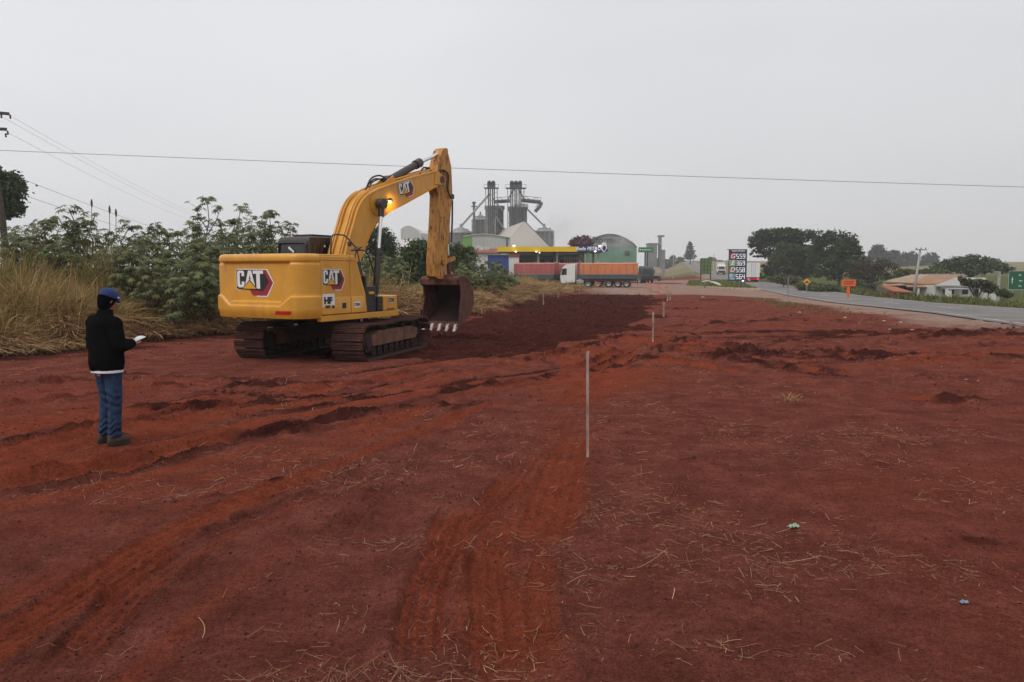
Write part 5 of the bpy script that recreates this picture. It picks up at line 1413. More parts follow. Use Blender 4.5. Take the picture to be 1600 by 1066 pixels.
MG, MG2 = (0.050, 0.075, 0.026), (0.135, 0.165, 0.065)
tree_px('broadleaf_tree', 'dense dark tree at the left edge behind the leaning pole', -14, 62, [(-8, 300, 42, 34), (12, 290, 20, 22), (14, 325, 20, 18), (-30, 280, 30, 25)], 9000, 0.26, DG, DG2, tr=0.2, seed=3)
tree_px('broadleaf_tree', 'round dark green tree seen between the boom and the hanging arm', 592, 76, [(592, 382, 25, 28), (586, 372, 18, 18), (600, 395, 20, 22), (590, 408, 24, 20)], 9000, 0.24, DG, DG2, tr=0.16, seed=4)
tree_px('leafy_shrub', 'dark shrub with glinting leaves just left of the hanging arm', 650, 52, [(652, 400, 22, 26), (644, 412, 22, 22), (662, 392, 14, 18), (655, 425, 22, 18)], 5200, 0.22, DG, MG2, tr=0.07, seed=5, cat='shrub', trunk_top=0.8)
tree_px('leafy_shrub', 'green shrub just right of the hanging arm under the green panel', 715, 66, [(712, 395, 18, 12), (730, 400, 18, 14), (720, 412, 22, 16)], 3800, 0.24, MG, MG2, tr=0.07, seed=6, cat='shrub', trunk_top=0.8)
tree_px('flowering_tree', 'purple flowering tree behind the station canopy', 908, 185, [(908, 382, 16, 10), (900, 380, 10, 8), (915, 376, 8, 8), (903, 374, 5, 6), (922, 382, 6, 6)], 5000, 0.42, (0.10, 0.035, 0.045), (0.24, 0.075, 0.11), tr=0.2, seed=7)
# grove on the right of the road
tree_px('umbrella_tree', 'wide umbrella-crowned tree over the white box truck', 1212, 172, [(1215, 366, 38, 9), (1190, 378, 22, 12), (1240, 368, 34, 10), (1212, 388, 34, 16), (1185, 395, 12, 8)], 13000, 0.46, DG, DG2, tr=0.34, limbs=9, flat=0.25, seed=11, clumps=85, clump_r=0.10)
tree_px('umbrella_tree', 'paler green tree low in the front of the roadside grove', 1238, 164, [(1238, 392, 26, 9), (1228, 384, 16, 5), (1250, 402, 24, 12), (1226, 408, 22, 16)], 9000, 0.42, MG, MG2, tr=0.26, limbs=8, flat=0.25, seed=12, clumps=85, clump_r=0.10)
tree_px('broadleaf_tree', 'dark bushy tree at the right end of the roadside grove', 1312, 158, [(1305, 385, 34, 22), (1290, 372, 18, 12), (1325, 392, 20, 20), (1300, 412, 36, 24), (1335, 415, 14, 14)], 13000, 0.46, DG, DG2, tr=0.3, limbs=8, seed=13, clumps=90, clump_r=0.11)
tree_px('broadleaf_tree', 'dark tree in the shaded middle of the roadside grove', 1262, 176, [(1265, 380, 24, 14), (1262, 405, 30, 22), (1215, 418, 20, 18), (1245, 424, 24, 14), (1195, 425, 9, 12)], 10000, 0.48, (0.024, 0.040, 0.017), DG2, tr=0.28, seed=14, clumps=80, clump_r=0.11)
tree_px('umbrella_tree', 'flat-topped tree standing behind the tiled house', 1515, 152, [(1515, 409, 40, 8), (1500, 418, 40, 10), (1535, 418, 36, 9), (1480, 412, 14, 6), (1560, 420, 22, 7)], 10000, 0.44, DG, MG2, tr=0.3, limbs=9, flat=0.25, seed=15, clumps=85, clump_r=0.10)
# half-bare brown tree
t = tree_px('bare_tree', 'half-bare brownish tree left of the tiled house', 1362, 122, [(1362, 412, 30, 10), (1345, 422, 22, 14), (1382, 422, 22, 14), (1360, 430, 34, 14)], 3600, 0.3, (0.07, 0.055, 0.042), (0.10, 0.085, 0.055), tr=0.2, limbs=26, seed=16)
for i, (px, top, rx) in enumerate(((1352, 394, 13), (1375, 382, 18), (1397, 388, 15), (1420, 394, 18), (1440, 398, 17), (1455, 392, 11), (1338, 402, 13))):
    tree_px('eucalyptus', '%s tree of the hazy distant grove beyond the tiled house' % ['second', 'third', 'fourth', 'fifth', 'sixth', 'rightmost', 'leftmost'][i], px, 420 + 12 * i, [(px, top + 9, rx * 0.8, 8), (px - 4, top + 20, rx, 12), (px + 4, top + 28, rx, 14), (px, top + 36, rx, 10)], 3600, 1.3, (0.03, 0.045, 0.03), (0.05, 0.07, 0.045), tr=0.4, group='distant grove', seed=30 + i, clumps=30)
for i, px in enumerate((1412, 1432, 1452, 1472)):
    tree_px('low_tree', ['leftmost', 'second', 'third', 'rightmost'][i] + ' low yellow-green tree behind the tiled roof', px, 140, [(px, 428, 14, 7), (px + 5, 436, 14, 8)], 1800, 0.4, (0.07, 0.09, 0.02), (0.13, 0.15, 0.04), tr=0.12, group='low trees behind the tiled roof', seed=40 + i, trunk_top=0.7)
# far skyline trees on the left of the road
FT = [(1022, 402, 8), (1036, 404, 7), (1052, 400, 8), (1064, 402, 6), (1098, 404, 6), (1112, 402, 9), (1124, 406, 8), (1136, 408, 7), (1046, 405, 6)]
for i, (px, top, rx) in enumerate(FT):
    tree_px('skyline_tree', ['leftmost', 'second', 'fourth', 'fifth', 'sixth', 'seventh', 'eighth', 'rightmost', 'third'][i] + ' small hazy tree on the far skyline left of the price sign', px, 520 + 15 * i, [(px, top + 4, rx * 0.8, 4), (px, top + 9, rx, 6), (px + 2, top + 14, rx, 6)], 1400, 1.3, (0.035, 0.05, 0.03), (0.06, 0.075, 0.045), tr=0.4, group='far skyline trees', seed=60 + i, clumps=25)
px, Y = 1078, 480; E = []
for k in range(7): E.append((px, 382 + 3.6 * k, 3.5 + 1.0 * k + (1.5 if k % 2 else 0), 1.1))
tree_px('araucaria', 'tiered pine standing alone on the skyline left of the price sign', px, Y, E + [(px, 380, 2, 2)], 3200, 0.9, (0.03, 0.042, 0.03), (0.05, 0.065, 0.042), tr=0.35, seed=70, clumps=40, flat=0.4, limbs=14)
# leafy shrub in front of the house
tree_px('leafy_shrub', 'leafy shrub in front of the white walled house', 1528, 68, [(1512, 441, 12, 5), (1532, 443, 15, 6), (1546, 451, 12, 7), (1502, 437, 6, 5)], 1100, 0.24, (0.05, 0.058, 0.03), (0.13, 0.13, 0.075), tr=0.08, limbs=14, seed=71, cat='shrub', trunk_top=0.6)
tree_px('leafy_shrub', 'round shrub beside the post of the green road sign', 1572, 66, [(1566, 458, 9, 5), (1576, 461, 8, 4)], 700, 0.18, DG, MG2, tr=0.05, seed=72, cat='shrub', trunk_top=0.5)
for i, (px, py, rx, ry, Y) in enumerate(((1225, 436, 22, 6, 118), (1265, 448, 20, 6, 100), (1285, 451, 24, 5, 96), (1338, 446, 16, 8, 100), (1355, 450, 16, 7, 98))):
    tree_px('roadside_bush', ['olive bush at the foot of the grove by the truck', 'olive bush behind the yellow diamond sign', 'tan-tipped bush right of the yellow diamond sign', 'dark bush right of the orange sign', 'dark bush left of the tiled house'][i], px, Y, [(px, py, rx, ry), (px + 6, py + 2, rx * 0.7, ry)], 1800, 0.3, MG if i < 3 else DG, (0.15, 0.15, 0.06) if i < 3 else MG2, tr=0.06, seed=80 + i, cat='bush', trunk_top=0.4)
# ================================================================== grain plant, fuel station, houses
WALL = mat('sheet_metal_pale', (0.50, 0.49, 0.47), (0.40, 0.39, 0.37), 0.12, 0.6, stretch=(1, 1, 0.3))
ROOFM = mat('roof_metal', (0.56, 0.53, 0.49), (0.46, 0.43, 0.40), 0.1, 0.55)
BEIGE = mat('roof_metal_beige', (0.47, 0.43, 0.38), (0.40, 0.36, 0.32), 0.08, 0.65)
GALV = mat('galvanised', (0.30, 0.30, 0.30), (0.21, 0.21, 0.21), 0.25, 0.5, metal=0.3)
GALVD = mat('galvanised_dark', (0.17, 0.165, 0.16), (0.11, 0.105, 0.10), 0.25, 0.6, metal=0.2)
STEELD = mat('steel_dark', (0.085, 0.085, 0.088), (0.055, 0.055, 0.057), 0.6, 0.6)
GREENP = mat('panel_green', (0.16, 0.34, 0.06), (0.13, 0.28, 0.05), 0.5, 0.6)
GREENW = mat('wall_green', (0.17, 0.31, 0.21), (0.13, 0.25, 0.17), 0.2, 0.7)
CYEL = mat('canopy_yellow', (0.78, 0.50, 0.015), (0.70, 0.44, 0.012), 0.4, 0.45)
CBLU = mat('canopy_blue', (0.02, 0.032, 0.16), (0.016, 0.026, 0.13), 0.4, 0.45)
CONC = mat('concrete', (0.40, 0.38, 0.35), (0.29, 0.275, 0.25), 1.2, 0.85, bump=0.2, bscale=14)
TILE = mat('clay_tile', (0.36, 0.20, 0.11), (0.25, 0.135, 0.075), 0.5, 0.85)
TILE2 = mat('clay_tile_pale', (0.40, 0.29, 0.185), (0.29, 0.20, 0.125), 0.5, 0.85)
REDR = mat('red_roof', (0.26, 0.07, 0.055), (0.2, 0.05, 0.04), 0.4, 0.8)
BRICKW = mat('brick_wall_red', (0.36, 0.12, 0.065), (0.28, 0.09, 0.05), 0.6, 0.9)
WWALL = mat('plaster_white', (0.66, 0.65, 0.62), (0.52, 0.50, 0.47), 0.6, 0.85)
GWALL = mat('plaster_grey', (0.22, 0.22, 0.23), (0.16, 0.16, 0.165), 0.5, 0.85)
DARKW = mat('window_dark', (0.03, 0.032, 0.035), (0.02, 0.021, 0.024), 0.6, 0.25)
TARO = mat('tarp_orange', (0.60, 0.20, 0.075), (0.50, 0.155, 0.055), 0.8, 0.7, bump=0.3, bscale=3)
TARR = mat('tarp_red', (0.42, 0.105, 0.095), (0.33, 0.075, 0.07), 0.8, 0.7, bump=0.3, bscale=3)
TARL = mat('tarp_light_edge', (0.66, 0.36, 0.24), (0.55, 0.28, 0.18), 0.8, 0.7)
BOARD = mat('truck_board_grey', (0.085, 0.09, 0.10), (0.06, 0.062, 0.07), 1.5, 0.6)
CABW = mat('truck_white', (0.74, 0.74, 0.73), (0.64, 0.63, 0.61), 1.2, 0.35)
TYRE = mat('tyre', (0.022, 0.021, 0.020), (0.05, 0.032, 0.026), 4.0, 0.9)
RIM = mat('wheel_rim', (0.45, 0.45, 0.45), (0.3, 0.29, 0.28), 4.0, 0.4, metal=0.6)
LAMP = mat('lamp_lit', (1, 1, 0.96), (1, 1, 0.95), 1.0, 0.3, emit=(1.0, 0.98, 0.92), estr=4.0)
TAILL = mat('tail_light_lit', (0.8, 0.05, 0.04), (0.7, 0.04, 0.03), 2.0, 0.3, emit=(1.0, 0.06, 0.06), estr=1.2)
BLUEP = mat('blue_panel', (0.03, 0.06, 0.26), (0.025, 0.05, 0.2), 0.8, 0.6)

def gable(t, x0, x1, y0, y1, z0, ze, zr, wall, roof, along='x', over=0.5, name='roof'):
    """box walls and a gable roof; ridge runs along x or y; coordinates local to t"""
    b = MB()
    if along == 'x':
        ym = (y0 + y1) / 2
        b.add([(x0, y0, z0), (x1, y0, z0), (x1, y1, z0), (x0, y1, z0), (x0, y0, ze), (x1, y0, ze), (x1, y1, ze), (x0, y1, ze), (x0, ym, zr), (x1, ym, zr)], [(0, 1, 5, 4), (2, 3, 7, 6), (1, 2, 6, 9, 5), (3, 0, 4, 8, 7)])
        w = b.build('wall', wall, t)
        k = (zr - ze) / (ym - y0); r = MB()
        r.prism([(y0 - over, ze - over * k + 0.05), (ym, zr + 0.05), (y1 + over, ze - over * k + 0.05), (y1 + over, ze - over * k + 0.2), (ym, zr + 0.22), (y0 - over, ze - over * k + 0.2)], lambda a, z, d: (d, a, z), x0 - over, x1 + over)
    else:
        xm = (x0 + x1) / 2
        b.add([(x0, y0, z0), (x1, y0, z0), (x1, y1, z0), (x0, y1, z0), (x0, y0, ze), (x1, y0, ze), (x1, y1, ze), (x0, y1, ze), (xm, y0, zr), (xm, y1, zr)], [(0, 1, 5, 8, 4), (2, 3, 7, 9, 6), (1, 2, 6, 5), (3, 0, 4, 7)])
        w = b.build('wall', wall, t)
        k = (zr - ze) / (xm - x0); r = MB()
        r.prism([(x0 - over, ze - over * k + 0.05), (xm, zr + 0.05), (x1 + over, ze - over * k + 0.05), (x1 + over, ze - over * k + 0.2), (xm, zr + 0.22), (x0 - over, ze - over * k + 0.2)], lambda a, z, d: (a, d, z), y0 - over, y1 + over)
    return w, r.build(name, roof, t)
def seams(parent, pts_fn, n, m, r=0.08):
    """raised seams on a roof or wall: pts_fn(k/n)->(a,b)"""
    for k in range(n + 1):
        a, c = pts_fn(k / n); b = MB(); b.tube([a, c], r, 4); b.build('seam', m, parent)

# ---------- barrel-roofed warehouse (far left of the plant)
Y = 330.0; x0, x1 = pxx(627, Y), pxx(660, Y); zt = pz(353, Y)
t = thing('barrel_warehouse', 'pale warehouse with curved roof end, far left of the silos', 'warehouse', (x0, Y, 0), 0)
W = (x1 - x0); ze = pz(378, Y); arc = [(W * k / 10, ze + (zt - ze) * math.sin(math.pi * (0.28 + 0.62 * k / 10) ) ) for k in range(11)]
b = MB(); b.add([(0, 0, -1)] + [(a, 0, z) for a, z in arc] + [(W, 0, -1)], [tuple(range(13))]); b.add([(0, 0, -1), (0, 60, -1), (0, 60, arc[0][1]), (0, 0, arc[0][1])], [(0, 1, 2, 3)]); b.build('wall', WALL, t)
XL = pxx(748, Y) - x0
b = MB(); rows = [[(a, 0, z + 0.1), (a + 0.5, 70, z + 0.1)] for a, z in arc]; b.grid(rows); o = b.build('roof', ROOFM, t, smooth='all'); md = o.modifiers.new('s', 'SOLIDIFY'); md.thickness = 0.25
b = MB(); zl = pz(366, Y); b.add([(W - 1, 4, zl + 0.5), (XL, 4, zl + 0.5), (XL, 30, zt - 0.4), (W * 0.55, 30, zt - 0.4)], [(0, 1, 2, 3)]); b.build('side_roof', ROOFM, t)
b = MB(); b.bb(W - 1.2, XL, 4.1, 4.4, -1, zl + 0.35); b.build('side_wall', WALL, t)
# low white sheds in front of it
Y = 240.0; a0, a1 = pxx(606, Y), pxx(643, Y)
t = thing('low_shed', 'low white shed roof below the curved warehouse', 'shed', (a0, Y, 0), 0); gable(t, 0, a1 - a0, 0, 14, -1, pz(386, Y), pz(374, Y), WWALL, ROOFM)
Y = 150.0; a0, a1 = pxx(606, Y), pxx(628, Y)
t = thing('low_shed', 'small white shed left of the glinting shrub', 'shed', (a0, Y, 0), 0); gable(t, 0, a1 - a0, 0, 6, -1, pz(404, Y), pz(399, Y), WWALL, ROOFM)

# ---------- silos
def silo(px0, px1, pytop, pyeave, Y, label, rings=9, cone=True, group=None):
    xa, xb = pxx(px0, Y), pxx(px1, Y); r = (xb - xa) / 2; ze, zt = pz(pyeave, Y), pz(pytop, Y)
    t = thing('grain_silo', label, 'silo', ((xa + xb) / 2, Y, -0.5), 0, group)
    b = MB(); prof = []; n = max(6, rings * 2)
    for k in range(n + 1): prof.append((r - (0.10 if k % 2 else 0.0), (ze + 0.5) * k / n))
    b.lathe(prof, (0, 0, 0), 28); b.build('wall', GALVD, t, smooth=True)
    b = MB(); b.lathe([(r + 0.3, ze + 0.4), (r + 0.1, ze + 0.8), (r * 0.35, zt - 0.8 + 0.5), (r * 0.12, zt + 0.2), (r * 0.1, zt + 1.2), (0.05, zt + 1.4)], (0, 0, 0), 20); rf = b.build('roof', GALV, t, smooth=True)
    for k in range(12):
        a = 2 * math.pi * k / 12; b = MB(); b.tube([((r + .1) * math.cos(a), (r + .1) * math.sin(a), 0), ((r + .1) * math.cos(a), (r + .1) * math.sin(a), ze + 0.5)], 0.14, 4); b.build('stiffener', GALV, t)
    for k in range(10):
        a = 2 * math.pi * k / 10; b = MB(); b.box((r * 0.62 * math.cos(a), r * 0.62 * math.sin(a), ze + 0.5 + (zt - ze) * 0.42), (0.6, 0.6, 0.7)); b.build('vent', GALV, rf)
    return t
silo(704, 737, 353, 364, 300, 'squat silo with conical roof left of the tall elevator legs')
silo(836, 865, 353, 362, 285, 'silo with conical roof right of the big beige roof')
silo(738, 764, 334, 344, 305, 'dark grid-walled silo beside the left elevator leg')
def bin_tower(px0, px1, pytop, Y, label, m):
    xa, xb = pxx(px0, Y), pxx(px1, Y); z = pz(pytop, Y); r = (xb - xa) / 2
    t = thing('grain_bin', label, 'silo', ((xa + xb) / 2, Y, -0.5), 0)
    b = MB(); b.lathe([(r, 0), (r, z - 1.5), (r * 1.25, z - 0.6), (r * 1.25, z + 0.5), (0.01, z + 0.7)], (0, 0, 0), 20); b.build('wall', m, t, smooth=True)
    for k in range(5): 
        b = MB(); b.lathe([(r + 0.02, z * (k + 1) / 6), (r + 0.14, z * (k + 1) / 6 + 0.1), (r + 0.02, z * (k + 1) / 6 + 0.25)], (0, 0, 0), 20); b.build('ring', GALV, t)
bin_tower(759, 772, 322, 292, 'tall pale bin just left of the left elevator leg', GALV)
bin_tower(774, 787, 322, 296, 'tall dark bin just right of the left elevator leg', GALVD)
bin_tower(795, 806, 323, 294, 'tall pale bin left of the right elevator leg', GALV)
t = thing('dryer_building', 'boxy grain dryer building with pitched cap behind the beige roof', 'building', (pxx(814, 290), 290, -0.5), 0)
w_, h_ = pxx(823, 290) - pxx(805, 290), pz(325, 290); gable(t, -w_ / 2, w_ / 2, -3, 5, 0, h_ + 0.5, pz(319, 290) + 0.5, GALVD, GALV)
b = MB(); b.bb(-w_ * 0.3, w_ * 0.35, -3.06, -3.005, h_ * 0.55, h_ * 0.8); b.build('panel', mat('rust_panel', (0.16, 0.12, 0.095), (0.11, 0.085, 0.07), 0.3, 0.8), t)
# ---------- bucket-elevator legs with head platforms and spouts
def leg(px, Y, pytop, n, label, spouts):
    z = pz(pytop, Y) + 0.5; x = pxx(px, Y)
    t = thing('elevator_leg', label, 'tower', (x, Y, -0.5), 0)
    for k in range(n):
        xx = (k - (n - 1) / 2) * 1.5
        b = MB(); b.bb(xx - 0.55, xx - 0.08, -0.5, 0.5, 0, z - 2.5); b.bb(xx + 0.12, xx + 0.58, -0.5, 0.5, 0, z - 2.5); b.build('shaft', STEELD, t)
        b = MB(); b.bb(xx - 0.75, xx + 0.75, -0.8, 0.8, z - 2.6, z - 0.9); b.cyl((xx, -0.8, z - 0.9), (xx, 0.8, z - 0.9), 0.75, n=12); b.build('head', STEELD, t)
    hw = n * 1.05 + 0.6
    b = MB(); b.bb(-hw, hw, -1.6, 1.6, z - 3.0, z - 2.75)
    for sx in (-hw, 0, hw): b.tube([(sx, -1.6, z - 2.8), (sx, -1.6, z - 1.7)], 0.07, 4)
    b.tube([(-hw, -1.6, z - 1.7), (hw, -1.6, z - 1.7)], 0.07, 4); b.build('platform', STEELD, t)
    for k in range(14):                          # lattice of the support tower
        z0 = (z - 4) * k / 14; z1 = (z - 4) * (k + 1) / 14; s = 1 if k % 2 else -1
        b = MB(); b.tube([(-s * hw * 0.8, 1.2, z0), (s * hw * 0.8, 1.2, z1)], 0.08, 4); b.build('brace', STEELD, t)
    for sx in (-1, 1): b = MB(); b.tube([(sx * hw * 0.8, 1.2, 0), (sx * hw * 0.8, 1.2, z - 3)], 0.14, 5); b.build('post', GALV, t)
    for (ax, ay, bx, by, r) in spouts:
        p, q = at(ax, ay, Y), at(bx, by, Y); b = MB(); b.tube([p - Vector((x, Y, -0.5)), q - Vector((x, Y, -0.5))], r, 7); b.build('spout', GALV, t)
    return t
leg(768, 286, 282, 2, 'left one of the two tall elevator legs', [(765, 303, 720, 354, 0.4), (770, 310, 786, 330, 0.22), (768, 330, 770, 360, 0.3), (772, 335, 788, 358, 0.3), (775, 330, 764, 362, 0.3)])
leg(806, 283, 282, 3, 'right one of the two tall elevator legs', [(803, 296, 793, 312, 0.3), (810, 296, 819, 311, 0.3), (801, 325, 796, 352, 0.28), (824, 327, 850, 353, 0.35), (806, 320, 808, 352, 0.3)])
def bridge(pts, Y, label, w=1.4):
    P = [at(a, b, Y) for a, b in pts]; o = P[0]
    t = thing('conveyor_bridge', label, 'conveyor', o, 0)
    for a, c in zip(P[:-1], P[1:]):
        b = MB(); d = c - a; n = Vector((0, 0, 1)).cross(d).normalized() if abs(d.x) > 0.1 else Vector((0, 1, 0)); b.tube([a - o, c - o], w * 0.45, 6); b.build('gallery', STEELD, t)
        L = d.length; k = int(L / 2.2) + 1
        b = MB(); up = Vector((0, 0, w))
        for i in range(k): b.tube([a - o + d * (i / k) + up * (i % 2), a - o + d * ((i + 1) / k) + up * ((i + 1) % 2)], 0.10, 4)
        b.tube([a - o + up, c - o + up], 0.10, 4); b.build('truss', STEELD, t)
    return t
bridge([(773, 315.5), (797, 314)], 289, 'conveyor bridge joining the two elevator legs', 1.5)
bridge([(815, 313), (845, 316), (845, 321), (836, 331)], 284, 'conveyor bridge hanging out right of the right elevator leg', 1.6)
t = thing('vent_mast', 'thin mast left of the left elevator leg', 'mast', (pxx(741, 300), 300, -0.5), 0)
b = MB(); z = pz(317, 300) + 0.5; b.tube([(0, 0, 0), (0, 0, z)], [0.5, 0.45], 8); b.bb(-1.1, 1.1, -0.4, 0.4, z - 1.6, z - 1.2); b.cyl((0, 0, z - 0.4), (0, 0, z + 0.4), 0.7, n=10); b.build('pole', GALVD, t)
# ---------- big beige A-frame store: roof slope towards us, gable to the right
t = thing('grain_store', 'big beige steep-roofed grain store in front of the elevator legs', 'warehouse', (0, 0, 0), 0)
A, B = at(820, 347, 250), at(772, 364, 322)
rd = (B - A); rd.z = 0; rd.normalize(); nrm = Vector((-rd.y, rd.x, 0)); nrm = nrm if nrm.x > 0 else -nrm
run = 15.0; ez = 1.5
B.z = A.z; A2 = A - rd * 0.0
b = MB(); eaveA, eaveB = A + nrm * run, B + nrm * run; eaveA.z = eaveB.z = ez
wA, wB = A - nrm * run, B - nrm * run; wA.z = wB.z = ez
hip = A - rd * 8; 
# nearer slope faces the camera: the store's end is hipped
endL, endR = A - rd * 9 - nrm * run, A - rd * 9 + nrm * run * 0.98; endL.z = endR.z = ez
b.add([A, B, wB, endL], [(0, 1, 2, 3)]); b.add([A, endL, endR], [(0, 1, 2)]); b.add([A, endR, eaveB, B], [(0, 1, 2, 3)]); o = b.build('roof', BEIGE, t)
md = o.modifiers.new('s', 'SOLIDIFY'); md.thickness = 0.3
b = MB(); b.tube([A, endR], 0.35, 6); b.build('verge', GALVD, t)
for k in range(1, 9):
    f = k / 9; p = A.lerp(B, 0); q1 = endL.lerp(endR, f); b = MB(); b.tube([A.lerp(q1, 0.12), q1], 0.05, 4); b.build('seam', ROOFM, t)
b = MB(); ctr = (endL + endR + eaveB + wB) / 4
vs = [Vector((p.x, p.y, -1)) * 1 for p in (endL, endR, eaveB, wB)] + [Vector((p.x, p.y, ez + 0.1)) for p in (endL, endR, eaveB, wB)]
b.add(vs, [(0, 1, 5, 4), (1, 2, 6, 5), (2, 3, 7, 6), (3, 0, 4, 7)]); b.build('wall', WALL, t)
# ---------- white front warehouse with the green panel
Y = 200.0; xa, xb = pxx(724, Y), pxx(797, Y)
t = thing('front_warehouse', 'white arched-front warehouse with a bright green end panel', 'warehouse', (xa, Y, -0.4), 0)
W = xb - xa; pr = [(0, 0), (W, 0)]; tops = [(797, 371.5), (785, 369.5), (770, 367), (755, 366), (740, 367), (724, 370)]
pr += [(pxx(a, Y) - xa, pz(c, Y) + 0.4) for a, c in tops]
b = MB(); b.prism(pr, lambda a, z, d: (a, d, z), 0, 40); b.build('wall', WALL, t)
b = MB(); rows = [[(a, -0.4, z + 0.12), (a, 41, z + 0.12)] for a, z in pr[2:]]; b.grid(rows); o = b.build('roof', ROOFM, t); md = o.modifiers.new('s', 'SOLIDIFY'); md.thickness = 0.2
ga, gb = pxx(724, Y) - xa - 0.1, pxx(738, Y) - xa; b = MB(); b.bb(ga, gb, -0.12, 0.0, pz(389, Y) + 0.4, pz(369.5, Y) + 0.2); b.build('green_panel', GREENP, t)
b = MB(); b.tube([(pxx(792, Y) - xa, -0.2, 0), (pxx(792, Y) - xa, -0.2, pz(371, Y) + 0.3)], 0.22, 6); b.build('downpipe', GALVD, t)
for k in range(10):
    xx = gb + (W - gb) * k / 10; b = MB(); b.bb(xx - 0.03, xx + 0.03, -0.03, 0.0, 0.2, pz(371, Y) - 0.4); b.build('panel_joint', GALV, t)
# ---------- shop with red roof sign
Y = 150.0; xa, xb = pxx(735, Y), pxx(779, Y)
t = thing('shop', 'white shop with a dark red roof left of the yellow canopy', 'shop', (xa, Y, -0.3), 0)
W = xb - xa; h0 = pz(396, Y) + 0.3; h1 = pz(388, Y) + 0.3
b = MB(); b.bb(0, W, 0, 9, 0, h0); b.build('wall', WWALL, t)
b = MB(); b.prism([(-0.5, h0), (-0.5, h0 + 0.12), (5, h1 + 0.1), (9.5, h0 + 0.12), (9.5, h0)], lambda a, z, d: (d, a, z), -0.4, W + 0.4); b.build('roof', REDR, t)
lettering('Mario', 1.15, WWALL, t, (W * 0.42, -0.1, h1 + 0.05), (R(90), 0, 0), 0.3, 0.05)
for k in range(3): b = MB(); b.bb(0.6 + 1.8 * k, 1.9 + 1.8 * k, -0.03, 0.0, 0.8, 2.2); b.build('window', DARKW, t)
t = thing('blue_kiosk', 'blue panelled kiosk under the left end of the canopy', 'kiosk', (pxx(762, 128), 128, -0.3), 0)
w_ = pxx(796, 128) - pxx(762, 128); b = MB(); b.bb(0, w_, 0, 4, 0, pz(396, 128)); b.build('wall', BLUEP, t); b = MB(); b.bb(-0.2, w_ + 0.2, -0.3, 4.2, pz(396, 128) + 0.002, pz(394.5, 128)); b.build('roof', GALV, t)
b = MB(); b.bb(w_ * 0.55, w_ * 0.95, -0.05, 0, 1.0, 2.6); b.build('window', DARKW, t)

# ---------- fuel station canopy
Y = 128.0; xa, xm, xb = pxx(777, Y), pxx(902, Y), pxx(949, Y); zb, zt = pz(393.5, Y), pz(385.5, Y)
t = thing('station_canopy', 'yellow and blue fuel station canopy with lit lamps', 'canopy', (xa, Y, -0.2), 0)
b = MB(); b.bb(0.1, xb - xa - 0.1, 0.1, 15, zb + 0.25, zt); b.build('deck', GALV, t)
b = MB(); b.bb(0, xm - xa, 0, 0.09, zb + 0.2, zt + 0.2); b.bb(0, 0.09, 0.092, 15.1, zb + 0.2, zt + 0.2); b.build('yellow_fascia', CYEL, t)
b = MB(); b.prism([(xm - xa + 0.002, zb + 0.2), (xb - xa, zb + 0.2), (xb - xa, zt + 0.35), (xm - xa - 0.4 + 0.402, zt + 0.35)], lambda a, z, d: (a, d, z), -0.02, 0.09); b.build('blue_fascia', CBLU, t)
lettering('Rede PETRO', 0.78, WHT, t, ((xm + xb) / 2 - xa - 0.7, -0.03, (zb + zt) / 2 + 0.28), (R(90), 0, 0), 0.25, 0.03)
b = MB(); c = Vector((pxx(943, Y) - xa, -0.06, pz(388, Y) + 0.2)); dr = [(0.55 * math.sin(a) * (1 if math.cos(a) < 0.2 else 0.75), 0.6 * -math.cos(a) if math.cos(a) > 0 else 1.0 * -math.cos(a)) for a in [2 * math.pi * k / 16 for k in range(16)]]
b.prism(dr, lambda a, z, d: (c.x + a, c.y + d, c.z + z), -0.05, 0.05); b.build('drop_emblem', WHT, t)
b = MB(); b.prism([(a * 0.55 + 0.05, z * 0.55 - 0.1) for a, z in dr], lambda a, z, d: (c.x + a, c.y - 0.06 + d, c.z + z), -0.02, 0.005); b.build('drop_core', CBLU, t)
for px in (795, 842, 872, 921, 938):
    x = pxx(px, Y) - xa
    for yy in (3.0, 11.5): b = MB(); b.bb(x - 0.18, x + 0.18, yy - 0.18, yy + 0.18, 0, zb + 0.3); b.build('column', WWALL if yy < 5 else CONC, t)
for px, py, s in ((806, 393.5, 0.17), (838, 393.5, 0.17), (843, 395, 0.12), (930, 393, 0.2), (803, 384, 0.24), (937, 384.5, 0.2)):
    p = at(px, py, Y - 0.3) - Vector((xa, Y, -0.2)); b = MB(); b.lathe([(0.01, -0.5 * s), (0.8 * s, -0.3 * s), (s, 0), (0.6 * s, 0.3 * s), (0.01, 0.4 * s)], p, 10); b.build('lamp', LAMP, t)
# shop behind the pumps, pumps
t = thing('station_shop', 'dark fronted station shop beneath the canopy', 'shop', (pxx(800, 142), 142, -0.3), 0); w_ = pxx(905, 142) - pxx(800, 142); h_ = pz(397, 142)
b = MB(); b.bb(0, w_, 0, 8, 0, h_); b.build('wall', GWALL, t); b = MB(); b.bb(-0.3, w_ + 0.3, -0.4, 8.3, h_ + 0.003, h_ + 0.35); b.build('roof', CONC, t)
for k in range(6): b = MB(); b.bb(0.6 + k * w_ / 6, 0.2 + (k + 0.8) * w_ / 6, -0.04, 0, 0.7, h_ - 0.8); b.build('window', DARKW, t)
t = thing('display_rack', 'rack of upright cream bundles beside the station shop', 'rack', (pxx(882, 134), 134, -0.2), 0)
for k in range(7): b = MB(); b.cyl((k * 0.42, 0, 0.8), (k * 0.42, 0, pz(399, 134)), 0.14, n=8); b.build('bundle', CONC, t)
b = MB(); b.bb(-0.3, 2.9, -0.25, 0.25, 0.2, 0.8); b.build('base', GWALL, t)
t = thing('pump_kiosk', 'white pump kiosk with a red cap under the canopy', 'fuel pump', (pxx(803, 122), 122, -0.2), 0); w_ = pxx(811, 122) - pxx(795, 122)
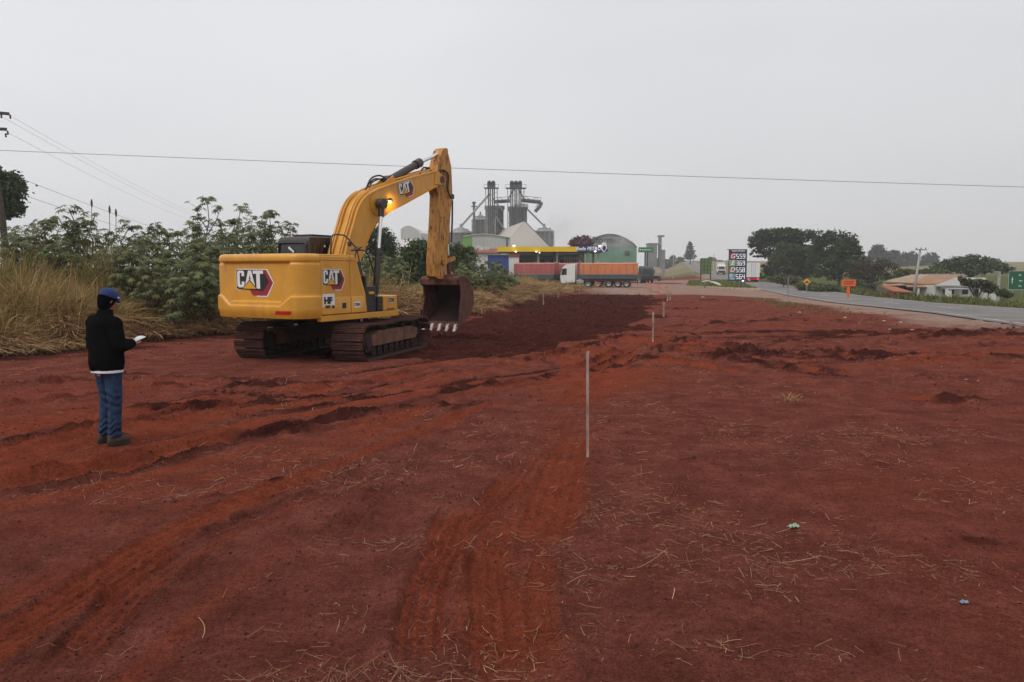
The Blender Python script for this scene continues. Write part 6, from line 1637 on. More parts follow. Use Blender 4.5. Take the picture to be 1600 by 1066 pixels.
b = MB(); b.bb(-w_ / 2, w_ / 2, -0.5, 0.5, 0, pz(401, 122) + 0.1); b.build('body', WWALL, t, bevel=0.05); b = MB(); b.bb(-w_ / 2 - 0.1, w_ / 2 + 0.1, -0.6, 0.6, pz(401, 122) + 0.102, pz(397.5, 122) + 0.2); b.build('cap', REDR, t)

# ---------- green hall with the grey vaulted roof
Y = 235.0; xa, xb = pxx(918, Y), pxx(994.5, Y); ze = pz(386, Y); zt = pz(366, Y)
t = thing('green_hall', 'green walled hall with a grey vaulted roof', 'warehouse', (xa, Y, -0.4), 0); W = xb - xa
b = MB(); b.bb(0, W, 0, 30, 0, ze + 0.4); b.build('wall', GREENW, t)
arc = [(W * k / 12, ze + 0.4 + (zt - ze) * math.sin(math.pi * (0.10 + 0.90 * k / 12)) ** 0.8) for k in range(13)]; arc[0] = (0, ze + 0.4); arc[-1] = (W, ze + 0.4)
b = MB(); b.add([(a, -0.05, z) for a, z in arc], [tuple(range(13))]); b.build('gable_front', GALV, t)
b = MB(); b.grid([[(a, -0.4, z + 0.1), (a, 31, z + 0.1)] for a, z in arc]); o = b.build('roof', GALVD, t, smooth='all'); md = o.modifiers.new('s', 'SOLIDIFY'); md.thickness = 0.25
lettering('Stormer', 2.7, STEELD, t, (pxx(946, Y) - xa, -0.10, pz(375.5, Y) + 0.4), (R(90), 0, 0), 0.2, 0.05)
for k in range(14): b = MB(); b.bb(W * k / 14 - 0.05, W * k / 14 + 0.05, -0.06, 0, 0.2, ze); b.build('panel_joint', GREENW, t)
p = at(979, 395, Y); b = MB(); b.bb(p.x - xa - 0.6, p.x - xa + 0.9, -0.25, 0, p.z - 0.3, p.z + 0.9); b.build('vent', STEELD, t)
# ---------- grey process tower
t = thing('process_tower', 'grey process building with a thin tower right of the green signboard', 'tower', (pxx(1020, 300), 300, -0.4), 0)
b = MB(); b.bb(-2.2, 1.0, -3, 3, 0, pz(381, 300)); b.build('block', GALV, t); b = MB(); b.bb(-2.4, 2.6, -3.2, 3.2, pz(381, 300) + 0.01, pz(380, 300) + 0.3); b.build('roof', GALV, t)
b = MB(); b.bb(2.1, 3.1, -1, 1, 0, pz(369, 300)); b.bb(1.7, 4.1, -1.2, 1.2, pz(369, 300) + 0.01, pz(367.5, 300) + 0.3); b.bb(3.2, 4.6, -1, 1, 0, pz(389, 300)); b.build('shaft', GALV, t)
b = MB(); b.tube([(-2.2, -3.1, pz(381, 300)), (-3.2, -3.1, 0)], 0.15, 5); b.build('pipe', GALV, t)
# ---------- green signboard on two posts
Y = 165.0; xa, xb = pxx(997, Y), pxx(1020, Y); t = thing('green_signboard', 'green signboard on two posts right of the green hall', 'sign', ((xa + xb) / 2, Y, float(base_h((xa + xb) / 2, Y))), 0); W = xb - xa; g0 = t.location.z
b = MB(); b.bb(-W / 2, W / 2, -0.1, 0.1, pz(394.5, Y) - g0, pz(386.5, Y) - g0); b.build('panel', mat('sign_green', (0.03, 0.20, 0.06), (0.024, 0.16, 0.05), 0.5, 0.5), t)
for px in (1008, 1011.5): b = MB(); x = pxx(px, Y) - t.location.x; b.bb(x - 0.16, x + 0.16, 0.102, 0.3, -0.3, pz(390, Y) - g0); b.build('post', STEELD, t)
for k in range(9): b = MB(); b.bb(-W / 2 + 0.75 + k * 0.24, -W / 2 + 0.9 + k * 0.24, -0.13, -0.1, pz(391.3, Y) - g0, pz(389.6 + (k % 3) * 0.25, Y) - g0); b.build('mark', WHT, t)
b = MB(); b.cyl((-W / 2 + 0.4, -0.13, pz(390.4, Y) - g0), (-W / 2 + 0.4, -0.1, pz(390.4, Y) - g0), 0.16, n=10); b.build('mark', WHT, t)

# ================================================================== vehicles
wm = MB(); wm.lathe([(0.30, -0.14), (0.47, -0.14), (0.51, -0.09), (0.51, 0.09), (0.47, 0.14), (0.30, 0.14)], (0, 0, 0), 20, axis='x'); tyre_me = wm.mesh('tyre'); tyre_me.materials.append(TYRE)
wm = MB(); wm.lathe([(0.31, -0.13), (0.28, -0.05), (0.12, -0.02), (0.11, 0.10), (0.01, 0.11)], (0, 0, 0), 16, axis='x'); wm.lathe([(0.31, 0.13), (0.28, 0.06), (0.13, 0.03), (0.12, 0.12), (0.01, 0.13)], (0, 0, 0), 16, axis='x'); rim_me = wm.mesh('rim'); rim_me.materials.append(RIM)
def wheel(t, x, y, z=0.51):
    o = link('wheel', tyre_me, t, 0, (x, y, z)); link('rim', rim_me, o, 0, (0, 0, 0)); return o
def truck(label, loc, yaw, tarp=None, L=11.0, cabm=None, box=None, th=1.5, tail=False, group=None, cab=True, dark=BOARD):
    """y forward; trailer from y=0 (rear) to y=L, tractor ahead"""
    t = thing('truck', label, 'truck', loc, -yaw, group)
    if cab:
        cm = cabm or CABW; yc = L + 0.7
        b = MB(); b.prism([(yc, 0.75), (yc + 1.95, 0.55), (yc + 2.05, 1.5), (yc + 1.75, 2.75), (yc + 1.3, 3.15), (yc + 0.05, 3.25), (yc, 3.2)], lambda a, z, d: (d, a, z), -1.22, 1.22); c = b.build('cab', cm, t, bevel=0.06)
        b = MB(); b.prism([(yc + 1.15, 1.75), (yc + 1.93, 1.7), (yc + 1.72, 2.6), (yc + 1.15, 2.62)], lambda a, z, d: (d, a, z), -1.232, 1.232); b.build('side_window', DARKW, c)
        b = MB(); b.add([(-1.05, yc + 2.05, 1.65), (1.05, yc + 2.05, 1.65), (0.95, yc + 1.79, 2.68), (-0.95, yc + 1.79, 2.68)], [(0, 1, 2, 3)]); b.build('windscreen', DARKW, c, recalc=False)
        b = MB(); b.bb(-1.1, 1.1, yc + 2.0, yc + 2.1, 0.6, 1.3); b.build('grille', BLK, c)
        for sx in (-1, 1): b = MB(); b.bb(sx * 1.25, sx * 1.45, yc + 1.7, yc + 1.8, 1.9, 2.5); b.build('mirror', BLK, c)
        b = MB(); b.bb(-0.45, 0.45, L - 3.2, yc + 1.5, 0.62, 0.9); b.build('tractor_chassis', BLK, t)
        b = MB(); b.bb(-1.15, -0.55, yc - 2.1 + 0.9, yc - 0.15, 0.5, 1.05); b.bb(0.55, 1.15, yc - 2.1 + 0.9, yc - 0.15, 0.5, 1.05); b.build('fuel_tank', RIM, t, bevel=0.1)
        for y in (yc + 1.2, L - 1.1, L - 2.4):
            for sx in (-1, 1): wheel(t, sx * 1.05, y)
    if box is None:
        n = 6
        b = MB(); b.bb(-1.0, 1.0, 0.1, L - 0.2, 0.9, 1.18); b.build('trailer_chassis', BLK, t)
        for k in range(n):
            y0 = L * k / n + 0.04; y1 = L * (k + 1) / n - 0.04
            for sx in (-1, 1): b = MB(); b.bb(sx * 1.26, sx * 1.30, y0, y1, 1.2, 1.85); b.build('side_board', dark, t)
        b = MB(); b.bb(-1.25, 1.25, -0.02, 0.02, 1.2, 1.85); b.bb(-1.25, 1.25, L - 0.02, L + 0.02, 1.2, 2.0); b.bb(-1.25, 1.25, 0.03, L - 0.03, 1.18, 1.24); b.build('deck', dark, t)
        b = MB(); 
        for sx in (-1, 1): b.bb(sx * 1.302, sx * 1.325, 0, L, 1.78, 1.86)
        b.bb(-1.3, 1.3, -0.06, -0.025, 1.78, 1.86); b.build('rail', GALV, t)
        if tarp:
            rows = []
            NY = 22
            for i in range(NY + 1):
                y = -0.03 + (L + 0.06) * i / NY; hgt = 1.86 + th * (0.97 + 0.012 * math.sin(i * 1.7) + 0.012 * math.sin(i * 0.6)); bul = 0.03 * math.sin(i * 2.1)
                rows.append([(-1.29, y, 1.86), (-1.30 - bul, y, 1.86 + th * 0.5), (-1.24, y, hgt - 0.12), (-0.8, y, hgt), (0, y, hgt + 0.12), (0.8, y, hgt), (1.24, y, hgt - 0.12), (1.30 + bul, y, 1.86 + th * 0.5), (1.29, y, 1.86)])
            b = MB(); b.grid(rows); m_ = len(rows[0]); b.f += [tuple(range(m_)), tuple(range((NY) * m_ + m_ - 1, NY * m_ - 1, -1))]; b.m += [0, 0]; tp_ = b.build('tarpaulin', tarp, t, smooth=True)
            for k in range(8):
                y = L * (k + 0.5) / 8; b = MB(); b.tube([(1.31, y, 1.8), (1.325, y, 1.86 + th * 0.5), (1.25, y, 1.86 + th * 0.9)], 0.02, 4); b.tube([(-1.31, y, 1.8), (-1.325, y, 1.86 + th * 0.5), (-1.25, y, 1.86 + th * 0.9)], 0.02, 4); b.build('strap', dark, tp_)
            b = MB(); b.tube([(-1.25, -0.05, 1.86 + th * 0.95), (0, -0.05, 1.86 + th + 0.1), (1.25, -0.05, 1.86 + th * 0.95)], 0.05, 5); b.tube([(1.26, 0, 1.86 + th * 0.95), (1.26, L, 1.86 + th * 0.95)], 0.05, 5); b.tube([(-1.26, 0, 1.86 + th * 0.95), (-1.26, L, 1.86 + th * 0.95)], 0.05, 5); b.build('hem', TARL, tp_)
    else:
        b = MB(); b.bb(-1.28, 1.28, 0, L, 1.0, 4.0); bo = b.build('box_body', box, t, bevel=0.03)
        b = MB(); b.bb(-1.25, 1.25, 0.1, L, 0.8, 0.995); b.build('trailer_chassis', BLK, t)
        b = MB(); b.bb(-0.015, 0.015, -0.03, 0.0, 1.05, 3.95); b.bb(-0.4, -0.36, -0.05, 0.0, 1.1, 3.9); b.bb(0.36, 0.4, -0.05, 0.0, 1.1, 3.9); b.build('door_seam', GALV, bo)
    b = MB(); b.bb(-1.2, 1.2, -0.1, -0.05, 0.45, 0.75); bp = b.build('bumper', REFL if tail else BLK, t)
    for sx in (-1, 1): b = MB(); b.bb(sx * 0.75, sx * 1.1, -0.14, -0.101, 0.55, 0.8); b.build('tail_light', TAILL if tail else REFL, bp)
    for y in (1.4, 2.6, 3.8):
        for sx in (-1, 1): wheel(t, sx * 1.02, y)
    return t
def spot(px, Y): x = pxx(px, Y); return (x, Y, H(x, Y) - 0.02)
truck('white truck with an orange tarpaulin trailer parked across the lot', spot(996, 104), R(-79), TARO, 7.7, th=1.45)
truck('truck with a dusty red tarpaulin directly left of the white cab', spot(904, 110), R(-77), TARR, 5.2, th=1.5, cab=False)
truck('truck with a dusty red tarpaulin farthest left under the canopy', spot(869, 107), R(-72), TARR, 5.8, th=1.5, cab=False)
truck('dark green fronted truck parked behind the orange trailer', spot(993, 152), R(176), None, 7.0, cabm=mat('truck_dark_green', (0.05, 0.075, 0.07), (0.04, 0.055, 0.055), 1.0, 0.4))
truck('dusty cream tipper truck driving away on the station drive', spot(1025, 178), R(8), mat('tarp_cream', (0.46, 0.38, 0.29), (0.38, 0.31, 0.24), 1.0, 0.8), 6.5, th=0.9, cabm=mat('truck_cream', (0.45, 0.38, 0.30), (0.38, 0.31, 0.25), 1.0, 0.6), dark=mat('board_cream', (0.36, 0.29, 0.22), (0.3, 0.24, 0.18), 1.0, 0.8))
truck('white truck with a red lit rear between the island and the grove', (pxx(1177, 158), 158, H(pxx(1177, 158), 158) + 0.04), R(10), None, 8.0, box=CABW, tail=True)
truck('small white truck far down the road left of the price sign', (pxx(1125, 262), 262, H(pxx(1125, 262), 262) + 0.04), R(192), None, 6.0, box=CABW)
truck('white cabbed truck in the shade under the canopy', spot(862, 131), R(82), None, 5.0)
t = truck('blue tarpaulin truck behind the red tarpaulin one', spot(838, 126), R(-75), mat('tarp_blue', (0.03, 0.07, 0.33), (0.025, 0.05, 0.25), 1.0, 0.7), 4.0, th=1.7, cab=False)
# row of dark parked wheels and drums behind the orange trailer
for i, (px, m) in enumerate(((955, BLK), (963, GALVD), (970, REDR), (977, BRICKW))):
    Y = 138.0; x = pxx(px, Y); t = thing('drum', ['black drum left of the dark green truck', 'grey drum left of the dark green truck', 'dark red drum left of the dark green truck', 'brick red drum next to the dark green truck'][i], 'drum', (x, Y, H(x, Y)), 0, 'drums behind the orange trailer')
    b = MB(); prof = [(0.01, 0), (0.5, 0), (0.5, 0.5), (0.53, 0.55), (0.5, 0.6), (0.5, 1.2), (0.53, 1.25), (0.5, 1.3), (0.5, 1.8), (0.01, 1.82)]; b.lathe(prof, (0, 0, 0), 16); b.build('shell', m, t, smooth=True)

# ================================================================== house with tiled roofs beyond the road
Y = 88.0; ox = pxx(1385, Y); hz = float(base_h(ox + 5, Y)); t = thing('tiled_house', 'low house with brown tiled roofs beyond the road', 'house', (ox, Y, hz - 0.1), 0)
def hx(px, Yq=Y): return pxx(px, Yq) - ox
def hzz(py, Yq=Y): return pz(py, Yq) - (hz - 0.1)
b = MB(); b.bb(hx(1402), hx(1465), 0.6, 5, 0, hzz(447)); b.build('wall', mat('wall_brown', (0.17, 0.12, 0.095), (0.11, 0.08, 0.065), 0.6, 0.9), t)
b = MB(); rows = [[(hx(1378), -0.4, hzz(443.5)), (hx(1460), -0.4, hzz(443.5))], [(hx(1412), 6, hzz(431.5)), (hx(1492), 6, hzz(431.5))]]
b.add([(hx(1378), -0.4, hzz(442)), (hx(1456), -0.4, hzz(445)), (hx(1512, Y + 6.5), 6.5, hzz(432.5, Y + 6.5)), (hx(1425, Y + 6.5), 6.5, hzz(431, Y + 6.5))], [(0, 1, 2, 3)]); rf = b.build('roof', TILE2, t); md = rf.modifiers.new('s', 'SOLIDIFY'); md.thickness = 0.16
b = MB(); b.add([(hx(1415), -0.9, hzz(444)), (hx(1456), -0.9, hzz(446)), (hx(1504, Y + 5.8), 5.8, hzz(432.9, Y + 5.8) + 0.10), (hx(1450, Y + 5.8), 5.8, hzz(432.6, Y + 5.8) + 0.10)], [(0, 1, 2, 3)]); rf2 = b.build('roof', TILE, t); md = rf2.modifiers.new('s', 'SOLIDIFY'); md.thickness = 0.12
for k in range(1, 15):
    f = k / 15; a = Vector((hx(1378), -0.4, hzz(442))).lerp(Vector((hx(1456), -0.4, hzz(445))), f); c = Vector((hx(1425, Y + 6.5), 6.5, hzz(431, Y + 6.5))).lerp(Vector((hx(1512, Y + 6.5), 6.5, hzz(432.5, Y + 6.5))), f)
    b = MB(); b.tube([a + Vector((0, 0, 0.05)), c + Vector((0, 0, 0.05))], 0.05, 4); b.build('tile_ridge', TILE2, rf)
for k in range(9):
    p = Vector((hx(1440 + 8 * k, Y + 6.4), 6.4, hzz(431.8, Y + 6.4) + 0.15)); b = MB(); b.box(p, (0.45, 0.3, 0.3)); b.build('ridge_tile', CONC, rf)
b = MB(); b.add([(hx(1372), -1.6, hzz(446)), (hx(1405), -1.6, hzz(444.5)), (hx(1406), 0.4, hzz(442.5)), (hx(1382), 0.4, hzz(443))], [(0, 1, 2, 3)]); o = b.build('porch_roof', TILE2, t); md = o.modifiers.new('s', 'SOLIDIFY'); md.thickness = 0.1
b = MB(); b.add([(hx(1402), -2.4, hzz(448.5)), (hx(1460), -2.4, hzz(449)), (hx(1457), -0.2, hzz(446)), (hx(1412), -0.2, hzz(446))], [(0, 1, 2, 3)]); o = b.build('porch_roof', TILE, t); md = o.modifiers.new('s', 'SOLIDIFY'); md.thickness = 0.1
for px in (1420, 1440, 1458): b = MB(); x = hx(px); b.bb(x - 0.1, x + 0.1, -2.3, -2.1, 0, hzz(448.8)); b.build('porch_post', WWALL, t)
b = MB(); b.bb(hx(1398), hx(1412), 0.45, 0.59, hzz(452), hzz(446)); b.build('window', DARKW, t)
b = MB(); b.bb(hx(1425), hx(1433), 0.5, 0.59, 0, hzz(452)); b.build('door', DARKW, t)
Y2 = 84.0; ox2 = pxx(1458, Y2); hz2 = float(base_h(ox2 + 3, Y2)); t = thing('white_house', 'white walled house with a grey roof right of the tiled house', 'house', (ox2, Y2, hz2 - 0.1), 0)
def kx(px): return pxx(px, Y2) - ox2
def kz(py): return pz(py, Y2) - (hz2 - 0.1)
b = MB(); b.bb(kx(1462), kx(1545), 0, 7, 0, kz(447)); b.build('wall', WWALL, t)
b = MB(); b.add([(kx(1457), -0.5, kz(446)), (kx(1548), -0.5, kz(446.5)), (pxx(1540, Y2 + 6) - ox2, 6, pz(434, Y2 + 6) - (hz2 - 0.1)), (pxx(1494, Y2 + 6) - ox2, 6, pz(433.5, Y2 + 6) - (hz2 - 0.1))], [(0, 1, 2, 3)]); o = b.build('roof', CONC, t); md = o.modifiers.new('s', 'SOLIDIFY'); md.thickness = 0.15
b = MB(); b.add([(kx(1466), -2.2, kz(451)), (kx(1500), -2.2, kz(451)), (kx(1500), -0.2, kz(449)), (kx(1466), -0.2, kz(449))], [(0, 1, 2, 3)]); o = b.build('porch_roof', GALV, t); md = o.modifiers.new('s', 'SOLIDIFY'); md.thickness = 0.08
for px in (1468, 1520, 1536): b = MB(); x = kx(px); b.bb(x - 0.25, x + 0.25, -2.1, -1.7, 0, kz(451.5)); b.build('pier', WWALL, t)
for pa, pb in ((1475, 1492), (1505, 1514), (1525, 1532)): b = MB(); b.bb(kx(pa), kx(pb), -0.04, -0.002, kz(460), kz(452)); b.build('window', DARKW, t)
# reddish soil or roof heap before the tiled house
Y3 = 76.0; x = pxx(1402, Y3); t = thing('tile_lean_to', 'red lean-to roof in front of the tiled house', 'shed', (x, Y3, float(base_h(x, Y3))), 0); g0 = t.location.z
b = MB(); b.add([(pxx(1390, Y3) - x, -1, pz(456.5, Y3) - g0), (pxx(1420, Y3) - x, -1, pz(458, Y3) - g0), (pxx(1412, Y3) - x, 1.4, pz(450.5, Y3) - g0), (pxx(1387, Y3) - x, 1.4, pz(448.5, Y3) - g0)], [(0, 1, 2, 3)]); o = b.build('roof', BRICKW, t); md = o.modifiers.new('s', 'SOLIDIFY'); md.thickness = 0.12
b = MB(); b.bb(pxx(1392, Y3) - x, pxx(1414, Y3) - x, -0.7, 1.2, -0.2, pz(457.5, Y3) - g0 + 0.02); b.build('wall', BRICKW, t)

# ================================================================== signs
# price board
p = ground_at(1153, 449.5); Y = p.y
xa, xb = pxx(1138.5, Y), pxx(1166.5, Y); zt, zb = pz(389.5, Y), pz(439, Y); cx = (xa + xb) / 2; W = xb - xa; Hh = zt - zb
t = thing('price_board', 'tall dark blue fuel price board on the grass island', 'sign', (cx, Y, p.z), R(-2)); g0 = p.z
NAVY = mat('board_navy', (0.022, 0.032, 0.085), (0.018, 0.026, 0.07), 1.0, 0.4)
b = MB(); b.bb(-W / 2, W / 2, 0, 0.28, zb - g0, zt - g0); pan = b.build('panel', NAVY, t, bevel=0.04)
PB = mat('price_black', (0.012, 0.012, 0.014), (0.010, 0.010, 0.012), 1.0, 0.4)
tiles = [mat('tile_red', (0.30, 0.02, 0.03), (0.26, 0.018, 0.025), 2.0, 0.5), mat('tile_pale_green', (0.24, 0.40, 0.24), (0.2, 0.35, 0.2), 2.0, 0.5), mat('tile_tan', (0.26, 0.16, 0.10), (0.2, 0.12, 0.08), 2.0, 0.5), mat('tile_teal', (0.15, 0.30, 0.34), (0.12, 0.26, 0.30), 2.0, 0.5)]
DIGM = mat('digit_lit', (0.9, 0.9, 0.92), (0.9, 0.9, 0.92), 2.0, 0.4, emit=(0.95, 0.97, 1.0), estr=0.55)
RX = (R(90), 0, 0)
lettering('Rede PETRO', 0.33, WHT, pan, (0, -0.012, zt - g0 - 0.26), RX, 0.3, 0.008, 1.1)
SEG = {'0': 'abcdef', '1': 'bc', '2': 'abged', '3': 'abgcd', '4': 'fgbc', '5': 'afgcd', '6': 'afgedc', '7': 'abc', '8': 'abcdefg', '9': 'abcdfg'}
def digit(ch, x, z, w, h, m, parent):
    b = MB(); k = 0.16 * w
    S = {'a': (0, w, h - k, h), 'd': (0, w, 0, k), 'g': (0, w, h / 2 - k / 2, h / 2 + k / 2), 'f': (0, k, h / 2, h), 'e': (0, k, 0, h / 2), 'b': (w - k, w, h / 2, h), 'c': (w - k, w, 0, h / 2)}
    for q, s in enumerate(SEG[ch]):
        a = S[s]; e = 0.001 * q; b.bb(x + a[0], x + a[1], -0.035 - e, -0.015, z + a[2], z + a[3])
    b.build('digit', m, parent)
rh = Hh * 0.215
for i, (lt, pr_) in enumerate((('G', '559'), ('E', '369'), ('D', '558'), ('D', '564'))):
    z1 = zt - g0 - Hh * 0.125 - i * rh; z0 = z1 - rh * 0.90
    b = MB(); b.bb(-W / 2 + 0.06, -W / 2 + W * 0.37, -0.012, -0.001, z0, z1); tl = b.build('fuel_tile', tiles[i], pan)
    lettering(lt, rh * (0.95 if i < 3 else 0.55), WHT, tl, (-W / 2 + W * (0.205 if i < 3 else 0.13), -0.02, (z0 + z1) / 2 + (0 if i < 3 else rh * 0.18)), RX, 0.25, 0.02)
    if i == 3: lettering('S10', rh * 0.36, WHT, tl, (-W / 2 + W * 0.2, -0.02, z0 + rh * 0.16), RX, 0.0, 0.008)
    b = MB(); b.bb(-W / 2 + W * 0.385, W / 2 - W * 0.09, -0.012, -0.001, z0, z1); ps = b.build('price_field', PB, pan)
    dw = W * 0.125
    for k, ch in enumerate(pr_): digit(ch, -W / 2 + W * 0.405 + k * (dw + W * 0.045) + (W * 0.02 if k else 0), z0 + rh * 0.11, dw, rh * 0.68, DIGM, ps)
    b = MB(); b.bb(-W / 2 + W * 0.545, -W / 2 + W * 0.57, -0.03, -0.012, z0 + rh * 0.10, z0 + rh * 0.17); b.build('decimal_point', DIGM, ps)
for px in (1153, 1158.5, 1164.5): b = MB(); x = pxx(px, Y) - cx; b.bb(x - 0.07, x + 0.07, 0.05, 0.2, -0.3, zb - g0 + 0.1); b.build('post', STEELD, t)
b = MB(); b.bb(-W / 2 - 0.3, -W / 2, 0.1, 0.2, zt - g0 - 0.12, zt - g0 - 0.02); b.build('bracket', STEELD, t)
b = MB(); b.box((pxx(1161, Y) - cx, -0.02, zb - g0 + 0.02), (0.25, 0.1, 0.1)); b.build('lamp', LAMP, t)
# green grid board
Y = 178.0; xa, xb = pxx(1095, Y), pxx(1111, Y); cx = (xa + xb) / 2; g0 = H(cx, Y); W = xb - xa; t = thing('billboard', 'olive green gridded billboard left of the price board', 'billboard', (cx, Y, g0), 0)
b = MB(); b.bb(-W / 2, W / 2, 0, 0.15, pz(428, Y) - g0, pz(404, Y) - g0); pn = b.build('panel', mat('board_olive', (0.12, 0.19, 0.045), (0.09, 0.15, 0.035), 0.6, 0.6), t)
GD = mat('board_olive_dark', (0.035, 0.06, 0.015), (0.03, 0.05, 0.012), 0.6, 0.6)
for k in range(4): x = -W / 2 + W * k / 3; b = MB(); b.bb(x - 0.06, x + 0.06, -0.06, -0.003, pz(428, Y) - g0, pz(404, Y) - g0); b.build('batten', GD, pn)
for k in range(5): z = pz(428 - 6 * k, Y) - g0; b = MB(); b.bb(-W / 2, W / 2, -0.03, -0.004, z - 0.06, z + 0.06); b.build('batten', GD, pn)
for sx in (-1, 1): b = MB(); b.bb(sx * W / 2 * 0.97 - 0.12, sx * W / 2 * 0.97 + 0.12, 0.16, 0.4, -0.3, pz(406, Y) - g0); b.build('post', STEELD, t)
# back of the give-way sign
p = ground_at(1230.5, 464); t = thing('give_way_sign', 'dark back of a give-way sign on a thin post at the shoulder', 'sign', p, R(4)); Y = p.y
za, zb = pz(433.5, Y) - p.z, pz(447.5, Y) - p.z; hw = (pxx(1240, Y) - pxx(1222.5, Y)) / 2
b = MB(); b.prism([(-hw, za), (-hw * 0.9, za + 0.03), (hw * 0.9, za + 0.03), (hw, za), (0.05, zb), (-0.05, zb)], lambda a, z, d: (a, d, z), 0, 0.02); b.build('plate', mat('sign_back', (0.05, 0.05, 0.052), (0.04, 0.04, 0.04), 2.0, 0.6), t)
b = MB(); b.tube([(-hw, -0.005, za + 0.015), (hw, -0.005, za + 0.015), (0, -0.005, zb - 0.02), (-hw, -0.005, za + 0.015)], 0.016, 5); b.build('rim', GALV, t)
b = MB(); b.bb(-0.04, 0.04, -0.07, -0.002, -0.3, za); b.build('post', GALV, t)
# yellow diamond
Y = 92.0; x = pxx(1261.5, Y); g0 = float(base_h(x, Y)); t = thing('warning_sign', 'yellow diamond warning sign at the far verge', 'sign', (x, Y, g0), 0); zc = pz(440.5, Y) - g0; hd = 5.8 * Y / F
b = MB(); b.prism([(0, zc - hd), (hd, zc), (0, zc + hd), (-hd, zc)], lambda a, z, d: (a, d, z), 0, 0.03); pl = b.build('plate', mat('sign_yellow', (0.75, 0.36, 0.02), (0.68, 0.32, 0.018), 1.0, 0.5), t)
b = MB(); b.prism([(-hd * .5, zc - 0.06), (-hd * .2, zc + 0.08), (hd * .15, zc + 0.08), (hd * 0.5, zc - 0.06), (hd * .5, zc - 0.13), (-hd * .5, zc - 0.13)], lambda a, z, d: (a, d, z), -0.012, -0.001); b.build('symbol', DBLK, pl)
b = MB(); b.bb(-0.04, 0.04, 0.032, 0.1, -0.3, zc + 0.2); b.build('post', GALV, t)
# orange works sign
Y = 74.0; x = pxx(1327, Y); g0 = float(base_h(x, Y)); t = thing('works_sign', 'orange rectangular roadworks sign at the far verge', 'sign', (x, Y, g0), 0)
OR = mat('sign_orange', (0.80, 0.14, 0.02), (0.70, 0.12, 0.018), 1.0, 0.5); za, zb = pz(437, Y) - g0, pz(447.5, Y) - g0; hw = 10.8 * Y / F
b = MB(); b.bb(-hw, hw, 0, 0.03, zb, za); pl = b.build('plate', OR, t)
for i, zz in enumerate((0.68, 0.36)):
    for k in range(6): b = MB(); x0 = -hw * 0.72 + k * hw * 0.245; z = zb + (za - zb) * zz; b.bb(x0, x0 + hw * 0.16, -0.012, -0.001, z - 0.04, z + 0.05 + 0.02 * ((k + i) % 2)); b.build('mark', DBLK, pl)
b = MB(); b.bb(-0.10, 0.13, 0.032, 0.1, -0.3, zb + 0.1); b.bb(-0.13, 0.15, 0.03, 0.11, zb - 0.65, zb - 0.1); b.build('post', OR, t)
# green direction sign
p = ground_at(1583, 467); Y = p.y + 0.0; t = thing('direction_sign', 'green direction sign with white arrow and lettering at the right edge', 'sign', p, R(-32)); g0 = p.z
SG = mat('sign_highway_green', (0.002, 0.095, 0.045), (0.002, 0.08, 0.038), 1.0, 0.6, spec=0.1); x0 = (pxx(1576.5, Y) - p.x) / 1.2; za, zb = pz(423.5, Y) - g0, pz(453, Y) - g0; x1 = x0 + 2.5
b = MB(); b.bb(x0, x1, 0, 0.03, zb, za); pl = b.build('plate', SG, t, bevel=0.01)
b = MB(); e = 0.035
b.bb(x0, x1, -0.006, -0.001, za - e, za); b.bb(x0, x1, -0.006, -0.001, zb, zb + e); b.bb(x0, x0 + e, -0.0062, -0.0012, zb + e, za - e); b.build('border', WHT, pl)
px_m = lambda v: (pxx(v, Y) - p.x) / 1.2
b = MB(); xc = px_m(1582.5); z = lambda py: pz(py, Y) - g0
b.prism([(xc - 0.05, z(443)), (xc + 0.05, z(443)), (xc + 0.05, z(437.8)), (xc + 0.14, z(437.8)), (xc, z(432.6)), (xc - 0.14, z(437.8)), (xc - 0.05, z(437.8))], lambda a, zz, d: (a, d, zz), -0.008, -0.001); b.build('arrow', WHT, pl)
for i, (w_, py, px) in enumerate((('Ma', 430, 1594.5), ('Apu', 438.7, 1595.5), ('Fax', 447, 1595.0))):
    lettering(w_, 0.32, WHT, pl, (px_m(px) + (0.02 if i else -0.05), -0.004, z(py)), RX, 0.12, 0.01)
for xx in (px_m(1584.5), x1 - 0.4): b = MB(); b.bb(xx - 0.04, xx + 0.04, 0.032, 0.1, -0.3, za - 0.1); b.build('post', GALV, t)
# concrete utility pole by the house and small hooked post
Y = 82.0; x = pxx(1432, Y); g0 = float(base_h(x, Y)); t = thing('utility_pole', 'pale concrete utility pole with crossarm before the tiled house', 'pole', (x, Y, g0), 0); zt = pz(390, Y) - g0
b = MB(); b.tube([(-0.25, 0, -0.3), (0.3, 0, zt)], [0.17, 0.11], 8); b.build('shaft', CONC, t, smooth='all'); b = MB(); xo = pxx(1436.5, Y) - x; b.box((xo, -0.1, zt - 0.02), (18 * Y / F, 0.11, 0.12), Matrix.Rotation(R(2), 3, 'Y')); ca_ = b.build('crossarm', CONC, t)
for k in (-0.5, 0.0, 0.5): b = MB(); b.cyl((xo + k, -0.1, zt + 0.04), (xo + k, -0.1, zt + 0.2), 0.045, n=8); b.build('insulator', BARK, ca_)
Y = 78.0; x = pxx(1561.5, Y); g0 = float(base_h(x, Y)); t = thing('hooked_post', 'pale hooked concrete post left of the green direction sign', 'post', (x, Y, g0), 0)
b = MB(); b.bb(-0.1, 0.1, -0.1, 0.1, -0.3, pz(424, Y) - g0); b.bb(-0.5, -0.101, -0.08, 0.08, pz(425.6, Y) - g0, pz(424, Y) - g0); b.build('shaft', CONC, t)
